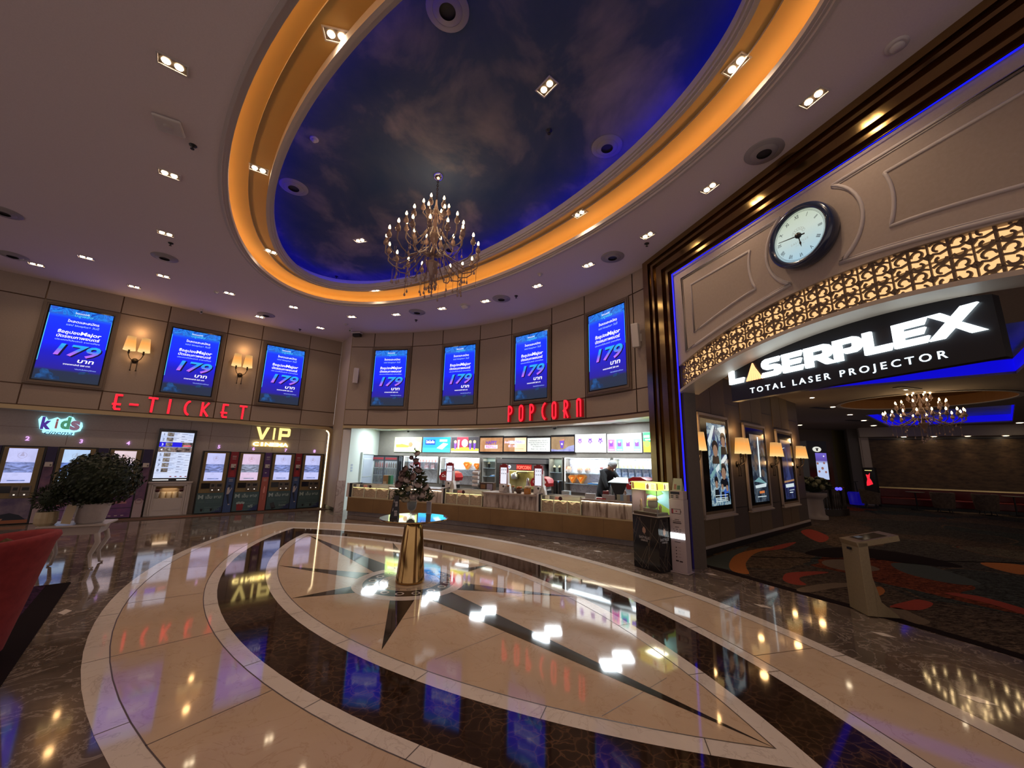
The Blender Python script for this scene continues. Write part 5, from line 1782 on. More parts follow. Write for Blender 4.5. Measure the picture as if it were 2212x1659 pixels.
for k in range(1, 9):
    t_ = a0 + (a1 - a0) * k / 9; p = CCc + Vector((math.cos(t_), math.sin(t_))) * (CR - .031); e = Vector((-math.sin(t_), math.cos(t_))) * .003
    mb.face([(*(p - e), .12), (*(p + e), .12), (*(p + e), GT - .02), (*(p - e), GT - .02)], M_SEAM)
mb.build('bronze_panel', root)
CT = .855
SEG = [(838, 952), (1042, 1159), (1256, 1404)]
for i, (x0, x1) in enumerate(SEG):
    t0, t1 = cang(oncnt(x0, 1090)), cang(oncnt(x1, 1100))
    mb = MB(); arcbox(mb, t0, t1, CR + .03, CR + .10, GT + .001, CT - .04, M_CMARB, 14); mb.build('marble_front', root)
    mb = MB(); arcbox(mb, t0, t1, CR - .02, CR + .62, CT - .04, CT, M_CTOP, 14); mb.build('worktop', root)
    if i != 1:
        mb = MB(); arcbox(mb, t0, t1, CR + .01, CR + .025, CT - .055, CT - .042, M_WLED, 14); mb.build('light_strip', root)
mb = MB(); arcbox(mb, a0, a1, CR + .9, CR + 1.02, .0, .05, M_STEEL, 4)
# ------------------------------------------------------------------ popcorn warmers
M_GLASS = mat('clear glass', (.9, .95, .93), .03, alpha=.16)
M_POP = m_noise('popcorn heap', (.22, .12, .045), (.46, .31, .15), 24, .9, 8, .8)
M_POPY = mat('warmer yellow light', (1, .9, .4), .5, em=1.6, emc=(1, .86, .34))
M_MUL = mat('warmer frame pale', (.6, .58, .42), .4)
for i, (x0, x1, lab) in enumerate(((757, 837, 'glass popcorn warmer at the left end of the counter'), (960, 1041, 'glass popcorn warmer in the middle of the counter, right of the flower vase'), (1168, 1255, 'glass popcorn warmer on the counter in front of the person in black'))):
    f, w = cframe(x0, x1, .0)
    t = thing('popcorn_warmer', lab, 'popcorn warmer', f.w(0, 0, GT + .001), f.a, 'popcorn warmers set in the counter')
    hh_ = .375
    mb = MB()
    for x in (0, w / 3, 2 * w / 3, w):
        mb.box(x - .010 + (.01 if x == 0 else 0) - (.01 if x == w else 0), x + .010 + (.01 if x == 0 else 0) - (.01 if x == w else 0), 0, .02, 0, hh_ - (.10 if 0 < x < w else 0), M_MUL)
    mb.box(0, w, 0, .02, 0, .012, M_MUL); mb.box(0, w, 0, .55, hh_ - .012, hh_, M_MUL) if False else mb.box(0, w, 0, .02, hh_ - .012, hh_, M_MUL)
    mb.box(0, w, .40, .42, 0, hh_, M_STEEL)
    mb.build('frame', t)
    MB().rect(.012, w - .012, .012, hh_ - .012, .008, M_GLASS).build('glass', t)
    mb = MB(); NX, NY = 36, 8                                 # heap of popcorn with a lumpy top
    hz = lambda a, b: .225 + .03 * math.sin(a * 9 + i) * math.cos(b * 5) + .012 * random.random() - .05 * (b > .8)
    g_ = [[(.02 + (w - .04) * a / NX, .03 + .36 * b / NY, hz(a / NX * 3, b / NY)) for b in range(NY + 1)] for a in range(NX + 1)]
    for a in range(NX):
        for b in range(NY):
            mb.face([g_[a][b], g_[a + 1][b], g_[a + 1][b + 1], g_[a][b + 1]], M_POP)
        mb.face([(g_[a][0][0], .03, .014), (g_[a + 1][0][0], .03, .014), g_[a + 1][0], g_[a][0]], M_POP)
    o = mb.build('popcorn', t); o['kind'] = 'stuff'
    MB().box(.02, w - .02, .022, .034, .262, .275, M_POPY).build('light_strip', t)
    lamp('warmer_lamp', 'AREA', (w / 2, .2, hh_ - .02), .7, (1, .9, .6), w * .8, (0, 0, 0), t, sizey=.2)
    mb = MB(); mb.box(.06, .16, .10, .12, .28, .36, M_WHITE); mb.box(.30, .42, .12, .14, .28, .34, mat('warmer tag rose', (.40, .12, .10), .5)); mb.lathe_y([(.045, .005), (.045, .002)], mat('warmer badge', (.06, .01, .012), .4), 18, w * .5, .315); mb.build('label_tag', t)
for x0, x1, lab in ((1159.5, 1167, 'white and black end board between the marble counter and the right popcorn warmer'), (952.5, 959.5, 'white and black end board left of the middle popcorn warmer'), (746, 756, 'white and black end board at the far left of the counter')):
    f, w = cframe(x0, x1, -.01)
    t = thing('end_board', lab, 'panel', f.w(0, 0, GT + .001), f.a, 'end boards of the popcorn warmers')
    MB().box(0, w * .5, 0, .45, 0, .385, M_WHITE).build('white_face', t); MB().box(w * .5, w, .02, .45, 0, .385, M_BLACK).build('dark_face', t)
# ------------------------------------------------------------------ order screens on the counter
M_KWHITE = mat('device white', (.62, .58, .56), .35); M_KRED = mat('device red', (.30, .02, .03), .4)
M_KSCR = mat('order screen white', (.8, .85, .95), .4, em=.85, emc=(.72, .78, .92)); M_KDOT = mat('order screen picture', (.1, .1, .14), .5, em=.25, emc=(.25, .22, .3))


def make_order():
    t = thing('order_kiosk', '', 'order screen', (0, 0, 0), 0, 'self-order screens on the popcorn counter')
    mb = MB(); mb.box(-.13, .12, -.04, .12, 0.001, .20, M_KWHITE); mb.prism([(.08, .0), (.19, 0.001), (.17, .10), (.12, .22), (.10, .55), (.08, .55)], -.03, .06, M_KWHITE); mb.build('stand', t, bevel=.008)
    mb = MB(); mb.box(-.125, .105, -.035, .01, .17, .66, M_KRED); mb.box(-.07, .05, -.02, .01, .66, .685, M_KRED); mb.build('screen_case', t)
    mb = MB(); mb.rect(-.095, .09, .205, .595, -.036, M_KSCR)
    for r in range(2):
        for c in range(3):
            mb.lathe_y([(.013, -.0365), (.013, -.037)], M_KDOT, 8, -.055 + .055 * c, .54 - .09 * r)
    for k in range(6):
        mb.lathe_y([(.008, -.0365), (.008, -.037)], M_KWHITE, 6, -.112, .25 + .06 * k)
    mb.build('screen', t)
    mb = MB(); mb.box(-.045, .03, -.10, -.05, .06, .19, M_KWHITE, Matrix.Rotation(.35, 4, 'Y') @ Matrix.Translation((.0, 0, .0))); mb.box(-.03, .01, -.104, -.10, .13, .17, M_BLACK, Matrix.Rotation(.35, 4, 'Y')); mb.build('card_terminal', t)
    return t


proto = make_order()
for i, (px, dr, lab) in enumerate(((881, .30, 'order screen on the counter half hidden by the flowers'), (956, .28, 'order screen just left of the middle popcorn warmer'), (1078, .24, 'order screen left of the snack jars on the marble counter'), (1156, .20, 'order screen right of the snack jars, in front of the popcorn machine'))):
    p, rz = cpt(px, dr, CT + .001)
    if i == 0:
        proto.location = p; proto.rotation_euler = (0, 0, rz - .12); proto['label'] = lab
    else:
        dup(proto, p, rz - .12, lab)
# ------------------------------------------------------------------ counter goods
M_CRED2 = mat('drink machine red', (.42, .012, .016), .25); M_DWHITE = mat('drink white script', (.8, .75, .72), .4, em=.25, emc=(1, .85, .8))


def cooler(px, dr, z0, lab, s=1.0, turn=0.0):
    p, rz = cpt(px, dr, z0)
    t = thing('drink_dispenser', lab, 'drink machine', p, rz + turn)
    mb = MB(); mb.box(-.20 * s, .20 * s, -.12, .25, 0.001, .12 * s, M_BLACK); mb.box(-.18 * s, .18 * s, .02, .25, .12 * s, .30 * s, M_KWHITE); mb.build('base', t)
    mb = MB(); mb.prism([(-.26 * s, .24 * s), (.26 * s, .24 * s), (.30 * s, .34 * s), (.24 * s, .46 * s), (.10 * s, .52 * s), (-.10 * s, .52 * s), (-.24 * s, .46 * s), (-.30 * s, .34 * s)], -.14, .26, M_CRED2)
    mb.text('Coca-Cola', 0, .34 * s, -.142, .12 * s, M_DWHITE, shear=.3, bold=.01, fit=.42 * s); mb.build('hood', t)
    mb = MB(); mb.lathe_y([(.10 * s, .0), (.10 * s, -.02)], M_KWHITE, 20, 0, .22 * s); mb.build('front_disc', t)


cooler(922, 1.05, .80, 'red drink dispenser behind the flowers on the back worktop', .95)
cooler(1135, .9, .80, 'red drink dispenser between the two order screens by the snack jars', .85)
cooler(1358, 1.0, .80, 'red drink dispenser behind the cash screen at the right end of the counter', 1.0, -.3)


def jar(px, dr, lab, prof, m, top=None, name='snack_jar', cat='jar', grp=None):
    p, rz = cpt(px, dr, CT + .001)
    t = thing(name, lab, cat, p, rz, grp)
    MB().lathe(prof, m, 16).build('body', t)
    if top:
        mb = MB()
        for k in range(9):
            a = k * 2.4; r = top[1] * .6 * math.sqrt(k / 9)
            mb.ball((r * math.cos(a), r * math.sin(a), prof[-1][1] + .012 + .008 * (k % 3)), top[1] * .32, top[0], 7, 5)
        mb.build('contents', t)


M_TIN = mat('grey tumbler', (.30, .28, .27), .3, .3); M_CAR = m_noise('caramel', (.34, .10, .02), (.52, .2, .05), 30, .5); M_AMB = mat('amber jar', (.42, .17, .03), .2); M_WAX = mat('cream wax', (.66, .55, .38), .6); M_BROWN = mat('brown bowl', (.09, .05, .03), .35)
jar(1090, .16, 'tall grey tumbler of orange snacks right beside the left order screen', [(.028, 0), (.034, .14)], M_TIN, (M_CAR, .045), grp='snack jars on the marble counter')
jar(1100, .18, 'tall grey tumbler of orange snacks left of the brown snack bowl', [(.028, 0), (.034, .13)], M_TIN, (M_CAR, .045), grp='snack jars on the marble counter')
jar(1113, .18, 'round brown bowl of caramel popcorn on the marble counter', [(.05, 0), (.085, .05), (.09, .09), (.08, .11)], M_BROWN, (M_CAR, .09), 'snack_bowl', 'bowl')
jar(1133, .15, 'wide amber jar topped with cream popcorn beside the right order screen', [(.085, 0), (.09, .12), (.085, .13)], M_AMB, (M_WAX, .11))
p, rz = cpt(1108, .80, .801)
t = thing('bell_bottle', 'silver bell shaped bottle with a yellow patterned band behind the snack bowl', 'bottle', p, rz)
MB().lathe([(.07, 0), (.085, .10), (.05, .2)], mat('yellow patterned band', (.5, .4, .06), .4), 16).build('band', t); MB().lathe([(.05, .2), (.035, .3), (.03, .38), (.001, .40)], M_STEEL, 16).build('top', t)
p, rz = cpt(1175, .85, .801)
t = thing('cup_dispenser', 'black upright stack of cups right of the right order screen', 'cup stack', p, rz)
for sx in (-.07, .07):
    MB().lathe([(.055, 0), (.055, .32), (.045, .36)], M_BLACK, 14, sx, 0).build('cup_stack', t)
p, rz = cpt(1193, .85, .801)
tag(MB().box(-.10, .10, -.06, .06, .001, .13, mat('translucent box', (.5, .55, .56), .3)).build('storage_box', loc=p, rz=rz), 'pale plastic box on the back worktop left of the glass cabinet', 'box')
# back worktop running behind the counter
mb = MB(); arcbox(mb, cang(oncnt(815, 1090)), cang(oncnt(1400, 1090)), CR + .66, CR + 1.2, .02, .80, M_STEEL, 24)
tag(mb.build('back_worktop'), 'long steel worktop behind the popcorn counter', 'worktop')
p, rz = cpt(938, .62, .80)
# paper bags, orange buckets and small goods left of the flowers
M_KRAFT = mat('kraft paper', (.36, .23, .11), .8); M_ORANGE = mat('orange bucket', (.85, .17, .01), .4, em=.15, emc=(1, .2, .01)); M_ORANGE2 = mat('orange bucket rim', (.9, .35, .05), .4, em=.1, emc=(1, .4, .1))
for px, w, h, lab in ((836, .24, .36, 'brown paper bag standing behind the left popcorn warmer'), (786, .20, .30, 'brown and green carton by the door behind the left popcorn warmer')):
    p, rz = cpt(px, .85, .801)
    t = thing('paper_bag', lab, 'bag', p, rz)
    MB().box(-w / 2, w / 2, 0, .14, 0.001, h, M_KRAFT).build('body', t, bevel=.01)
    MB().rect(-w / 2 + .02, w / 2 - .06, .02, .12, -.003, M_WAX).build('label_patch', t)
    if 'green' in lab:
        MB().box(w / 2 + .001, w / 2 + .08, .0, .14, 0.001, h, mat('green carton side', (.03, .16, .07), .6)).build('green_side', t)


def gem(loc, rz, lab, s=.16):
    t = thing('gem_bucket', lab, 'bucket', loc, rz, 'orange gem shaped buckets')
    P = [(-1, .55), (-.62, .95), (.62, .95), (1, .55), (0, -.75)]
    MB().prism([(x * s, (z + .75) * s) for x, z in P], -.03, .09, M_ORANGE2).build('shell', t)
    MB().prism([(x * s * .74, (z * .74 + .80) * s) for x, z in P], -.036, -.031, M_ORANGE).build('face_plate', t)
    MB().prism([(-.36 * s, 1.25 * s), (.5 * s, 1.3 * s), (.1 * s, .95 * s), (-.1 * s, .70 * s)], -.04, -.0362, mat('gem pale wedge', (.95, .5, .12), .4, em=.2, emc=(1, .5, .1))).build('face_wedge', t)


p, rz = cpt(852, .8, .80); gem(p + Vector((0, 0, .002)), rz, 'orange gem shaped bucket behind the counter left of the flowers', .16)
# ------------------------------------------------------------------ back wall: menu boxes
def onback_z(px, py):
    return onback(px, py)[2]


def menubox(x0, x1, y0, y1, dr=.03):
    f, w = bframe(x0, x1, dr, 960)
    xm = (x0 + x1) / 2
    z1, z0 = onback(xm, y0, dr)[2], onback(xm, y1, dr)[2]
    return f, w, z0, z1


M_MFRAME = mat('menu box frame', (.36, .36, .36), .4, .4)


def m_em(name, c, e=1.0):
    return mat(name, c, .4, em=e, emc=c)


W_ = m_em('menu white', (1, 1, 1), 1.7)


def lightbox(x0, x1, y0, y1, lab, paint):
    f, w, z0, z1 = menubox(x0, x1, y0, y1)
    t = thing('menu_lightbox', lab, 'menu board', f.w(0, 0, z0), f.a, 'lit menu boards above the counter')
    h = z1 - z0
    MB().box(0, w, 0.002, .028, 0, h, M_MFRAME).build('frame', t)
    mb = MB(); paint(mb, w, h); mb.build('picture', t)


def p1(mb, w, h):
    mb.rect(.01, w - .01, .01, h - .01, 0, m_em('menu lime', (.72, .95, .30), 1.2)); mb.prism([(.1 * w, .25 * h), (.5 * w, .15 * h), (.9 * w, .2 * h), (.95 * w, .6 * h), (.6 * w, .9 * h), (.1 * w, .7 * h)], -.002, -.001, m_em('menu cream', (1, 1, .75), 1.3))
    mb.prism([(.08 * w, .3 * h), (.5 * w, .3 * h), (.62 * w, .4 * h), (.3 * w, .55 * h), (.06 * w, .5 * h)], -.003, -.002, m_em('menu yellow', (1, .8, .05), 1.0))
    mb.lathe_y([(.17 * h, -.003), (.17 * h, -.004)], m_em('menu brown disc', (.45, .25, .12), .7), 16, .6 * w, .5 * h); mb.rect(.03 * w, .97 * w, .03 * h, .09 * h, -.004, m_em('menu grey print', (.5, .55, .5), .8))


def p2(mb, w, h):
    mb.rect(.01, w - .01, .01, h - .01, 0, m_em('menu sky blue', (.02, .30, .85), 1.0)); mb.rect(.01, w - .01, .01, h * .3, -.001, m_em('menu turquoise', (.05, .60, .85), 1.0))
    mb.rect(.10 * w, .46 * w, .5 * h, .82 * h, -.002, m_em('menu navy pill', (.01, .06, .45), .8)); mb.text('โปรโมชั่น', .28 * w, .6 * h, -.003, .12, W_, fit=.3 * w, bold=.02)
    mb.prism([(.52 * w, .28 * h), (.72 * w, .2 * h), (.92 * w, .55 * h), (.75 * w, .62 * h)], -.002, -.001, m_em('menu pale pack', (.75, .88, 1), 1.0)); mb.rect(.62 * w, .88 * w, .78 * h, .83 * h, -.003, W_); mb.rect(.62 * w, .88 * w, .70 * h, .75 * h, -.003, W_)


def p3(mb, w, h):
    mb.rect(.01, w - .01, .01, h - .01, 0, m_em('menu red', (.75, .02, .05), 1.0)); mb.rect(.01, .22 * w, .25 * h, h - .01, -.001, m_em('menu dark', (.06, .05, .06), .6)); mb.rect(.62 * w, w - .01, .25 * h, h - .01, -.001, m_em('menu dark', (.06, .05, .06), .6))
    mb.prism([(.01, .1 * h), (w - .01, .1 * h), (w - .01, .25 * h), (.5 * w, .35 * h), (.01, .25 * h)], -.002, -.001, m_em('menu yellow', (1, .8, .05), 1.0)); mb.rect(.01, w - .01, .01, .1 * h, -.002, W_)
    mb.lathe_y([(.24 * h, -.003), (.24 * h, -.0035)], W_, 20, .5 * w, .6 * h)
    for cx, m in ((.16, 'menu violet cup'), (.70, 'menu violet cup'), (.85, 'menu violet cup')):
        mb.prism([(cx * w - .035, .2 * h), (cx * w + .035, .2 * h), (cx * w + .05, .6 * h), (cx * w - .05, .6 * h)], -.005, -.004, m_em(m, (.18, .06, .5), 1.0)); mb.lathe_y([(.055, -.004), (.055, -.005)], m_em('menu popcorn', (1, .85, .3), 1.0), 12, cx * w, .68 * h)
    mb.prism([(.28 * w - .025, .25 * h), (.28 * w + .025, .25 * h), (.28 * w + .04, .8 * h), (.28 * w - .04, .8 * h)], -.005, -.004, W_)


def p4(mb, w, h):
    mb.rect(.01, w - .01, .01, h - .01, 0, W_)
    for cx in (.17, .5, .82):
        for dx, dz in ((-.045, .0), (.045, .0), (0, -.03), (-.03, .06), (.03, .06), (.0, .04)):
            mb.rect(cx * w + dx - .018, cx * w + dx + .018, .60 * h + dz - .035, .60 * h + dz + .03, -.002, m_em('menu violet cup', (.18, .06, .5), 1.0))
        mb.rect(cx * w - .05, cx * w + .05, .44 * h, .46 * h, -.002, m_em('menu pale violet', (.6, .5, .85), 1.2))


def p5(mb, w, h):
    mb.rect(.01, w - .01, .01, h - .01, 0, W_)
    for k, c in enumerate(((.85, .16, .42), (.15, .70, .58), (1, .90, .50), (.22, .75, .85))):
        x0 = (.03 + .245 * k) * w; mb.rect(x0, x0 + .2 * w, .08 * h, .70 * h, -.002, m_em('menu panel %d' % k, c, 1.0)); mb.rect(x0 + .04 * w, x0 + .15 * w, .32 * h, .55 * h, -.003, m_em('menu violet cup', (.18, .06, .5), 1.0)); mb.lathe_y([(.03, -.003), (.03, -.004)], m_em('menu popcorn', (1, .85, .3), 1.0), 10, x0 + .09 * w, .56 * h)
        mb.rect(x0 + .03 * w, x0 + .17 * w, .14 * h, .18 * h, -.003, W_)


def p6(mb, w, h):
    mb.rect(.01, w - .01, .01, h - .01, 0, m_em('menu green', (.05, .62, .18), 1.0)); mb.prism([(.01, .01), (.6 * w, .01), (.35 * w, .5 * h), (.01, .55 * h)], -.002, -.001, m_em('menu yellow', (1, .8, .05), 1.0)); mb.lathe_y([(.16 * h, -.003), (.16 * h, -.004)], m_em('menu leaf disc', (.3, .75, .1), 1.0), 16, .18 * w, .42 * h)
    mb.rect(.06 * w, .30 * w, .72 * h, .84 * h, -.003, W_); mb.rect(.10 * w, .34 * w, .60 * h, .66 * h, -.003, W_)
    mb.prism([(.45 * w, .3 * h), (.6 * w, .3 * h), (.64 * w, .7 * h), (.42 * w, .66 * h)], -.004, -.003, W_)


lightbox(852, 911, 944, 976.7, 'lime and cream lit menu board at the left end above the counter', p1)
lightbox(913, 973, 944, 977.4, 'blue lit menu board second from the left above the counter', p2)
lightbox(974.5, 1034.5, 943.5, 978, 'red lit menu board with cups, left of the black framed screens', p3)
lightbox(1242, 1309.8, 937.3, 977.8, 'white lit menu board with three violet prints', p4)
lightbox(1311.5, 1387, 936, 978, 'white lit menu board with pink, green, yellow and blue panels', p5)
lightbox(1389, 1440, 932.5, 977.6, 'green and yellow lit menu board cut off by the brass pillar', p6)
SC4 = [('HAPPY REFILL', 1036.5, 1086.5), ('promo', 1087.5, 1137.5), ('text', 1138.5, 1189), ('cup', 1190, 1241)]
LABS = ['black framed screen reading HAPPY REFILL on orange', 'black framed orange screen with Thai refill offer', 'black framed grey screen with lines of small print', 'black framed screen with a dark violet cup on ice']
for (kind, x0, x1), lab in zip(SC4, LABS):
    f, w, z0, z1 = menubox(x0, x1, 941.6 if x0 < 1150 else 939.2, 979.6, .05)
    t = thing('menu_screen', lab, 'screen', f.w(0, 0, z0), f.a, 'black framed screens in the middle of the menu row')
    h = z1 - z0
    MB().box(-.004, w + .006, .002, .045, 0, h, M_BLACKG).build('frame', t)
    mb = MB(); i0, i1, j0, j1 = .012, w - .012, .06, h - .06; cx = w / 2
    if kind in ('HAPPY REFILL', 'promo'):
        mb.rect(i0, i1, j0, j1, 0, m_emnoise('menu screen orange', [(.4, (.62, .26, .08)), (.6, (.78, .40, .18))], 3, .9))
        if kind == 'promo':
            mb.rect(cx, i1, j0, j1, -.0005, m_em('menu screen peach', (.78, .50, .28), .8)); mb.rect(cx - .20, i1 - .06, h * .55, h * .72, -.001, m_em('menu lilac stroke', (.62, .58, .95), .95))
            mb.text('เติมน้ำอัดลม', cx + .10, h * .6, -.002, .09, mat('menu violet ink', (.10, .03, .25), .5, em=.3, emc=(.12, .03, .35)), bold=.02, fit=w * .4); mb.text('จ่ายไป', cx - w * .32, h * .58, -.002, .09, m_em('menu rose', (.85, .35, .5), .9), bold=.02, fit=w * .25)
            mb.text('ฟรี 1 ครั้ง', cx - w * .1, h * .36, -.002, .11, m_em('menu rose', (.85, .35, .5), .9), bold=.02, fit=w * .36); mb.rect(cx + .02, i1 - .1, h * .26, h * .28, -.002, m_em('menu rust line', (.45, .2, .1), .6))
        else:
            mk_ = mat('menu violet ink', (.10, .03, .25), .5, em=.3, emc=(.12, .03, .35))
            mb.text('HAPPY', cx, h * .53, -.003, .15, mk_, bold=.035, fit=w * .48); mb.rect(cx - w * .27, cx + w * .27, h * .28, h * .47, -.0025, m_em('menu lilac stroke', (.62, .58, .95), .95)); mb.text('REFILL', cx, h * .31, -.003, .12, m_em('menu crimson', (.7, .06, .2), .8), bold=.03, fit=w * .44)
    elif kind == 'text':
        mb.rect(i0, i1, j0, j1, 0, m_em('menu screen grey', (.52, .53, .49), .9)); mk_ = mat('menu grey ink', (.1, .08, .12), .5, em=.15, emc=(.2, .15, .25))
        for k, s in enumerate(('เติมป๊อปคอร์น 30 บ. เต็ม 60 บ.', 'Movie Set, Couple Set, Party Set,', 'Light Meal Set, Combo Set,', 'และ Superstar Set')):
            mb.text(s, cx, h * (.70 - .11 * k), -.002, .05, mk_, fit=w * (.8, .85, .7, .5)[k])
        mb.text('ตั้งแต่ 1 ก.ค. - 30 ก.ย. 66', cx, h * .22, -.002, .05, mk_, fit=w * .65)
    else:
        mb.rect(i0, i1, j0, j1, 0, m_emnoise('menu screen amber', [(.35, (.40, .22, .08)), (.55, (.55, .34, .16)), (.7, (.70, .48, .26))], 3, .85)); mb.prism([(i0, j0), (i1, j0), (i1, h * .45), (w * .75, h * .38), (w * .6, h * .24), (w * .3, h * .2), (i0, h * .24)], -.001, -.0005, m_emnoise('menu ice', [(.4, (.30, .30, .80)), (.6, (.52, .55, .95))], 6, .9))
        mb.prism([(w * .43, h * .28), (w * .53, h * .28), (w * .58, h * .68), (w * .38, h * .68)], -.004, -.001, m_em('menu dark violet', (.07, .03, .20), .8)); mb.prism([(w * .38, h * .68), (w * .58, h * .68), (w * .6, h * .8), (w * .5, h * .74), (w * .42, h * .76)], -.003, -.001, m_em('menu cola', (.2, .08, .05), .8)); mb.lathe_y([(.025, -.0045), (.025, -.005)], W_, 10, w * .48, h * .5)
    mb.build('display', t)
# ------------------------------------------------------------------ back wall: lit shelves
M_LITM = m_marble('lit white marble', [(.3, (.58, .60, .66)), (.6, (.72, .74, .80))], (.30, .32, .38), 1.6, 2.6, .03, .25, .7, .6)
M_CLED = mat('shelf cool led', (.85, .95, 1), .5, em=7.0, emc=(.80, .92, 1))
M_SHELF = mat('shelf glass', (.45, .55, .58), .1, alpha=.6)
ZS0 = .80


def bay(x0, x1, ytop, shelves, lab, cab=False):
    f, w = bframe(x0, x1, .02, 1000); z1 = onback((x0 + x1) / 2, ytop, .02)[2]
    t = thing('display_shelf', lab, 'shelf', f.w(0, 0, 0), f.a, 'lit display shelves on the shop back wall')
    MB().box(.032, w - .032, .004, .015, ZS0, z1, M_LITM if not cab else mat('cabinet dim back', (.26, .29, .27), .3)).build('back_panel', t)
    mb = MB(); mb.box(.012, .03, -.25, .015, ZS0, z1 + .02, M_TAUPE); mb.box(w - .03, w - .012, -.25, .015, ZS0, z1 + .02, M_TAUPE); mb.box(.03, w - .03, -.25, .015, z1, z1 + .02, M_TAUPE); mb.build('frame', t)
    for z in shelves:
        MB().box(.032, w - .032, -.22, .0, z - .012, z, M_SHELF).build('shelf', t)
    if not cab:
        mb = MB(); mb.box(.032, w - .032, -.25, -.235, z1 - .02, z1 - .002, M_CLED); mb.box(.032, .044, -.25, -.235, ZS0 + .3, z1 - .03, M_CLED); mb.build('light_strip', t)
        lamp('shelf_lamp', 'AREA', (w / 2, -.13, z1 - .02), 5.5 * w, COOL, w * .9, (0, 0, 0), t, sizey=.15)
    else:
        lamp('shelf_lamp', 'AREA', (w / 2, -.13, z1 - .02), 1.6, (.9, 1, .9), w * .8, (0, 0, 0), t, sizey=.15)
    return f, w, z1


S1 = bay(880, 956, 986.5, (1.28, 1.52), 'lit shelf of packets and red cups behind the flowers')
S2 = bay(959.5, 1046, 989, (1.12, 1.30), 'lit marble shelf with two orange gem buckets, left of the glass cabinet')
S3 = bay(1051, 1081, 989.5, (1.12, 1.38, 1.6), 'narrow dim glass cabinet left of the popcorn machine', True)
S4 = bay(1195, 1225.5, 990, (1.05, 1.33), 'narrow dim glass cabinet right of the popcorn machine', True)
S5 = bay(1228.5, 1330, 990, (1.05, 1.33), 'lit marble shelf behind the person in black')
S6 = bay(1334, 1432, 991, (1.28, 1.5), 'lit shelf of packets and lime cups beside the brass pillar')


def cups(S, xs, z, m, labf, grp, h=.085, r=.032):
    f, w, z1 = S; a = None
    for i, x in enumerate(xs):
        if a is None:
            a = MB().lathe([(r * .72, 0), (r, h), (r * .9, h)], m, 12).build('paper_cup'); o = a
        else:
            o = a.copy(); C.objects.link(o)
        o.location = f.w(x * w, -.13, z + .001); tag(o, labf(i, len(xs)), 'cup', grp)


ORD = ['first', 'second', 'third', 'fourth', 'fifth', 'sixth', 'seventh', 'eighth', 'ninth', 'tenth']
cups(S1, [.44 + .085 * k for k in range(7)], 1.521, mat('red white cup', (.75, .18, .16), .5, em=.2, emc=(1, .35, .3)), lambda i, n: ORD[i] + ' red cup from the left on the packet shelf above the flowers', 'red cups on the left packet shelf')
cups(S6, [.04 + .085 * k for k in range(8)], 1.501, mat('lime cup', (.62, .75, .30), .5, em=.15, emc=(.8, 1, .4)), lambda i, n: ORD[i] + ' lime cup from the left on the right packet shelf', 'lime cups on the right packet shelf')
M_PK = m_noise('packet blue white', (.06, .16, .40), (.70, .74, .80), 20, .4, 4); M_PK2 = m_noise('packet red white', (.55, .20, .22), (.74, .74, .78), 18, .4, 4)


def packets(S, xs, z, m, labf, grp):
    f, w, z1 = S; a = None
    for i, x in enumerate(xs):
        if a is None:
            a = MB().prism([(-.07, .0), (.07, .0), (.075, .10), (.06, .19), (.065, .21), (-.065, .21), (-.06, .19), (-.075, .10)], -.03, .03, m).build('snack_packet'); o = a
        else:
            o = a.copy(); C.objects.link(o)
        o.location = f.w(x * w, -.12, z + .001); o.rotation_euler = (0, 0, f.a); tag(o, labf(i), 'packet', grp)


packets(S1, [.2, .38, .62, .8], 1.281, M_PK2, lambda i: ORD[i] + ' white and red packet from the left on the shelf above the flowers', 'packets on the left shelf')
packets(S6, [.08, .23, .38, .54, .70, .86], 1.281, M_PK, lambda i: ORD[i] + ' blue and white packet from the left on the right packet shelf', 'packets on the right shelf')
f, w, z1 = S2
gem(f.w(w * .64, -.12, 1.301), f.a, 'left of two orange gem buckets on the lit shelf left of the popcorn machine', .15); gem(f.w(w * .90, -.16, 1.301), f.a, 'right of two orange gem buckets on the lit shelf left of the popcorn machine', .13)
f, w, z1 = S5
gem(f.w(w * .14, -.12, 1.051), f.a, 'orange gem bucket at the left end of the shelf behind the person', .13); gem(f.w(w * .33, -.12, 1.051), f.a, 'orange gem bucket nearest the person, on the shelf behind them', .14)
M_TRAY = mat('blue tray', (.05, .22, .55), .4); M_PAPER = mat('white paper', (.75, .78, .8), .6)
for S, x, z, wd, lab in ((S5, .62, 1.051, .34, 'blue tray on the shelf behind the person, at their right'), (S5, .86, 1.051, .38, 'blue tray at the right end of the shelf behind the person'), (S4, .5, 1.051, .26, 'blue tray in the dim glass cabinet left of the person'), (S3, .7, 1.121, .16, 'white topped blue tray in the dim cabinet left of the popcorn machine')):
    f, w, z1 = S
    t = thing('serving_tray', lab, 'tray', f.w(x * w, -.12, z + .001), f.a, 'blue trays on the shop shelves')
    MB().box(-wd / 2, wd / 2, -.10, .10, 0, .03, M_TRAY).build('tray', t, bevel=.01); MB().box(-wd * .1, wd * .45, -.10, .09, .031, .045, M_PAPER).build('napkin', t)
M_CARROT = mat('striped round tin', (.55, .22, .12), .4)
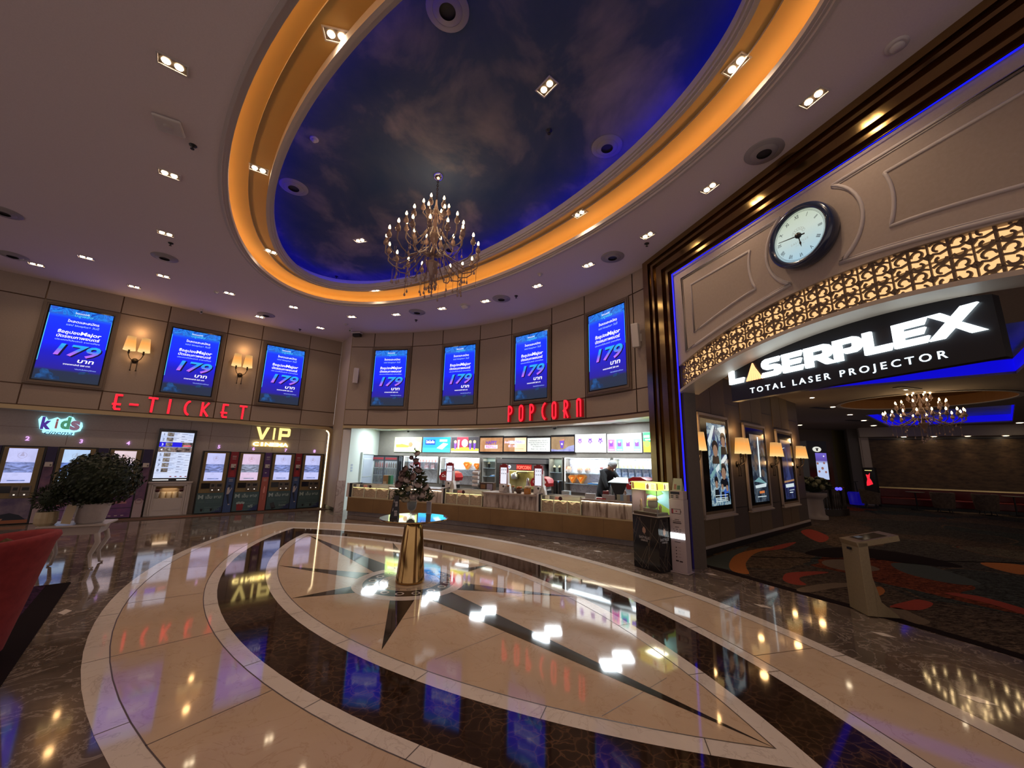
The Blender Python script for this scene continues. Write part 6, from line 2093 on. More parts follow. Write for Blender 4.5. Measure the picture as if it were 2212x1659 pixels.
for x, s, lab in ((.03, .085, 'round brown and white container at the left end of the upper shelf behind the person'), (.28, .075, 'round brown and white container, second on the upper shelf behind the person'), (.45, .08, 'round brown and white container above the person\'s cap')):
    f, w, z1 = S5
    t = thing('round_container', lab, 'container', f.w(x * w + .03, -.12, 1.331), f.a, 'round containers on the upper shelf')
    MB().lathe([(s * .5, 0), (s, s * .6), (s, s * 1.1)], mat('container cream', (.62, .5, .44), .5), 16).build('body', t); MB().lathe([(s * 1.02, s * 1.1), (s * .8, s * 1.7), (s * .3, s * 2.05), (.001, s * 2.1)], M_CARROT, 16).build('lid', t)
f, w, z1 = S5
t = thing('small_figurine', 'small pale figurine with a round red head on the upper shelf behind the person', 'figurine', f.w(w * .76, -.12, 1.331), f.a)
MB().lathe([(.03, 0), (.02, .12)], M_PAPER, 10).build('body', t); MB().ball((0, 0, .16), .045, mat('rose ball', (.7, .3, .28), .5), 12, 8).build('head', t)
for S, xs in ((S4, (.25, .62)), (S3, (.35,))):
    f, w, z1 = S
    for k, x in enumerate(xs):
        t = thing('dark_cup', ('left' if k == 0 and len(xs) > 1 else 'right' if len(xs) > 1 else 'single') + ' dark cup with pale lid in the dim cabinet ' + ('left of the person' if S is S4 else 'left of the popcorn machine'), 'cup', f.w(x * w, -.12, (1.331 if S is S4 else 1.381)), f.a)
        MB().lathe([(.03, 0), (.04, .13)], M_BLACK, 12).build('cup', t); MB().lathe([(.045, .131), (.05, .15), (.001, .20)], mat('pale lid', (.6, .55, .35), .4), 12).build('lid', t)
# popcorn machine in its niche
f, w = bframe(1085, 1191, .03, 1000); z1 = onback(1138, 990, .03)[2]
t = thing('popcorn_machine', 'steel popcorn machine with a red POPCORN light and yellow lit kettle window', 'popcorn machine', f.w(0, 0, 0), f.a)
M_STL = mat('machine steel', (.20, .19, .185), .4, .6)
MB().box(-.0, w, -.02, .02, ZS0, z1, M_BLACK).build('niche_back', t)
mb = MB(); mb.box(.02, w - .01, -.30, -.02, z1 - .16, z1 - .03, M_STL); mb.build('hood', t)
zt = z1 - .17; mb = MB(); mb.box(.13, w - .06, -.28, -.02, zt - .20, zt, M_STL); mb.box(.13, .17, -.28, -.02, ZS0, zt, M_STL); mb.box(w - .10, w - .06, -.28, -.02, ZS0, zt, M_STL); mb.build('case', t)
mb = MB(); mb.rect(.17, w - .10, ZS0, zt - .20, -.06, m_noise('kettle window', (.20, .17, .05), (.42, .36, .16), 3, .3)); mb.build('kettle_window', t)
mb = MB(); mb.box(.17, w - .10, -.27, -.255, zt - .225, zt - .205, M_POPY); mb.build('light_strip', t); lamp('machine_lamp', 'AREA', (w / 2, -.17, zt - .23), 3.0, (1, .9, .5), w * .7, (0, 0, 0), t, sizey=.1)
mb = MB(); mb.box(w * .42, w * .72, -.295, -.281, zt - .18, zt - .02, mat('popcorn plate red', (.2, .01, .01), .4, em=.35, emc=(1, .03, .02))); mb.text('POPCORN', w * .57, zt - .155, -.297, .135, mat('popcorn letters red', (1, .15, .1), .5, em=2.2, emc=(1, .10, .06)), bold=.02, fit=w * .27); mb.build('name_plate', t)
for cx in (.27, .86):
    mb = MB(); mb.lathe_y([(.055, -.281), (.055, -.286)], m_em('machine badge white', (.85, .9, 1), 1.2), 20, cx * w, zt - .10); mb.lathe_y([(.03, -.2862), (.03, -.287)], m_em('machine badge blue', (.15, .2, .5), .6), 12, cx * w, zt - .10); mb.build('badge', t)
mb = MB(); mb.tube([(w * .32, -.16, ZS0 + .35), (w * .40, -.16, ZS0 + .5), (w * .6, -.16, ZS0 + .52)], .03, M_STEEL, 8); mb.lathe([(.10, ZS0 + .28), (.13, ZS0 + .42), (.02, ZS0 + .48)], M_STEEL, 16, w * .34, -.17); mb.build('kettle', t)
# fridge, coffee maker, dark snack box
f, w = bframe(816.5, 877, .06, 1010); z1 = onback(846, 984, .06)[2]
t = thing('drinks_fridge', 'black framed double door drinks fridge at the left of the shop', 'fridge', f.w(0, 0, 0), f.a)
mb = MB(); mb.box(0, w, 0, .04, .01, z1, M_BLACKG); mb.box(0, .05, -.45, 0, .01, z1, M_BLACKG); mb.box(w - .04, w, -.45, 0, .01, z1, M_BLACKG); mb.box(0, w, -.45, 0, z1 - .05, z1, M_BLACKG); mb.box(0, w, -.45, 0, .01, .2, M_BLACKG); mb.box(.05, w - .04, -.04, -.001, .2, z1 - .05, mat('fridge white back', (.55, .6, .66), .4)); mb.build('cabinet', t)
for k in range(2):
    xa = .05 + (w - .09) * k / 2; xb = xa + (w - .09) / 2
    mb = MB()
    for b in ((xa, xa + .03, .2, z1 - .05), (xb - .03, xb, .2, z1 - .05), (xa, xb, z1 - .20 + .0, z1 - .05), (xa, xb, .2, .25)):
        mb.box(b[0], b[1], -.47, -.451, b[2], b[3], mat('fridge door frame', (.10, .10, .11), .3, .4))
    mb.box(xa + .04, xb - .04, -.472, -.47, z1 - .15, z1 - .08, mat('fridge door band', ((.35, .03, .04), (.03, .03, .04))[k], .4))
    mb.rect(xa + .03, xb - .03, .25, z1 - .2, -.46, M_GLASS); mb.build('door', t)
    for j, z in enumerate((.75, 1.02, 1.28)):
        MB().box(xa + .01, xb - .01, -.42, -.05, z - .015, z, M_STEEL).build('rack', t)
lamp('fridge_lamp', 'AREA', (w / 2, -.35, z1 - .08), 3.5, COOL, w * .8, (0, 0, 0), t, sizey=.15)
BT = [mat('bottle %d' % k, c, .25) for k, c in enumerate(((.06, .012, .01), (.55, .40, .08), (.10, .14, .30), (.35, .38, .36), (.28, .03, .03)))]
nb = 0
for k in range(2):
    xa = .06 + (w - .09) * k / 2
    for j, z in enumerate((.75, 1.02, 1.28)):
        a = None
        for q in range(6):
            m = BT[(j * 2 + k) % 5]; x = xa + .05 + q * ((w - .09) / 2 - .1) / 5
            o = MB().lathe([(.028, 0), (.03, .12), (.012, .17), (.012, .19)], m, 10).build('bottle', loc=f.w(x, -.25, z + .001))
            tag(o, '%s bottle from the left on the %s rack behind the %s fridge door' % (ORD[q], ('lower', 'middle', 'upper')[j], ('left', 'right')[k]), 'bottle', 'bottles in the drinks fridge')
p, rz = cpt(985, 1.2, .80); p, rz = cpt(985, .95, .801)
t = thing('cup_tower', 'tall steel rack of stacked cups behind the middle popcorn warmer', 'cup rack', p, rz)
MB().box(-.11, .11, -.08, .08, 0, .05, M_BLACK).build('base', t); MB().box(-.10, .10, .06, .08, .05, .55, M_STEEL).build('back', t)
for k in range(4):
    MB().tube([(-.09, -.02, .12 + .115 * k), (.09, -.02, .12 + .115 * k)], .045, M_KWHITE, 12).build('cup_sleeve', t)
p, rz = cpt(1010, .9, .801)
t = thing('snack_box', 'dark snack box with a pale oval print behind the middle popcorn warmer', 'box', p, rz)
MB().box(-.20, .22, 0, .16, 0, .22, mat('snack box dark', (.07, .035, .02), .4)).build('body', t); MB().rect(.03, .20, .03, .19, -.004, mat('snack box print', (.35, .32, .42), .5)).build('print_patch', t); MB().rect(-.16, -.02, .06, .17, -.004, mat('snack box brown print', (.26, .12, .04), .5)).build('print_patch', t)
# door in the shop side wall
a, b = Vector((P2.x + .05, P2.y + .12)), cl.to_2d(); d = (b - a).normalized()
SF = Frame(a.x, a.y, math.atan2(d.y, d.x))
dx0, dx1 = SF.wl(779, 1000)[0], SF.wl(803, 1000)[0]; dz = SF.wl(790, 981)[1]
mb = MB(); M_DOORP = mat('door pale blue', (.42, .48, .56), .5)
mb.box(dx0, dx1, -.05, -.003, .01, dz, M_DOORP)
for b in ((dx0 - .06, dx0, 0.01, dz + .06), (dx1, dx1 + .06, .01, dz + .06), (dx0, dx1, dz, dz + .06)):
    mb.box(b[0], b[1], -.07, -.003, b[2], b[3], M_SHOPW)
mb.box(dx0 + .12, dx1 - .12, -.056, -.05, dz * .55, dz - .15, M_SHOPW); mb.box(dx0 + .14, dx1 - .14, -.058, -.056, dz * .56, dz - .17, M_DOORP)
struct('door_1', mb, loc=SF.o, rz=SF.a)
nx, nz = SF.wl(759, 1010)
mb = MB()
for k in range(3):
    mb.box(-.06, .08, -.004, -.001, -.09 * k, -.09 * k + .06, mat('notice blue grey', (.36, .42, .52), .6))
tag(mb.build('wall_notice', loc=SF.w(nx, -.003, nz + .05), rz=SF.a), 'small grey blue notice on the white side wall of the shop', 'notice')
# vents and lamps in the shop ceiling
for px, py, lab in ((855, 930.5, 'square ceiling vent at the left of the shop'), (1014, 931, 'square ceiling vent above the middle of the shop'), (1165, 926, 'square ceiling vent above the popcorn machine'), (1345, 914, 'square ceiling vent at the right of the shop')):
    p = fl(px, py, S_Z)
    t = thing('ceiling_vent', lab, 'air vent', p, .5, 'square vents in the shop ceiling')
    mb = MB()
    for r0, r1, z in ((.30, .24, -.004), (.20, .15, -.016), (.11, .05, -.028)):
        mb.lathe([(r1, z - .012), (r0, z)], M_VENT, 4, ph=PI / 4, smooth=False, cap=False)
    mb.build('vent', t)
for px, py, lab in ((1106, 929.5, 'small round shop downlight near the middle of the shop ceiling'), (1222, 924, 'small round shop downlight right of the middle of the shop ceiling'), (903, 934, 'small round shop downlight left of the middle of the shop ceiling'), (1005, 933, 'small round shop downlight beside the middle square vent')):
    t = thing('shop_downlight', lab, 'ceiling light', fl(px, py, S_Z), 0, 'small round downlights of the shop')
    MB().lathe([(.06, -.012), (.07, -.002)], M_BEZEL, 16, cap=False).build('frame', t); MB().lathe([(.001, -.012), (.05, -.010), (.055, -.003)], mat('shop bulb', (1, 1, 1), .5, em=14, emc=(.9, .97, 1)), 14).build('bulb', t)
for px, py, lab in ((1198, 921, 'black dome camera in the shop ceiling above the person'), (882, 929, 'black dome camera in the shop ceiling at left')):
    t = thing('dome_camera', lab, 'camera', fl(px, py, S_Z), 0); MB().lathe([(.07, -.03), (.075, -.002)], M_BEZEL, 16).build('mount', t); MB().ball((0, 0, -.035), .055, M_BLACKG, 14, 8).build('dome', t)


# wall loudspeakers beside the counter screens
def speaker(px, py, lab, flip):
    p = oncirc(px, py); am = pang(p)
    t = thing('wall_speaker', lab, 'loudspeaker', (PC.x + (PR - .004) * math.cos(am), PC.y + (PR - .004) * math.sin(am), p.z), am - PI / 2)
    MB().box(-.03, .03, -.05, 0, -.08, .08, M_BEZEL).build('mount', t)
    o = MB().box(-.07, .07, -.16, -.0, -.24, .24, M_BEZEL).build('cabinet', t, bevel=.015); o.location = (-.04 * flip, -.055, .04); o.rotation_euler = (.16, 0, .5 * flip)


speaker(772, 815, 'white loudspeaker on the wall left of the first counter screen', 1)
speaker(1384, 730, 'white loudspeaker on the wall between the rightmost counter screen and the brass frame', 1)
# ------------------------------------------------------------------ centre table and flowers
M_GOLDP = m_brass('polished gold pedestal', (.42, .27, .10), (.50, .33, .14), .10)
M_MIRROR = mat('smoked mirror top', (.045, .035, .03), .04, 0.0, ior=1.9)
TBL = .82
root = thing('pedestal_table', 'round smoked glass table on a tapered polished gold pedestal in the middle of the floor', 'table', (FC.x, FC.y, .006), 0)
MB().lathe([(.185, 0), (.190, .01), (.188, .03), (.178, .12), (.150, .45), (.125, .68), (.108, .775), (.10, .79)], M_GOLDP, 48).build('pedestal', root)
MB().lathe([(.455, .792), (.462, .797), (.462, .808), (.455, .813)], M_MIRROR, 72).build('tabletop', root)
MB().lathe([(.463, .796), (.466, .802), (.463, .809)], M_GOLDP, 72, cap=False).build('edge_band', root)
vp = fl(888, 1111.5, TBL); vp.z = .8205
M_VGLASS = mat('vase glass', (.75, .8, .8), .04, alpha=.28)
vase = thing('flower_vase', 'clear footed glass vase holding the bouquet on the smoked glass table', 'vase', vp, 0)
MB().lathe([(.045, 0), (.05, .004), (.012, .012), (.012, .03), (.03, .045), (.060, .075), (.072, .14), (.070, .195), (.066, .195), (.067, .14), (.056, .08), (.02, .055)], M_VGLASS, 32, cap=False).build('glass', vase)
MB().lathe([(.02, .06), (.05, .085), (.062, .14), (.060, .175)], mat('vase dark stems', (.014, .016, .008), .7), 20).build('stems', vase)
M_LEAFD = m_noise('bouquet leaf', (.02, .03, .010), (.075, .095, .035), 12, .5); M_LEAFB = m_noise('bouquet bronze leaf', (.045, .028, .022), (.10, .06, .045), 14, .5)
M_MAUVE = m_noise('mauve rose', (.20, .13, .125), (.32, .22, .21), 20, .6); M_CREAMR = m_noise('cream rose', (.42, .38, .26), (.55, .50, .38), 20, .6); M_PINKF = m_noise('pale lily', (.42, .34, .32), (.52, .44, .42), 20, .6)
bq = thing('flower_bouquet', 'tall bouquet of mauve and cream flowers with dark leaves in the glass vase', 'flowers', vp + Vector((0, 0, .20)), 0)
rnd = random.Random(3)


def leaf(mb, p, d, l, w, m):
    d = Vector(d).normalized(); s = d.cross(Vector((rnd.uniform(-1, 1), rnd.uniform(-1, 1), rnd.uniform(-1, 1)))).normalized() * w; up = d.cross(s).normalized() * w * .35
    p = Vector(p)
    mb.face([p, p + d * l * .5 + s + up, p + d * l, p + d * l * .5 + up * 0], m); mb.face([p, p + d * l * .5 + up * 0, p + d * l, p + d * l * .5 - s + up], m)


mb = MB()
for k in range(620):
    a = rnd.uniform(0, 2 * PI); h = rnd.random() ** 1.2; r = (.26 - .18 * h) * math.sqrt(rnd.random()) + .01
    p = (r * math.cos(a), r * math.sin(a) * .8, .0 + .42 * h)
    leaf(mb, p, (math.cos(a) * .8, math.sin(a) * .8, rnd.uniform(-.3, .9)), rnd.uniform(.05, .10), rnd.uniform(.012, .024), M_LEAFD)
for sx, n in ((1, 22), (-1, 16)):                            # arching ferns
    for k in range(n):
        t_ = k / n; p = Vector((sx * (.10 + .26 * t_), -.06, .05 + .14 * math.sin(t_ * 2.6) - .10 * t_ * t_))
        for q in (1, -1):
            leaf(mb, p, (sx * .5, q * .8, -.2), .05 * (1 - .5 * t_), .010, M_LEAFD)
mb.build('foliage', bq)
mb = MB()
for k in range(16):
    t_ = k / 15; z = .36 + .36 * t_; a = k * 2.4
    mb.tube([(0, 0, .1), (0.005, 0, .74)], .004, M_LEAFD, 5) if k == 0 else None
    leaf(mb, (.0, 0, z), (math.cos(a) * .9, math.sin(a) * .9, .55), .10 - .04 * t_, .026, M_LEAFB if k % 2 else M_LEAFD)
mb.build('tall_spray', bq)


def rose(p, r, m, nm='rose'):
    mb = MB()
    for i in range(4):
        rr = r * 1.15 * (1 - .2 * i); mb.lathe([(rr * .35, -rr * .5 + i * r * .12), (rr * .95, -rr * .05 + i * r * .12), (rr, rr * .35 + i * r * .10), (rr * .8, rr * .6 + i * r * .08)], m, 10, cap=False, ph=i * .4, sx=1, sy=1)
    mb.ball((0, 0, r * .15), r * .45, m, 8, 6)
    o = mb.build(nm, bq); o.location = p; o.rotation_euler = (rnd.uniform(.5, 1.3), 0, rnd.uniform(-.8, .8)); return o


for p, r, m in (((-.04, -.17, .03), .055, M_CREAMR), ((-.19, -.10, .06), .05, M_CREAMR), ((.06, -.18, .06), .05, M_PINKF), ((.16, -.12, .08), .055, M_PINKF), ((-.12, -.15, .10), .035, M_CREAMR), ((-.18, -.08, .22), .055, M_MAUVE), ((-.14, -.12, .30), .05, M_MAUVE), ((-.06, -.14, .28), .045, M_PINKF), ((.02, -.12, .33), .05, M_MAUVE), ((.10, -.12, .22), .05, M_PINKF), ((-.16, -.02, .37), .045, M_MAUVE), ((-.11, -.06, .44), .042, M_MAUVE), ((.07, -.06, .42), .05, M_MAUVE), ((.02, -.02, .56), .038, M_MAUVE), ((.04, -.02, .66), .040, M_PINKF), ((-.05, -.02, .60), .030, M_MAUVE), ((.20, -.06, .18), .05, M_PINKF), ((-.02, -.17, .17), .04, M_CREAMR), ((-.08, -.16, .02), .032, M_CREAMR)):
    rose(p, r, m)
p = fl(853.5, 1118.5, TBL); p.z = .8205
t = thing('tent_card', 'black triangular tent card with white print on the left of the glass table', 'sign', p, .10)
mb = MB(); X = .066
tri = [(-.045, 0), (.06, 0), (.02, .29), (.0, .29)]
mb.raw([(-X, -.05, 0), (X * .6, -.06, 0), (X * .75, .04, 0), (-X * .8, .05, 0), (-X * .45, -.012, .29), (X * .45, -.014, .29), (X * .45, .008, .29), (-X * .45, .01, .29)], [(0, 3, 2, 1), (4, 5, 6, 7), (0, 1, 5, 4), (1, 2, 6, 5), (2, 3, 7, 6), (3, 0, 4, 7)], mat('tent card black', (.018, .018, .026), .5)); mb.build('card', t)
mb = MB(); mw = mat('tent card print', (.34, .32, .33), .5)
for z0, z1, a, b in ((.19, .215, -.2, .55), (.15, .185, -.1, .5), (.075, .10, -.2, .5), (.03, .07, -.1, .5), (.20, .24, -.55, -.4), (.09, .13, -.6, -.45)):
    f0 = lambda z: -.056 + .042 * z / .29 - .004
    s0, s1 = (1 - .4 * z0 / .29), (1 - .4 * z1 / .29)
    mb.face([(a * X * s0, f0(z0), z0), (b * X * s0, f0(z0), z0), (b * X * s1, f0(z1), z1), (a * X * s1, f0(z1), z1)], mw)
mb.build('print', t)
p = fl(926, 1110.5, TBL); p.z = .8205
t = thing('card_stand', 'blank pale card standing on the right of the glass table', 'card', p, -.25)
MB().box(-.034, .034, -.010, .010, .0, .175, mat('pale card', (.46, .41, .42), .5), Matrix.Rotation(.06, 4, 'X')).build('card', t)
MB().box(-.036, .036, -.03, .03, 0, .004, M_BEZEL).build('base', t)
# ------------------------------------------------------------------ cinema display pedestal and power bank tower
A_, B_ = fl(1370, 1212, .075).to_2d(), fl(1426, 1228, .075).to_2d()
e1 = (B_ - A_); wl_ = e1.length; e1.normalize(); e2 = Vector((-e1.y, e1.x)); wr_ = .30
PF = Frame(A_.x, A_.y, math.atan2(e1.y, e1.x))
root = thing('display_pedestal', 'black EASTVILLE pedestal with thin gold lines under a lit glass diorama case', 'display case', PF.o, PF.a)
M_PBLACK = mat('pedestal black', (.012, .011, .012), .12); M_LINE = mat('pedestal gold line', (.22, .17, .12), .4, .3); M_COPPER = mat('copper mark', (.40, .24, .17), .4, .3); M_PTXT = mat('pedestal silver letters', (.45, .42, .42), .4)
mb = MB(); mb.box(0, wl_, 0, wr_, .004, .80, M_PBLACK); mb.build('plinth', root)
mb = MB(); mb.box(-.012, wl_ + .012, -.012, wr_ + .012, .801, .815, M_CREAM); mb.build('ledge', root)


def facelines(nm, M, w):
    mb = MB()
    L_ = [((.2, .98), (.0, .62)), ((.2, .98), (1.0, .55)), ((.32, .98), (.02, .45)), ((.28, .98), (.62, .46)), ((.75, .98), (.55, .02)), ((.95, .98), (.30, .02)), ((.0, .30), (.55, .05)), ((.0, .18), (.35, .02)), ((.55, .45), (.22, .08)), ((.62, .20), (1, .05)), ((1, .62), (.42, .02)), ((.0, .72), (.10, .66))]
    for (x0, z0), (x1, z1) in L_:
        a, b = Vector((x0 * w, z0 * .79)), Vector((x1 * w, z1 * .79)); d = (b - a).normalized(); e = Vector((-d.y, d.x)) * .0018
        mb.raw([M @ Vector((q.x, -.0012, q.y)) for q in (a - e, b - e, b + e, a + e)], [(0, 1, 2, 3)], M_LINE)
    cx = w * .45; g_ = [(0, .64), (.020, .615), (.032, .60), (.032, .555), (.006, .535), (0, .515), (-.006, .535), (-.032, .555), (-.032, .60), (-.020, .615)]
    mb.raw([M @ Vector((cx + x, -.002, z)) for x, z in g_], [tuple(range(len(g_)))[::-1]], M_COPPER)
    for s, z, sz, f in (('EASTVILLE', .455, .052, .22), ('CINEPLEX', .418, .035, .15)):
        vs, fs = text_mesh(s, sz, 'CENTER', 0, .008, 0, 1); ww = max(p[0] for p in vs) - min(p[0] for p in vs)
        mb.raw([M @ Vector((cx + p[0] * f * .9 / ww, -.002, z + p[1])) for p in vs], fs, M_PTXT)
    mb.build(nm, root)


facelines('face_print', Matrix.Identity(4), wl_)
facelines('face_print', Matrix.Translation((wl_, 0, 0)) @ Matrix.Rotation(PI / 2, 4, 'Z'), wr_)
m_l = mat('case header light', (.8, .9, .2), .4, em=1.15, emc=(.80, .92, .22)); m_y = mat('case header yellow', (1, .8, .1), .4, em=1.1, emc=(1, .82, .10)); m_c = mat('case header cream', (1, .9, .6), .4, em=1.1, emc=(1, .92, .62)); m_b = mat('case header brown', (.3, .15, .08), .4, em=.6, emc=(.35, .17, .07))
CT0, CT1 = 1.20, 1.325
mb = MB(); mb.box(0, wl_, 0, wr_, CT0, CT1, m_l)
for Mx, w in ((Matrix.Identity(4), wl_), (Matrix.Translation((wl_, 0, 0)) @ Matrix.Rotation(PI / 2, 4, 'Z'), wr_)):
    def q_(pts, m, y):
        mb.raw([Mx @ Vector((x * w, y, CT0 + z * (CT1 - CT0))) for x, z in pts], [tuple(range(len(pts)))], m)
    q_([(.08, .2), (.6, .15), (.62, .75), (.2, .9), (.05, .6)], m_y, -.001); q_([(.02, .1), (.12, .1), (.1, .9), (.02, .9)], m_b, -.0012)
    q_([(.58, .08), (.98, .08), (.98, .92), (.58, .92)], m_c, -.002); q_([(.62, .2), (.70, .15), (.72, .5), (.68, .88), (.62, .6)], m_b, -.003)
    for k in range(3):
        q_([(.80, .2 + .22 * k), (.94, .2 + .22 * k), (.94, .3 + .22 * k), (.80, .3 + .22 * k)], m_y, -.003)
mb.build('lit_header', root)
for x, y in ((0, 0), (wl_, 0), (0, wr_), (wl_, wr_)):
    MB().box(x - .004, x + .004, y - .004, y + .004, .816, CT0, M_STEEL).build('corner_post', root)
MB().rect(0, wl_, .816, CT0, -.0, M_GLASS).rect(0, .001, .816, CT0, 0, M_GLASS).build('glass', root)
mb = MB(); mb.face([(wl_, 0, .816), (wl_, wr_, .816), (wl_, wr_, CT0), (wl_, 0, CT0)], M_GLASS); mb.build('glass', root)
m_s = mat('backdrop sky', (.22, .48, .62), .6, em=.25, emc=(.25, .55, .7)); m_g = mat('backdrop green', (.25, .42, .05), .6, em=.25, emc=(.35, .6, .06)); m_g2 = mat('backdrop dark green', (.08, .20, .05), .6, em=.1, emc=(.1, .3, .06)); m_t = mat('backdrop trunk', (.10, .05, .06), .6)
mb = MB()
for Mx, w in ((Matrix.Translation((0, wr_ - .006, 0)), wl_),):
    def q2(pts, m, y):
        mb.raw([Mx @ Vector((x * w, y, .83 + z * .37)) for x, z in pts], [tuple(range(len(pts)))], m)
    q2([(0, 0), (1, 0), (1, 1), (0, 1)], m_s, 0); q2([(0, 0), (1, 0), (1, .22), (.7, .40), (.35, .55), (.0, .62)], m_g, -.001); q2([(0, 0), (.8, 0), (.5, .18), (.0, .30)], m_g2, -.002)
    q2([(.0, .2), (.10, .2), (.14, .7), (.45, .85), (.3, 1), (0, 1)], m_t, -.003); q2([(.1, .8), (.55, .72), (.8, .85), (.7, 1), (.1, 1)], m_g2, -.0035)
mb.raw([(.006, y, z) for y, z in ((.0, .83), (wr_, .83), (wr_, 1.2), (.0, 1.2))], [(0, 1, 2, 3)], mat('backdrop plum', (.13, .07, .09), .6))
mb.build('backdrop', root)
lamp('case_lamp', 'AREA', (wl_ / 2, wr_ / 2, CT0 - .01), 3.0, (1, .95, .75), .25, (0, 0, 0), root)
dio = thing('diorama', 'small wooden diorama of a domed hut on turf inside the glass case', 'model', PF.w(wl_ / 2, wr_ * .48, .8165), PF.a)
MB().box(-wl_ / 2 + .03, wl_ / 2 - .02, -.15, .14, 0, .045, mat('turf board', (.055, .035, .02), .6)).build('base_board', dio, bevel=.006)
mb = MB(); mb.lathe([(.04, .10), (.075, .125), (.08, .20), (.06, .225)], mat('hut grey', (.17, .145, .11), .5), 18, .05, 0); mb.build('hut_body', dio)
MB().lathe([(.09, .226), (.085, .25), (.05, .285), (.001, .30)], mat('hut dome cap', (.42, .26, .12), .5), 20, .05, 0).build('hut_roof', dio)
mb = MB(); m_log = m_noise('log brown', (.09, .045, .025), (.14, .075, .04), 10, .6)
for x0, x1, z0, z1 in ((-.06, .06, .046, .10), (.065, .20, .046, .095)):
    mb.box(x0, x1, -.10, -.03, z0, z1, m_log)
mb.build('log_step', dio)
mb = MB(); mb.lathe([(.03, .046), (.022, .09), (.03, .12), (.012, .17), (.02, .2), (.005, .24)], mat('carved wood figure', (.16, .085, .045), .5), 8, -.15, -.04); mb.build('carved_post', dio)
mb = MB(); mb.lathe([(.02, .046), (.018, .10), (.026, .13), (.001, .17)], mat('small amber post', (.35, .22, .06), .5), 8, .16, .04); mb.build('small_post', dio)
A2, B2, C2 = fl(1452, 1224, .075).to_2d(), fl(1485, 1231, .075).to_2d(), fl(1503, 1228, .075).to_2d()
e1 = B2 - A2; w1 = e1.length; e1.normalize(); w2_ = max(.14, min(.17, (C2 - B2).length))
CF = Frame(A2.x, A2.y, math.atan2(e1.y, e1.x))
root = thing('power_bank_tower', 'tall pale pink power bank tower with a red battery icon and a glowing white panel', 'charging station', CF.o, CF.a)
M_TW = mat('tower pale pink', (.40, .32, .33), .45); M_TI = mat('tower dark ink', (.03, .015, .02), .5); M_TR = mat('tower red ink', (.25, .02, .04), .5)
MB().box(-.02, w1 + .02, -.02, w2_ + .02, .004, .02, M_TW).build('base_plate', root)
th = zat(1487, 1081, B2); MB().box(0, w1, 0, w2_, .0205, th, M_TW).build('tower_body', root, bevel=.006)
mb = MB(); cx = w1 * .48
zi = th - .16
mb.rect(cx - .075, cx + .07, zi - .055, zi + .02, -.0015, M_TI); mb.rect(cx - .068, cx + .063, zi - .048, zi + .013, -.002, M_TW); mb.rect(cx - .068, cx - .045, zi - .048, zi + .013, -.0025, M_TR); mb.rect(cx + .071, cx + .078, zi - .03, zi - .005, -.0015, M_TI)
mb.prism([(cx - .015, zi - .02), (cx + .004, zi - .004), (cx + .004, zi - .012), (cx + .022, zi - .012), (cx + .002, zi - .03), (cx + .002, zi - .022)], -.003, -.0025, M_TR)
for z, a, b in ((-.14, -.03, .04), (-.165, -.06, .065), (-.185, -.06, .07), (-.195, -.06, .07), (-.25, -.03, .03), (-.285, -.06, -.045), (-.285, -.015, .01), (-.285, .035, .065), (-.315, -.05, -.03), (-.315, -.01, .015), (-.315, .03, .06), (-.47, -.05, .04)):
    mb.rect(cx + a, cx + b, zi + z - .004, zi + z + .004, -.002, M_TI)
for k in range(4):
    z = zi - .55 - .045 * k; mb.lathe_y([(.009, -.001), (.009, -.003)], M_TI, 10, cx - .03, z); mb.rect(cx + .0, cx + .04, z - .003, z + .003, -.002, mat('tower grey ink', (.22, .17, .18), .5))
mb.rect(cx - .045, cx + .0, zi - .75, zi - .73, -.002, M_TI); mb.rect(cx + .01, cx + .06, zi - .755, zi - .735, -.002, M_TI)
mb.build('print', root)
M_GLOWP = mat('tower glow panel', (.9, 1, 1), .5, em=3.0, emc=(.86, .97, 1))
mb = MB(); mb.box(.005, w1 - .004, -.012, -.001, zi - .42, zi - .34, M_GLOWP); mb.text('BOL', w1 * .5, zi - .40, -.0135, .055, mat('glow print', (.3, .5, .6), .5, em=1.2, emc=(.45, .75, .9)), bold=.01); mb.build('glow_panel', root)
mb = MB(); mb.box(.02, w1 + .0, .01, w2_ - .02, th + .001, th + .13, M_TW); mb.build('battery_module', root, bevel=.006)
mb = MB(); mb.box(.03, w1 * .75, .004, .009, th + .078, th + .118, M_BLACKG)
for a in (.035, w1 * .5):
    for z in (.025, .05):
        mb.box(a, a + .04, .004, .009, th + z, th + z + .012, M_BLACK)
mb.build('slots', root)
t = thing('tent_advert', 'small pale green advert card on top of the power bank tower', 'card', CF.w(w1 * .55, w2_ * .4, th + .1315), CF.a)
mb = MB(); X = .075; mb.raw([(-X, -.04, 0), (X, -.04, 0), (X, .06, 0), (-X, .06, 0), (-X * .9, .01, .19), (X * .9, .01, .19)], [(0, 1, 5, 4), (1, 2, 5), (2, 3, 4, 5), (3, 0, 4), (0, 3, 2, 1)], mat('advert pale green', (.40, .42, .30), .5)); mb.build('card', t)
mb = MB(); mb.face([(-.05, -.037, .02), (-.01, -.037, .02), (-.01, -.016, .10), (-.05, -.016, .10)], mat('advert picture rose', (.30, .16, .12), .5)); mb.face([(.0, -.037, .02), (.05, -.037, .02), (.05, -.016, .09), (.0, -.016, .09)], mat('advert picture green', (.07, .16, .09), .5)); mb.build('picture', t)
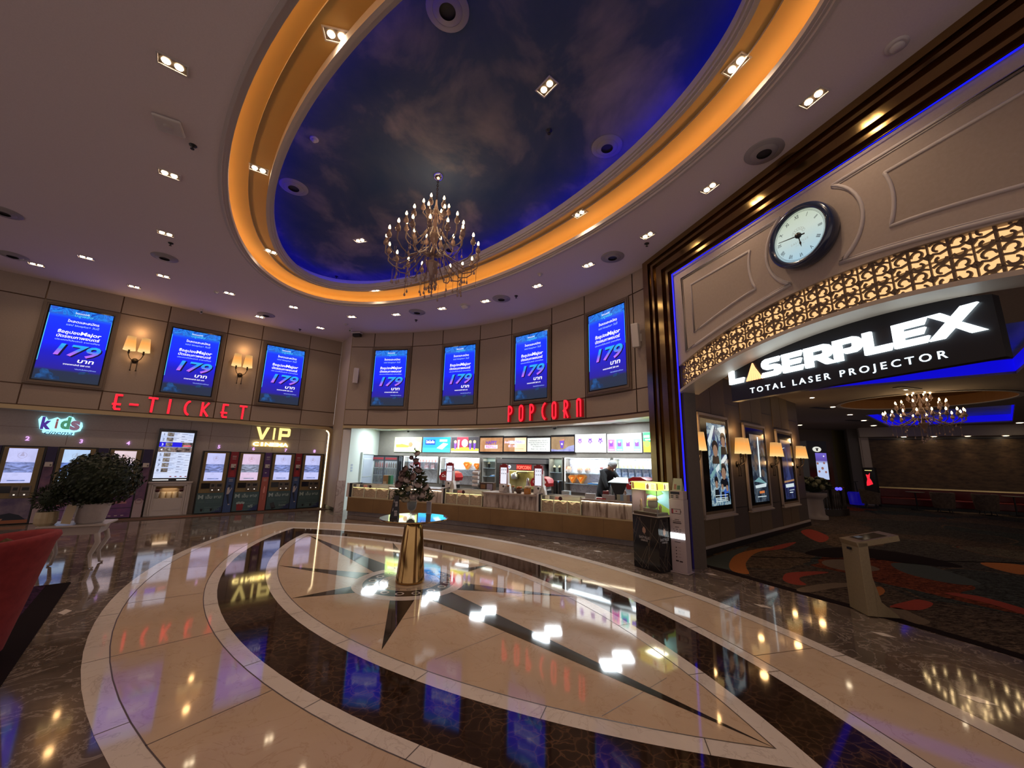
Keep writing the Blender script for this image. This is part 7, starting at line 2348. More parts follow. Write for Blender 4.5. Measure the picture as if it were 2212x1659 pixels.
# ------------------------------------------------------------------ cash desk things at the right of the counter
p, rz = cpt(1330, .30, CT + .001)
t = thing('cash_screen', 'black cash register screen with a lit white top beside stacked packets', 'register', p, rz)
MB().box(-.10, .10, -.05, .12, 0, .06, M_BLACK).build('base', t)
mb = MB(); mb.prism([(-.10, .06), (.04, .06), (.16, .36), (-.22, .36)], .02, .05, M_BLACK); mb.build('stem', t)
mb = MB(); mb.raw([(-.24, -.02, .36), (.20, -.02, .36), (.14, .16, .46), (-.10, .16, .46), (-.24, -.02, .345), (.20, -.02, .345), (.14, .16, .445), (-.10, .16, .445)], [(0, 1, 2, 3), (4, 7, 6, 5), (0, 4, 5, 1), (1, 5, 6, 2), (2, 6, 7, 3), (3, 7, 4, 0)], mat('register screen pale', (.55, .66, .70), .3, em=.35, emc=(.6, .75, .8))); mb.build('screen', t)
for k in range(5):
    p, rz = cpt(1334 + 7 * k, .10, CT + .001)
    tag(MB().prism([(-.035, 0), (.035, 0), (.04, .12 + .01 * (k % 2)), (-.04, .12)], -.012, .012, mat('gum packet %d' % k, ((.30, .32, .24), (.20, .30, .42), (.42, .40, .34), (.35, .26, .22), (.10, .12, .30))[k], .4)).build('small_packet', loc=p, rz=rz), ORD[k] + ' small packet from the left in the row right of the cash screen', 'packet', 'small packets by the cash screen')
p, rz = cpt(1303, .2, CT + .001)
t = thing('napkin_holder', 'dark red snack box standing on the counter right of the person', 'box', p, rz)
MB().box(-.06, .06, -.04, .04, 0, .17, mat('dark red box', (.16, .02, .02), .4)).build('body', t, bevel=.006); MB().box(-.035, .035, -.042, -.0405, .05, .11, M_BROWN).build('print_patch', t)
p, rz = cpt(1312, .12, CT + .001)
tag(MB().box(-.14, .13, -.03, .03, 0, .10, mat('grey card rack', (.36, .32, .33), .4)).build('leaflet_rack', loc=p, rz=rz), 'grey leaflet rack at the counter edge left of the cash screen', 'rack')
p, rz = cpt(1270, .18, CT + .001)
tag(MB().box(-.11, .11, -.05, .05, 0, .10, mat('silver box', (.42, .42, .42), .3, .4)).build('receipt_printer', loc=p, rz=rz), 'silver box on the counter below the person in black', 'box')
p, rz = cpt(1296, .10, CT + .001)
tag(MB().box(-.10, .10, -.03, .03, 0, .025, mat('red notebook', (.35, .03, .03), .5)).build('red_notebook', loc=p, rz=rz), 'flat red notebook on the counter edge below the dark red box', 'notebook')
# ------------------------------------------------------------------ person behind the counter
def skin_mesh(name, verts, edges, radii, m, parent, sub=2, root_i=0):
    me = bpy.data.meshes.new(name); me.from_pydata(verts, edges, []); me.update()
    o = bpy.data.objects.new(name, me); C.objects.link(o)
    if parent is not None:
        o.parent = parent
    md = o.modifiers.new('skin', 'SKIN'); md.use_smooth_shade = True
    for i, r in enumerate(radii):
        v = me.skin_vertices[0].data[i]; v.radius = (r, r) if not isinstance(r, tuple) else r; v.use_root = i == root_i
    s = o.modifiers.new('sub', 'SUBSURF'); s.levels = sub; s.render_levels = sub
    me.materials.append(m)
    return o


pp_, prz = cpt(1266, .95, 0.0)
pp_, prz = cpt(1266, 1.45, 0.0)
pp_.z = .0
M_CLOTH = mat('black uniform', (.010, .010, .012), .8); M_SKIN = mat('skin', (.42, .25, .17), .5); M_CAP = m_noise('grey knit cap', (.24, .25, .26), (.38, .39, .40), 60, .8); M_HAIR = mat('black hair', (.006, .005, .005), .5)
person = thing('person', 'person in a black uniform and grey cap bending over behind the counter', 'person', pp_, prz)
# body: hips, chest, neck; leaning to the viewer's right and forward over the worktop
V = [(-.10, .05, .95), (-.06, .02, 1.12), (.02, -.04, 1.30), (.08, -.08, 1.42), (.13, -.11, 1.47),      # spine to neck
     (.00, -.20, 1.40), (.06, -.30, 1.20), (.14, -.36, 1.02),                                             # near arm (viewer's side)
     (.16, .06, 1.40), (.30, .02, 1.24), (.42, -.06, 1.06),                                               # far arm reaching right
     (-.02, -.02, .92), (.0, -.02, .50), (.0, .0, .09), (-.20, .10, .92), (-.20, .10, .50), (-.20, .12, .09), (.02, -.10, .05), (-.18, .02, .05)]
Eg = [(0, 1), (1, 2), (2, 3), (3, 4), (3, 5), (5, 6), (6, 7), (3, 8), (8, 9), (9, 10), (0, 11), (11, 12), (12, 13), (0, 14), (14, 15), (15, 16), (13, 17), (16, 18)]
Rd = [.15, .145, .16, .13, .06, .075, .058, .045, .075, .058, .042, .10, .075, .055, .10, .075, .055, .05, .05]
skin_mesh('body', V, Eg, Rd, M_CLOTH, person)
hd = Vector((.205, -.165, 1.545))
mb = MB(); mb.ball((0, 0, 0), .088, M_SKIN, 20, 14, (.92, 1.08, 1.2)); mb.ball((.02, -.088, -.055), .04, M_SKIN, 12, 8, (1, .9, .8)); mb.ball((.0, -.10, -.005), .014, M_SKIN, 8, 6, (.8, 1.2, 1.3))
for sx in (-1, 1):
    mb.ball((sx * .034, -.085, .018), .010, M_HAIR, 8, 6); mb.ball((sx * .083, .005, -.005), .018, M_SKIN, 8, 6, (.5, .8, 1.3))
mb.rect(-.022, .022, -.058, -.052, -.118, mat('lips', (.30, .12, .10), .5)); mb.tube([(0, .02, -.06), (-.03, .06, -.16)], .05, M_SKIN, 12)
hob = mb.build('head', person); hob.location = hd; hob.rotation_euler = (.55, .35, .75)
mb = MB(); mb.lathe([(.098, .02), (.104, .04), (.102, .08), (.080, .12), (.04, .142), (.001, .147)], M_CAP, 24, 0, .008, sy=1.12); mb.lathe([(.105, .012), (.107, .03), (.104, .042)], M_CAP, 24, 0, .008, sy=1.12, cap=False); mb.build('cap', hob)
MB().ball((0, .035, .0), .090, M_HAIR, 18, 12, (1.0, .9, 1.05)).build('hair', hob)


def hand(parent, loc, rot, nm='hand'):
    V = [(0, 0, 0), (0, -.045, 0), (0, -.085, -.005)]; E2 = [(0, 1), (1, 2)]; R2 = [.024, .030, .026]
    for k, (x, l) in enumerate(((-.030, .065), (-.010, .075), (.010, .070), (.028, .055))):
        b = len(V); V += [(x, -.09, -.005), (x * 1.1, -.09 - l * .5, -.012), (x * 1.15, -.09 - l, -.035)]; E2 += [(2, b), (b, b + 1), (b + 1, b + 2)]; R2 += [.011, .009, .007]
    b = len(V); V += [(-.035, -.03, -.008), (-.055, -.065, -.02)]; E2 += [(1, b), (b, b + 1)]; R2 += [.012, .009]
    o = skin_mesh(nm, V, E2, R2, M_SKIN, parent, 1); o.location = loc; o.rotation_euler = rot
    return o


hand(person, (.44, -.075, 1.03), (.9, 0, .9)); hand(person, (.15, -.38, .99), (1.0, 0, .4))
# ------------------------------------------------------------------ side table with plants at the left
tp = fl(150, 1226); M_LACQ = mat('ivory lacquer', (.46, .40, .36), .3)
tz = .60
t = thing('side_table', 'ivory side table with curved legs beside the red armchair, carrying the plants', 'table', tp, .55)
MB().lathe([(.40, tz - .03), (.42, tz - .02), (.42, tz)], M_LACQ, 4, ph=PI / 4, smooth=False, sx=1.15, sy=.9).build('tabletop', t)
MB().lathe([(.32, tz - .14), (.35, tz - .031)], M_LACQ, 4, ph=PI / 4, smooth=False, sx=1.15, sy=.9).build('apron', t)
for sx in (-1, 1):
    for sy in (-1, 1):
        MB().tube([(sx * .25, sy * .19, tz - .13), (sx * .28, sy * .21, tz - .25), (sx * .22, sy * .17, tz - .42), (sx * .25, sy * .19, .02), (sx * .28, sy * .21, .012)], [.035, .032, .024, .018, .016], M_LACQ, 8).build('leg', t)
pt = fl(183, 1144, tz); pt.z = tz + .001
M_POT = m_noise('pale ribbed pot', (.40, .36, .34), (.46, .42, .40), 20, .5)
pl_ = thing('potted_bush', 'large round clipped bush in a pale flared pot on the side table', 'plant', tp + Vector((.12, .02, tz + .001)), 0)
MB().lathe([(.13, 0), (.15, .02), (.19, .25), (.205, .28), (.19, .28), (.14, .05)], M_POT, 32, cap=False).build('pot', pl_)
M_BUSH = m_noise('box leaf', (.006, .012, .004), (.022, .036, .012), 30, .55)
mb = MB(); rb = random.Random(11)
mb.ball((0, 0, .60), .33, M_BUSH, 24, 16)
for k in range(3600):
    z = rb.uniform(-1, 1); a = rb.uniform(0, 2 * PI); q = math.sqrt(1 - z * z); d = Vector((q * math.cos(a), q * math.sin(a), z)); r = .40 + .04 * math.sin(a * 3 + z * 4) * math.cos(z * 5) + rb.uniform(-.04, .03)
    c = Vector((0, 0, .60)) + Vector((d.x * r * 1.10, d.y * r * 1.10, d.z * r * .92)); n = (d + Vector((rb.uniform(-.8, .8), rb.uniform(-.8, .8), rb.uniform(-.8, .8)))).normalized(); u = n.orthogonal().normalized() * .026; v = n.cross(u).normalized() * .016
    mb.face([c - u, c - v, c + u, c + v], M_BUSH)
mb.build('foliage', pl_)
ps = thing('potted_plant', 'small dark feathery plant in a ribbed cream vase in front of the large bush', 'plant', tp + Vector((-.20, -.26, tz + .001)), 0)
M_RIB = mat('ribbed cream vase', (.44, .36, .22), .4)
mb = MB(); prof = [(.085, 0), (.105, .03), (.11, .10), (.105, .18), (.10, .18)]
vs = []
n = 48
for r, z in prof:
    for k in range(n):
        rr = r * (1 + (.035 if (k // 2) % 2 else 0)); vs.append((rr * math.cos(2 * PI * k / n), rr * math.sin(2 * PI * k / n), z))
fs = [(i * n + k, i * n + (k + 1) % n, (i + 1) * n + (k + 1) % n, (i + 1) * n + k) for i in range(len(prof) - 1) for k in range(n)]
mb.raw(vs, fs, M_RIB); mb.build('vase', ps)
mb = MB(); M_FEA = m_noise('feathery leaf', (.010, .018, .008), (.03, .045, .018), 30, .6)
mb.ball((0, 0, .36), .12, M_FEA, 16, 10)
for k in range(900):
    z = rb.uniform(-1, 1); a = rb.uniform(0, 2 * PI); q = math.sqrt(1 - z * z); d = Vector((q * math.cos(a), q * math.sin(a), z)); c = Vector((0, 0, .36)) + Vector((d.x * .155, d.y * .155, d.z * .14)) * rb.uniform(.8, 1.15)
    leaf(mb, c, d + Vector((rb.uniform(-.5, .5), rb.uniform(-.5, .5), rb.uniform(-.5, .5))), .05, .006, M_FEA)
for k in range(12):
    a = 2 * PI * k / 12; mb.tube([(0.02 * math.cos(a), .02 * math.sin(a), .2), (.06 * math.cos(a), .06 * math.sin(a), .34)], .004, M_FEA, 5)
mb.build('foliage', ps)
t = thing('menu_holder', 'clear upright card holder between the small plant and the large pot', 'card holder', tp + Vector((.06, -.24, tz + .001)), .3)
MB().box(-.07, .07, -.03, .03, 0, .008, M_GLASS).build('base', t); MB().box(-.07, .07, -.003, .003, .009, .30, M_GLASS, Matrix.Rotation(.12, 4, 'Y')).build('clear_plate', t); MB().box(-.055, .05, -.005, -.0035, .02, .27, mat('cream insert', (.44, .36, .24), .6), Matrix.Rotation(.12, 4, 'Y')).build('insert', t)
# ------------------------------------------------------------------ red tub chair, bag and rug at the left edge
cc_ = fl(8, 1153, .95).to_2d(); M_REDV = m_noise('red velvet', (.20, .018, .022), (.28, .03, .034), 14, .85)
cc_ = Vector((cc_.x - .16, cc_.y + .0)); ch = thing('armchair', 'red velvet tub armchair cut by the left picture edge', 'armchair', (cc_.x, cc_.y, .0125), .6)
mb = MB(); n = 40; vs = []; a0_, a1_ = -PI * .92, PI * .92 - .0
for i in range(n + 1):
    a = -PI * .80 + PI * 1.60 * i / n; ca, sa = math.cos(a), math.sin(a); hz_ = .90 - .12 * (abs(a) / (PI * .8)) ** 2
    for r, z in ((.25, .05), (.40, hz_ - .06), (.425, hz_ - .01), (.415, hz_ + .02), (.38, hz_ + .025), (.35, hz_ - .01), (.29, .42)):
        vs.append((r * ca, r * sa, z))
fs = []
for i in range(n):
    for k in range(6):
        fs.append((i * 7 + k, i * 7 + k + 1, (i + 1) * 7 + k + 1, (i + 1) * 7 + k))
mb.raw(vs, fs, M_REDV, True)
for i in (0, n):
    mb.face([vs[i * 7 + k] for k in range(7)], M_REDV)
mb.build('tub_back', ch)
MB().lathe([(.24, .06), (.26, .12), (.285, .40), (.26, .44), (.001, .45)], M_REDV, 32).build('seat', ch)
for k in range(4):
    a = PI / 4 + k * PI / 2; MB().tube([(.22 * math.cos(a), .22 * math.sin(a), .06), (.24 * math.cos(a), .24 * math.sin(a), 0)], .02, M_BLACK, 8).build('leg', ch)
bagp = fl(22, 1160, .80)
bg = thing('handbag', 'dark bag with a gold clasp and brown fur tail lying in the red armchair', 'bag', Vector((cc_.x - .02, cc_.y + .02, .48)), .5)
mb = MB(); mb.ball((-.02, 0, .22), .17, M_BLACK, 18, 12, (1.0, .6, 1.25)); mb.build('body', bg)
mb = MB(); m_f = m_noise('brown fur', (.05, .028, .012), (.15, .09, .04), 40, .9)
mb.tube([(.12, -.02, .40), (.20, -.03, .34), (.22, -.03, .20), (.20, -.02, .08)], [.03, .06, .06, .02], m_f, 10); mb.build('fur_tail', bg)
mb = MB(); mb.tube([(.13 + .035 * math.cos(2 * PI * k / 14), -.10, .30 + .035 * math.sin(2 * PI * k / 14)) for k in range(14)], .009, M_GOLDP, 6, True); mb.build('clasp', bg)
M_RUG = m_carpet('plum patterned rug', [(0, (.05, .014, .03)), (.35, (.09, .03, .035)), (.55, (.035, .012, .04)), (.72, (.20, .055, .025)), (.85, (.07, .018, .03))], 1.2)
r0, r1, r2 = fl(153, 1259), fl(-10, 1500), fl(60, 1268)
u = (r1 - r0).to_2d().normalized(); v_ = (r2 - r0).to_2d().normalized()
mb = MB(); q = r0.to_2d(); v_ = Vector((u.y, -u.x)) if Vector((u.y, -u.x)).dot(v_) > 0 else Vector((-u.y, u.x))
mb.slab([tuple(q), tuple(q + u * 5), tuple(q + u * 5 + v_ * 4), tuple(q + v_ * 4)], .001, .011, M_CBORDER)
mb.slab([tuple(q + u * .0 + v_ * .20), tuple(q + u * 5 + v_ * .20), tuple(q + u * 5 + v_ * 4), tuple(q + v_ * 4)], .011, .012, M_RUG)
tag(mb.build('floor_rug'), 'plum and orange patterned rug with a black border at the left edge', 'rug')
# ------------------------------------------------------------------ chandelier
M_CHG = mat('smoked chandelier glass', (.30, .20, .17), .15, .15); M_CHA = mat('chandelier arm', (.24, .165, .145), .2, .2); M_FLAME = mat('candle bulb', (1, .85, .55), .5, em=16.0, emc=(1, .70, .34)); M_CHAIN = mat('dark chain', (.035, .018, .012), .4, .5); M_CHROME = mat('chrome canopy', (.8, .76, .72), .12, 1.0)
M_DROP = mat('crystal drop', (.36, .26, .23), .08, .1)


def make_chandelier(lab, loc, wide=1.0, tall=1.0, full=True):
    t = thing('chandelier', lab, 'chandelier', loc, .3)
    Z = lambda z: (z - 5.93) * tall * K_UP                # heights measured from the canopy
    R_ = lambda r: r * wide * K_UP
    MB().lathe([(.002, Z(5.93) - .09), (.05, Z(5.93) - .075), (.085, Z(5.93) - .03), (.09, Z(5.93) - .001)], M_CHROME, 24).build('canopy', t)
    mb = MB(); z0, z1 = Z(5.90), Z(5.50); n = max(6, int(abs(z1 - z0) / .035))
    for k in range(n):
        zc = z0 + (z1 - z0) * (k + .5) / n; a = k % 2 * PI / 2
        mb.tube([(.014 * math.cos(q) * math.cos(a), .014 * math.cos(q) * math.sin(a), zc + .022 * math.sin(q)) for q in [2 * PI * j / 8 for j in range(8)]], .0045, M_CHAIN, 5, True)
    mb.build('chain', t)
    MB().lathe([(R_(r), Z(z)) for r, z in ((.001, 4.08), (.03, 4.12), (.02, 4.20), (.05, 4.30), (.095, 4.42), (.10, 4.45), (.03, 4.47), (.018, 4.60), (.035, 4.66), (.02, 4.74), (.06, 4.82), (.07, 4.88), (.03, 4.95), (.018, 5.02), (.03, 5.08), (.035, 5.14), (.018, 5.2), (.025, 5.28), (.035, 5.34), (.015, 5.42), (.012, 5.5))], M_CHG, 20).build('stem', t)
    rr = random.Random(5)
    for n, rad, hub, cup, dip in ((6, .19, 5.26, 5.30, 5.17), (12, .43, 4.92, 4.98, 4.72), (18, .67, 4.56, 4.62, 4.36)):
        for k in range(n):
            a = 2 * PI * k / n + (.2 if n == 12 else 0); ca, sa = math.cos(a), math.sin(a)
            P_ = lambda r, z: (R_(r) * ca, R_(r) * sa, Z(z))
            arm = MB().tube([P_(.03, hub), P_(rad * .25, hub + .06), P_(rad * .45, (hub + dip) / 2 + .01), P_(rad * .68, dip), P_(rad * .88, dip + .05), P_(rad, (dip + cup) / 2), P_(rad, cup)], .009, M_CHA, 7).build('arm', t)
            c_ = MB().lathe([(.008, -.02), (.035, .0), (.040, .03), (.034, .06), (.02, .075), (.018, .11), (.010, .115)], M_CHG, 12).build('candle_cup', arm); c_.location = P_(rad, cup)
            b_ = MB().lathe([(.008, .115), (.018, .135), (.016, .16), (.003, .19)], M_FLAME, 10).build('bulb', arm); b_.location = P_(rad, cup)
    drops = []
    for k in range(96 if full else 40):
        a = rr.uniform(0, 2 * PI); tier = rr.random()
        if tier < .72:
            r = rr.uniform(.30, .66); z = 4.40 + .1 * abs(r - .5); l = rr.uniform(.10, .36) * (1.1 if r < .5 else .75)
        elif tier < .9:
            r = rr.uniform(.25, .43); z = 4.76; l = rr.uniform(.05, .16)
        else:
            r = rr.uniform(.02, .10); z = 4.40; l = rr.uniform(.25, .42)
        p = Vector((R_(r) * math.cos(a), R_(r) * math.sin(a), Z(z)))
        mb = MB(); mb.tube([p, p - Vector((0, 0, l))], .0028, M_CHA, 4); q = p - Vector((0, 0, l))
        mb.lathe([(.002, q.z + .005), (.014, q.z - .03), (.017, q.z - .045), (.010, q.z - .06), (.001, q.z - .064)], M_DROP, 8, q.x, q.y); mb.build('crystal_drop', t)
    for z in (5.3, 4.98, 4.62):
        lamp('chandelier_lamp', 'POINT', (0, 0, Z(z) + .22), 5 if full else 2.0, (1, .66, .36), .25, None, t)
    return t


make_chandelier('large tiered chandelier with lit candle bulbs hanging from the painted sky', (CE.x + .17, CE.y + .0, Z_S))
make_chandelier('smaller lit chandelier hanging from the amber oval in the dim hall', (10.25, 9.63, HALL_Z + .28), 1.0, .66, False)
# ------------------------------------------------------------------ film poster boxes in the hall
def pm(name, c, e=1.0):
    return mat('poster ' + name, c, .4, em=e, emc=c)


M_P1 = m_emnoise('poster city collage', [(.30, (.005, .012, .03)), (.42, (.02, .05, .16)), (.50, (.10, .20, .26)), (.56, (.42, .52, .54)), (.62, (.05, .14, .22)), (.72, (.02, .03, .06))], 4.5, .95, (1, 1, .8), 1.6)
M_P2 = m_emnoise('poster dark crowd', [(.35, (.003, .004, .008)), (.5, (.02, .035, .06)), (.6, (.10, .13, .16)), (.7, (.01, .012, .02))], 5, .8, (1, 1, .8), 1.2)
M_P3 = m_emnoise('poster night towers', [(.35, (.003, .004, .012)), (.55, (.012, .018, .07)), (.68, (.05, .07, .18))], 4, .9, (2.2, 1, .7), .8)


def poster_box(x0, x1, z0, z1, fx0, fx1, fz0, fz1, lab, kind):
    t = thing('poster_lightbox', lab, 'poster', HW.w((x0 + x1) / 2, -.013, 0), HW.a, 'lit film poster boxes on the poster wall')
    c = (x0 + x1) / 2; a0, a1 = fx0 - c, fx1 - c; w = x1 - x0; X = w / 2
    mb = MB()
    for k, (f, y) in enumerate(((0, -.05), (.05, -.035))):
        for b in ((a0 + f, a0 + f + .05, fz0 + f, fz1 - f), (a1 - f - .05, a1 - f, fz0 + f, fz1 - f), (a0 + f, a1 - f, fz1 - f - .05, fz1 - f), (a0 + f, a1 - f, fz0 + f, fz0 + f + .05)):
            mb.box(b[0], b[1], y, -.001, b[2], b[3], M_CREAM if k == 0 else M_HALLWALL)
    mb.box(a0 - .03, a1 + .03, -.08, -.001, fz0 - .03, fz0, M_CREAM)
    mb.build('frame', t)
    MB().box(a0 + .10, a1 - .10, -.03, -.002, fz0 + .10, fz1 - .10, M_BLACKG).build('bezel', t)
    mb = MB(); Y = -.032; h = z1 - z0
    P_ = lambda pts, m, y=.001: mb.face([(-X + u * w, Y - y, z0 + v * h) for u, v in pts], m)
    mb.rect(-X, X, z0, z1, Y, {'a': M_P1, 'b': M_P2, 'c': M_P3}[kind])
    sk, wh, tl, dk, bl, og = pm('skin', (.30, .18, .12), .8), pm('pale', (.55, .66, .68), 1.0), pm('teal', (.16, .34, .36), .9), pm('dark', (.006, .008, .014), .5), pm('blue', (.03, .09, .40), 1.0), pm('ember', (.6, .18, .05), .9)
    if kind == 'a':
        P_([(.0, .78), (.3, .98), (.42, .98), (.1, .70)], wh); P_([(.55, .95), (.95, .99), (.99, .80), (.8, .86)], wh); P_([(.30, .44), (.95, .64), (.98, .58), (.38, .39)], wh, .0015); P_([(.02, .36), (.35, .48), (.36, .43), (.05, .30)], tl)
        for cx, cz, r in ((.36, .66, .15), (.82, .78, .13), (.72, .38, .15), (.3, .25, .09), (.6, .22, .07), (.85, .2, .08)):
            P_([(cx + r * 1.15 * math.cos(2 * PI * k / 12), cz + .05 + r * .55 * math.sin(2 * PI * k / 12)) for k in range(12)], dk, .002); P_([(cx + r * .8 * math.cos(2 * PI * k / 12), cz + r * .50 * math.sin(2 * PI * k / 12)) for k in range(12)], sk, .0025); P_([(cx - r, cz - .06), (cx + r, cz - .06), (cx + r * 1.3, cz - .16), (cx - r * 1.3, cz - .16)], dk, .002)
        P_([(.58, .72), (.68, .72), (.60, .42), (.52, .42)], tl, .003); P_([(.45, .12), (.95, .24), (.90, .10), (.5, .08)], bl, .001)
        for v in (.115, .085, .065, .045):
            P_([(.2, v), (.85, v), (.85, v + .008), (.2, v + .008)], wh, .004)
    elif kind == 'b':
        P_([(.52, .97), (.60, .97), (.56, .36), (.46, .36)], wh, .002); P_([(.56, .97), (.58, .97), (.53, .36), (.51, .36)], pm('beam', (.8, .9, .95), 1.2), .003)
        for cx, cz, r in ((.3, .84, .10), (.3, .64, .12), (.72, .42, .12), (.8, .62, .10), (.25, .5, .1)):
            P_([(cx + r * math.cos(2 * PI * k / 10), cz + r * .5 * math.sin(2 * PI * k / 10)) for k in range(10)], pm('dim skin', (.10, .075, .06), .8), .002)
        P_([(.1, .24), (.9, .27), (.85, .215), (.12, .20)], wh, .003); P_([(.35, .155), (.7, .16), (.7, .125), (.35, .12)], og, .003); P_([(.2, .07), (.8, .07), (.8, .082), (.2, .082)], wh, .003); P_([(.05, .30), (.95, .26), (.4, .36)], tl, .001)
    else:
        P_([(.5, .92), (.42, .5), (.30, .3), (.75, .3), (.60, .5)], pm('tower blue', (.03, .045, .15), .8), .001); P_([(.08, .245), (.92, .26), (.92, .20), (.10, .19)], wh, .003); P_([(.42, .10), (.75, .10), (.75, .115), (.42, .115)], wh, .003); P_([(.42, .14), (.9, .145), (.9, .155), (.42, .15)], wh, .003)
        P_([(.06, .85), (.35, .87), (.35, .86), (.06, .84)], wh, .003); P_([(.0, .30), (1, .33), (1, .30), (.0, .27)], pm('warm streak', (.4, .22, .1), .8), .002)
    mb.build('picture', t)


poster_box(.66, 1.52, .85, 2.45, .29, 1.69, .66, 2.63, 'first film poster box, a pale blue city collage of faces, nearest the portal', 'a')
poster_box(2.83, 3.72, .82, 2.36, 2.51, 3.86, .66, 2.60, 'second film poster box, dark with a white light beam', 'b')
poster_box(4.94, 5.75, .80, 2.34, 4.66, 5.98, .64, 2.60, 'third film poster box, dark blue night towers', 'c')
# ------------------------------------------------------------------ tablet stand on the carpet edge
L_, R_2 = fl(1836, 1312).to_2d(), fl(1876, 1333).to_2d(); e1 = (R_2 - L_).normalized(); ws = (R_2 - L_).length
SFm = Frame(L_.x, L_.y, math.atan2(e1.y, e1.x))
M_STAND = m_noise('champagne metal', (.26, .20, .11), (.30, .235, .13), 40, .38, 3, 0, .35)
st = thing('tablet_stand', 'slender champagne tablet stand with a tilted head at the carpet edge', 'kiosk stand', SFm.o + Vector((0, 0, .0075)), SFm.a)
hz0 = zat(1832, 1163, L_) - .01
mb = MB(); mb.box(0, ws, 0, .10, .0, hz0, M_STAND); mb.build('column', st, bevel=.004)
mb = MB(); mb.raw([(.01, .101, 0), (ws - .01, .101, 0), (ws - .01, .32, 0), (.01, .32, 0), (.01, .101, .42), (ws - .01, .101, .42), (.01, .16, .15), (ws - .01, .16, .15), (.01, .30, .03), (ws - .01, .30, .03)], [(0, 1, 2, 3), (0, 4, 5, 1), (4, 6, 7, 5), (6, 8, 9, 7), (8, 3, 2, 9), (0, 3, 8, 6, 4), (1, 5, 7, 9, 2)], M_STAND); mb.build('foot', st)
rise = .10
mb = MB(); mb.raw([(0, -.02, hz0), (ws, -.02, hz0), (ws, .42, hz0 + rise), (0, .42, hz0 + rise), (0, .0, hz0 - .055), (ws, .0, hz0 - .055), (ws, .43, hz0 + rise - .06), (0, .43, hz0 + rise - .06)], [(0, 1, 2, 3), (4, 7, 6, 5), (0, 4, 5, 1), (1, 5, 6, 2), (2, 6, 7, 3), (3, 7, 4, 0)], M_STAND); mb.build('head', st)
q_ = lambda x, y, d=.0015: (x * ws, y, hz0 + rise * (y + .02) / .44 + d)
mb = MB(); mb.face([q_(.14, .07), q_(.86, .07), q_(.86, .34), q_(.14, .34)], mat('tablet glass', (.02, .022, .028), .06)); mb.face([q_(.2, .10, .002), q_(.5, .10, .002), q_(.5, .16, .002), q_(.2, .16, .002)], mat('tablet faint picture', (.05, .055, .06), .3, em=.06, emc=(.5, .6, .7))); mb.build('tablet', st)
MB().box(ws * .42, ws * .60, -.022, -.0005, hz0 - .10, hz0 - .075, M_BLACK).build('slot', st)
# ------------------------------------------------------------------ far end of the hall
up = fl(1764, 1121); ut = thing('urn_pedestal', 'pale moulded pedestal at the far end of the poster wall', 'pedestal', up + Vector((0, 0, .008)), 0)
M_STONE = mat('dim stone', (.34, .29, .25), .7)
MB().lathe([(.32, 0), (.32, .10), (.25, .14), (.23, .60), (.27, .66), (.36, .72), (.36, .82)], M_STONE, 24).build('column', ut)
fb = thing('flower_arrangement', 'round mass of cream and green flowers on the pale pedestal in the hall', 'flowers', up + Vector((0, 0, .83)), 0)
M_HYD = m_noise('cream green flower', (.10, .11, .05), (.28, .28, .16), 12, .7); M_HLEAF = m_noise('hall leaf', (.008, .014, .006), (.03, .045, .018), 12, .6)
rf = random.Random(4); mb = MB(); mb.ball((0, 0, .22), .27, M_HLEAF, 14, 10, (1.3, 1.2, .8))
for k in range(160):
    a = rf.uniform(0, 2 * PI); z = rf.uniform(-.5, 1); q = math.sqrt(1 - z * z) if abs(z) < 1 else 0; c = Vector((.40 * q * math.cos(a), .38 * q * math.sin(a), .22 + .24 * z)); leaf(mb, c, (math.cos(a), math.sin(a), .3), .14, .04, M_HLEAF)
mb.build('foliage', fb)
for k in range(22):
    a = 2.4 * k; z = -.2 + 1.1 * k / 22; q = math.sqrt(max(.05, 1 - z * z)); MB().ball((0, 0, 0), .085, M_HYD, 9, 6).build('blossom', fb).location = (.40 * q * math.cos(a), .38 * q * math.sin(a), .22 + .26 * z)
rp = fl(1800, 1113); rl = thing('bar_railing', 'dark curved railing with turned balusters in front of the lit column', 'railing', rp + Vector((0, 0, .008)), .25)
M_IRON2 = mat('dark bronze iron', (.03, .02, .014), .35, .4)
arc_ = [(-.75 + 1.4 * k / 14, .20 * (1 - ((k / 7) - 1) ** 2) * -1) for k in range(15)]
MB().tube([(x, y, .93) for x, y in arc_], .03, M_IRON2, 8).build('handrail', rl); MB().slab([(x, y - .10) for x, y in arc_] + [(x, y + .14) for x, y in arc_[::-1]], 0, .22, M_IRON2).build('kerb', rl); MB().tube([(x, y, .80) for x, y in arc_], .012, M_IRON2, 6).build('lower_rail', rl)
for k in range(0, 15):
    x, y = arc_[k]; MB().lathe([(.02, .22), (.035, .35), (.018, .5), (.035, .62), (.016, .8), (.02, .93)] if k % 5 else [(.045, .22), (.045, .96), (.06, .97), (.001, 1.0)], M_IRON2, 8, x, y).build('baluster', rl)
M_BLUEL = mat('small blue lamp', (.05, .05, 1), .5, em=3.0, emc=(.06, .05, 1))
for k, px in enumerate((1808, 1815)):
    p = fl(px, 1056, 1.04); p = rp + Vector((.20 + .12 * k, -.22, .98)) if False else p
    tag(MB().ball((0, 0, 0), .045, M_BLUEL, 10, 8).build('mounted_lamp', loc=p), ('left', 'right')[k] + ' one of two small blue lamps behind the dark railing', 'lamp', 'small blue lamps at the railing')
cp = fl(1783, 1098); ctop = zat(1785, 953, cp)
clm = thing('display_column', 'black column with a white oval sign above a tall lit screen at the hall end', 'column', cp + Vector((0, 0, .008)), .10)
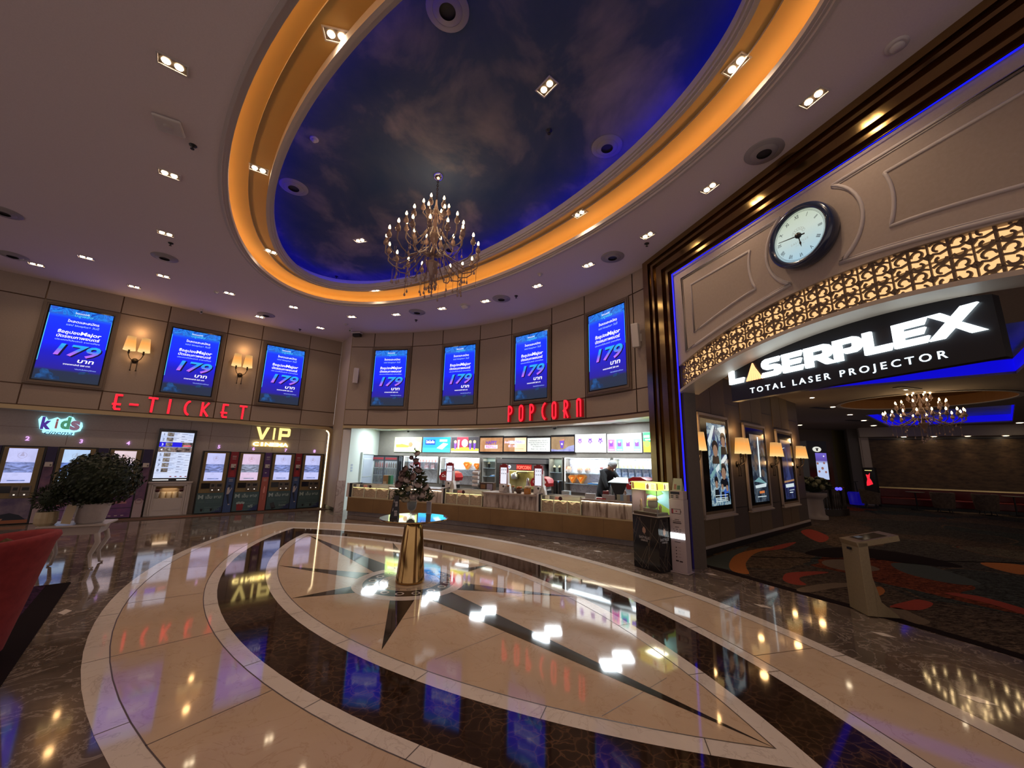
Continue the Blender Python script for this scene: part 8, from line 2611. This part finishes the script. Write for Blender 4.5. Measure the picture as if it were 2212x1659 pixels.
MB().box(-.50, .42, 0, .8, 0, ctop, M_BLACK).build('shaft', clm); MB().box(.421, .70, .1, .8, 0, ctop, mat('dim brown side', (.07, .045, .03), .6)).build('side_board', clm)
zb0, zb1 = zat(1797, 1037, cp), zat(1797, 979, cp)
mb = MB(); mb.rect(-.16, .36, zb0, zb1, -.006, m_emgrad('column screen', [(0, (.45, .55, .80)), (.6, (.50, .60, .85)), (.72, (.10, .06, .35)), (1, (.16, .12, .60))], zb0, zb1, 1.0))
for cx, cz, r in ((.1, .42, .06), (-.06, .3, .05), (.24, .28, .05), (.2, .62, .05), (-.1, .6, .05)):
    mb.lathe_y([(r, -.007), (r, -.009)], pm('face tone', (.32, .16, .14), .8), 10, cx, zb0 + cz * (zb1 - zb0))
mb.lathe_y([(.03, -.007), (.03, -.009)], pm('moon', (.9, .9, 1), 1.0), 10, .22, zb0 + .88 * (zb1 - zb0)); mb.build('screen', clm)
zo = zat(1785, 971, cp); mb = MB(); o = [(.19 * math.cos(2 * PI * k / 24), .11 * math.sin(2 * PI * k / 24) + zo) for k in range(24)]; mb.prism([(x - .06, z) for x, z in o], -.03, -.002, mat('oval sign white', (.9, .9, .85), .5, em=.75, emc=(.92, .95, .85)))
for dx, dz, r in ((-.10, .03, .03), (-.03, .03, .03), (-.07, -.03, .045)):
    mb.lathe_y([(r, -.031), (r, -.033)], M_BLACK, 10, dx, zo + dz, )
mb.build('oval_sign', clm)
fa, fbp = (FW2 - Vector((1.2, -.6, 0))), fl(1817, 1086); fd = (fbp - fa); FWf = Frame(fa.x, fa.y, math.atan2(fd.y, fd.x))
x0, z0 = FWf.wl(1744, 1036); x1, z1 = FWf.wl(1762, 987)
t = thing('poster_lightbox', 'small distant film poster with a pale standing figure, left of the black column', 'poster', FWf.w((x0 + x1) / 2, -.004, 0), FWf.a); X = abs(x1 - x0) / 2
MB().box(-X - .12, X + .12, -.05, -.002, z0 - .14, z1 + .14, M_BLACK).build('frame', t)
mb = MB(); mb.rect(-X, X, z0, z1, -.052, m_emnoise('distant poster grey', [(.4, (.01, .012, .02)), (.55, (.10, .12, .15)), (.7, (.35, .40, .45))], 4, .8)); mb.prism([(-.1 * X, z0 + .2), (.2 * X, z0 + .2), (.3 * X, z1 - .5), (0, z1 - .2), (-.3 * X, z1 - .5)], -.056, -.053, pm('grey figure', (.4, .42, .45), .7)); mb.rect(-X * .7, X * .7, z0 + .3, z0 + .45, -.057, pm('pale', (.55, .66, .68), 1.0)); mb.build('picture', t)
gd = (FW1 - FW0); GF = Frame(FW0.x, FW0.y, math.atan2(gd.y, gd.x))
x0, z0 = GF.wl(1873, 1058); x1, z1 = GF.wl(1893, 1010)
t = thing('wall_screen', 'black hall screen with a bright red torn shape on the grey wall', 'screen', GF.w((x0 + x1) / 2, -.004, 0), GF.a); X = abs(x1 - x0) / 2; h = z1 - z0
MB().box(-X, X, -.06, -.002, z0, z1, M_BLACKG).build('frame', t)
mb = MB(); mb.face([(u * X, -.062, z0 + v * h) for u, v in ((-.55, .2), (-.2, .22), (.5, .32), (.35, .45), (.1, .55), (.25, .78), (-.05, .68), (-.45, .70), (-.3, .5), (-.5, .35))], pm('scarlet', (.95, .02, .04), 1.0)); mb.rect(-.55 * X, .6 * X, z0 + .86 * h, z0 + .89 * h, -.062, pm('yellow print', (.8, .7, .25), .9)); mb.build('picture', t)
p = fl(1852, 1093); t = thing('mop_bucket', 'blue mop bucket with an upright handle against the yellow hall wall', 'bucket', p + Vector((0, 0, .008)), 0)
MB().lathe([(.25, .05), (.30, .55), (.26, .6), (.001, .6)], mat('blue plastic', (.02, .02, .40), .4, em=.12, emc=(.02, .01, 1)), 12).build('body', t); MB().tube([(0.1, 0, .6), (.06, 0, 1.05)], .02, M_BLACK, 8).tube([(-.1, 0, 1.05), (.18, 0, 1.06)], .018, M_BLACK, 8).build('handle', t)
for sx in (-1, 1):
    MB().tube([(sx * .15, -.04, .04), (sx * .15, .04, .04)], .04, M_BLACK, 10).build('wheel', t)
# banquette along the booth wall, tub chairs and small tables
M_LEATH = m_noise('oxblood leather', (.12, .012, .012), (.16, .018, .016), 8, .35); M_RAIL = mat('gold rail', (.55, .42, .20), .25, .9)
bt = thing('banquette', 'long oxblood banquette with a gold rail along the patterned wall of the hall', 'bench', BF.w(0, -.13, .008), BF.a)
MB().box(0, 15, -.62, 0, .12, .42, M_LEATH).build('seat', bt, bevel=.04); MB().box(0, 15, -.10, .0, .421, .80, M_LEATH).build('backrest', bt, bevel=.03); MB().box(0, 15, -.58, .0, 0, .119, M_BLACK).build('plinth', bt)
mb = MB(); mb.box(-.04, 15, -.12, .02, .801, .86, M_RAIL); mb.build('gold_rail', bt)
M_TUB = m_noise('brown patterned cloth', (.07, .045, .03), (.14, .10, .065), 10, .9)


def tubchair():
    t = thing('tub_chair', '', 'chair', (0, 0, 0), 0, 'brown tub chairs facing the banquette')
    mb = MB(); n = 20; vs = []
    for i in range(n + 1):
        a = -PI * .7 - PI / 2 + PI * 1.4 * i / n
        for r, z in ((.30, .16), (.36, .74), (.33, .77), (.27, .72), (.25, .40)):
            vs.append((r * math.cos(a), r * math.sin(a), z))
    mb.raw(vs, [(i * 5 + k, i * 5 + k + 1, (i + 1) * 5 + k + 1, (i + 1) * 5 + k) for i in range(n) for k in range(4)], M_TUB, True); mb.build('backrest', t)
    MB().lathe([(.26, .18), (.28, .38), (.24, .43), (.001, .44)], M_TUB, 20).build('seat', t)
    for k in range(4):
        a = PI / 4 + k * PI / 2; MB().tube([(.2 * math.cos(a), .2 * math.sin(a), .18), (.24 * math.cos(a), .24 * math.sin(a), 0)], .015, M_BLACK, 6).build('leg', t)
    return t


proto = tubchair()
CHL = ['brown tub chair at the left end of the banquette beside the cream pilaster', 'brown tub chair second from the left facing the banquette', 'brown tub chair left of the middle small table at the banquette', 'brown tub chair right of the middle small table at the banquette', 'brown tub chair nearest the right picture edge at the banquette']
for i, x in enumerate((-.45, 1.75, 2.9, 4.55, 6.2)):
    p = BF.w(x, -1.55, .008)
    if i == 0:
        proto.location = p; proto.rotation_euler = (0, 0, BF.a); proto['label'] = CHL[0]
    else:
        dup(proto, p, BF.a + .15 * (i % 3 - 1), CHL[i])


def cafetable():
    t = thing('cafe_table', '', 'table', (0, 0, 0), 0, 'small round tables at the banquette')
    MB().lathe([(.28, .70), (.30, .71), (.30, .725)], M_STEEL, 20).build('tabletop', t); MB().tube([(0, 0, .02), (0, 0, .70)], .025, M_BLACK, 8).build('stem', t); MB().lathe([(.20, 0), (.20, .015), (.03, .03)], M_BLACK, 16).build('foot', t)
    return t


proto = cafetable()
for i, (x, lab) in enumerate(((1.05, 'small round table at the left of the banquette'), (3.75, 'small round table in the middle of the banquette'), (6.95, 'small round table at the right picture edge by the banquette'))):
    p = BF.w(x, -1.15, .008)
    if i == 0:
        proto.location = p; proto['label'] = lab
    else:
        dup(proto, p, 0, lab)
# hall downlights
HLP = [(1754, 858.7, 'nearest the far end of the poster wall'), (1799, 878.6, 'second in the row running to the back of the hall'), (1836, 895.4, 'third in the row running to the back of the hall'), (1866, 908, 'fourth in the row running to the back of the hall'), (1887, 919, 'fifth in the row running to the back of the hall'), (1908, 928, 'last in the row, left of the patterned wall'), (1728, 918, 'just right of the end of the poster wall'), (1815, 938, 'above the black column'), (1959, 841, 'beside the ceiling vent left of the hall chandelier top'), (2118, 919, 'right of the hall chandelier in front of the patterned wall'), (2203, 913, 'at the right picture edge above the patterned wall'), (1842, 946, 'above the yellow wall')]
M_HBULB = mat('hall bulb', (1, .9, .7), .5, em=22.0, emc=(1, .82, .55)); a = None
for i, (px, py, lab) in enumerate(HLP):
    p = fl(px, py, HALL_Z); t = thing('hall_downlight', 'small dim hall downlight ' + lab, 'ceiling light', p, 0, 'small downlights of the hall')
    s = max(.7, p.length / 14)
    MB().lathe([(.06 * s, -.012), (.075 * s, -.002)], M_BEZEL, 14, cap=False).build('frame', t); MB().lathe([(.001, -.012), (.05 * s, -.01), (.055 * s, -.003)], M_HBULB, 12).build('bulb', t)
for i, px in enumerate((1948, 2012, 2084, 2165)):
    x = BF.wl(px, 940)[0]; p = BF.w(x, -.30, 3.098)
    t = thing('wall_washer', '%s wall washer light from the left above the patterned wall' % ORD[i], 'ceiling light', p, BF.a, 'wall washer lights above the patterned wall')
    MB().lathe([(.09, -.015), (.11, -.002)], M_BEZEL, 16, cap=False).build('frame', t); MB().lathe([(.001, -.014), (.08, -.012), (.085, -.003)], M_HBULB, 12).build('bulb', t)
    lamp('wall_washer_lamp', 'SPOT', (0, 0, -.04), 26, WARM, .04, (-.10, 0, 0), t, math.radians(70), .9)
for px, py, lab in ((1772, 881, 'dark slot vent in the hall ceiling beyond the sign'), (1844, 908, 'dark slot vent in the hall ceiling, middle of the row'), (1893, 928, 'dark slot vent in the hall ceiling, farthest of the row'), (1960, 838, 'dark square vent left of the hall chandelier')):
    p = fl(px, py, HALL_Z); t = thing('slot_vent', lab, 'air vent', p, .3, 'slot vents of the hall ceiling'); MB().box(-.35, .35, -.10, .10, -.015, -.002, M_VHOLE).build('frame', t)
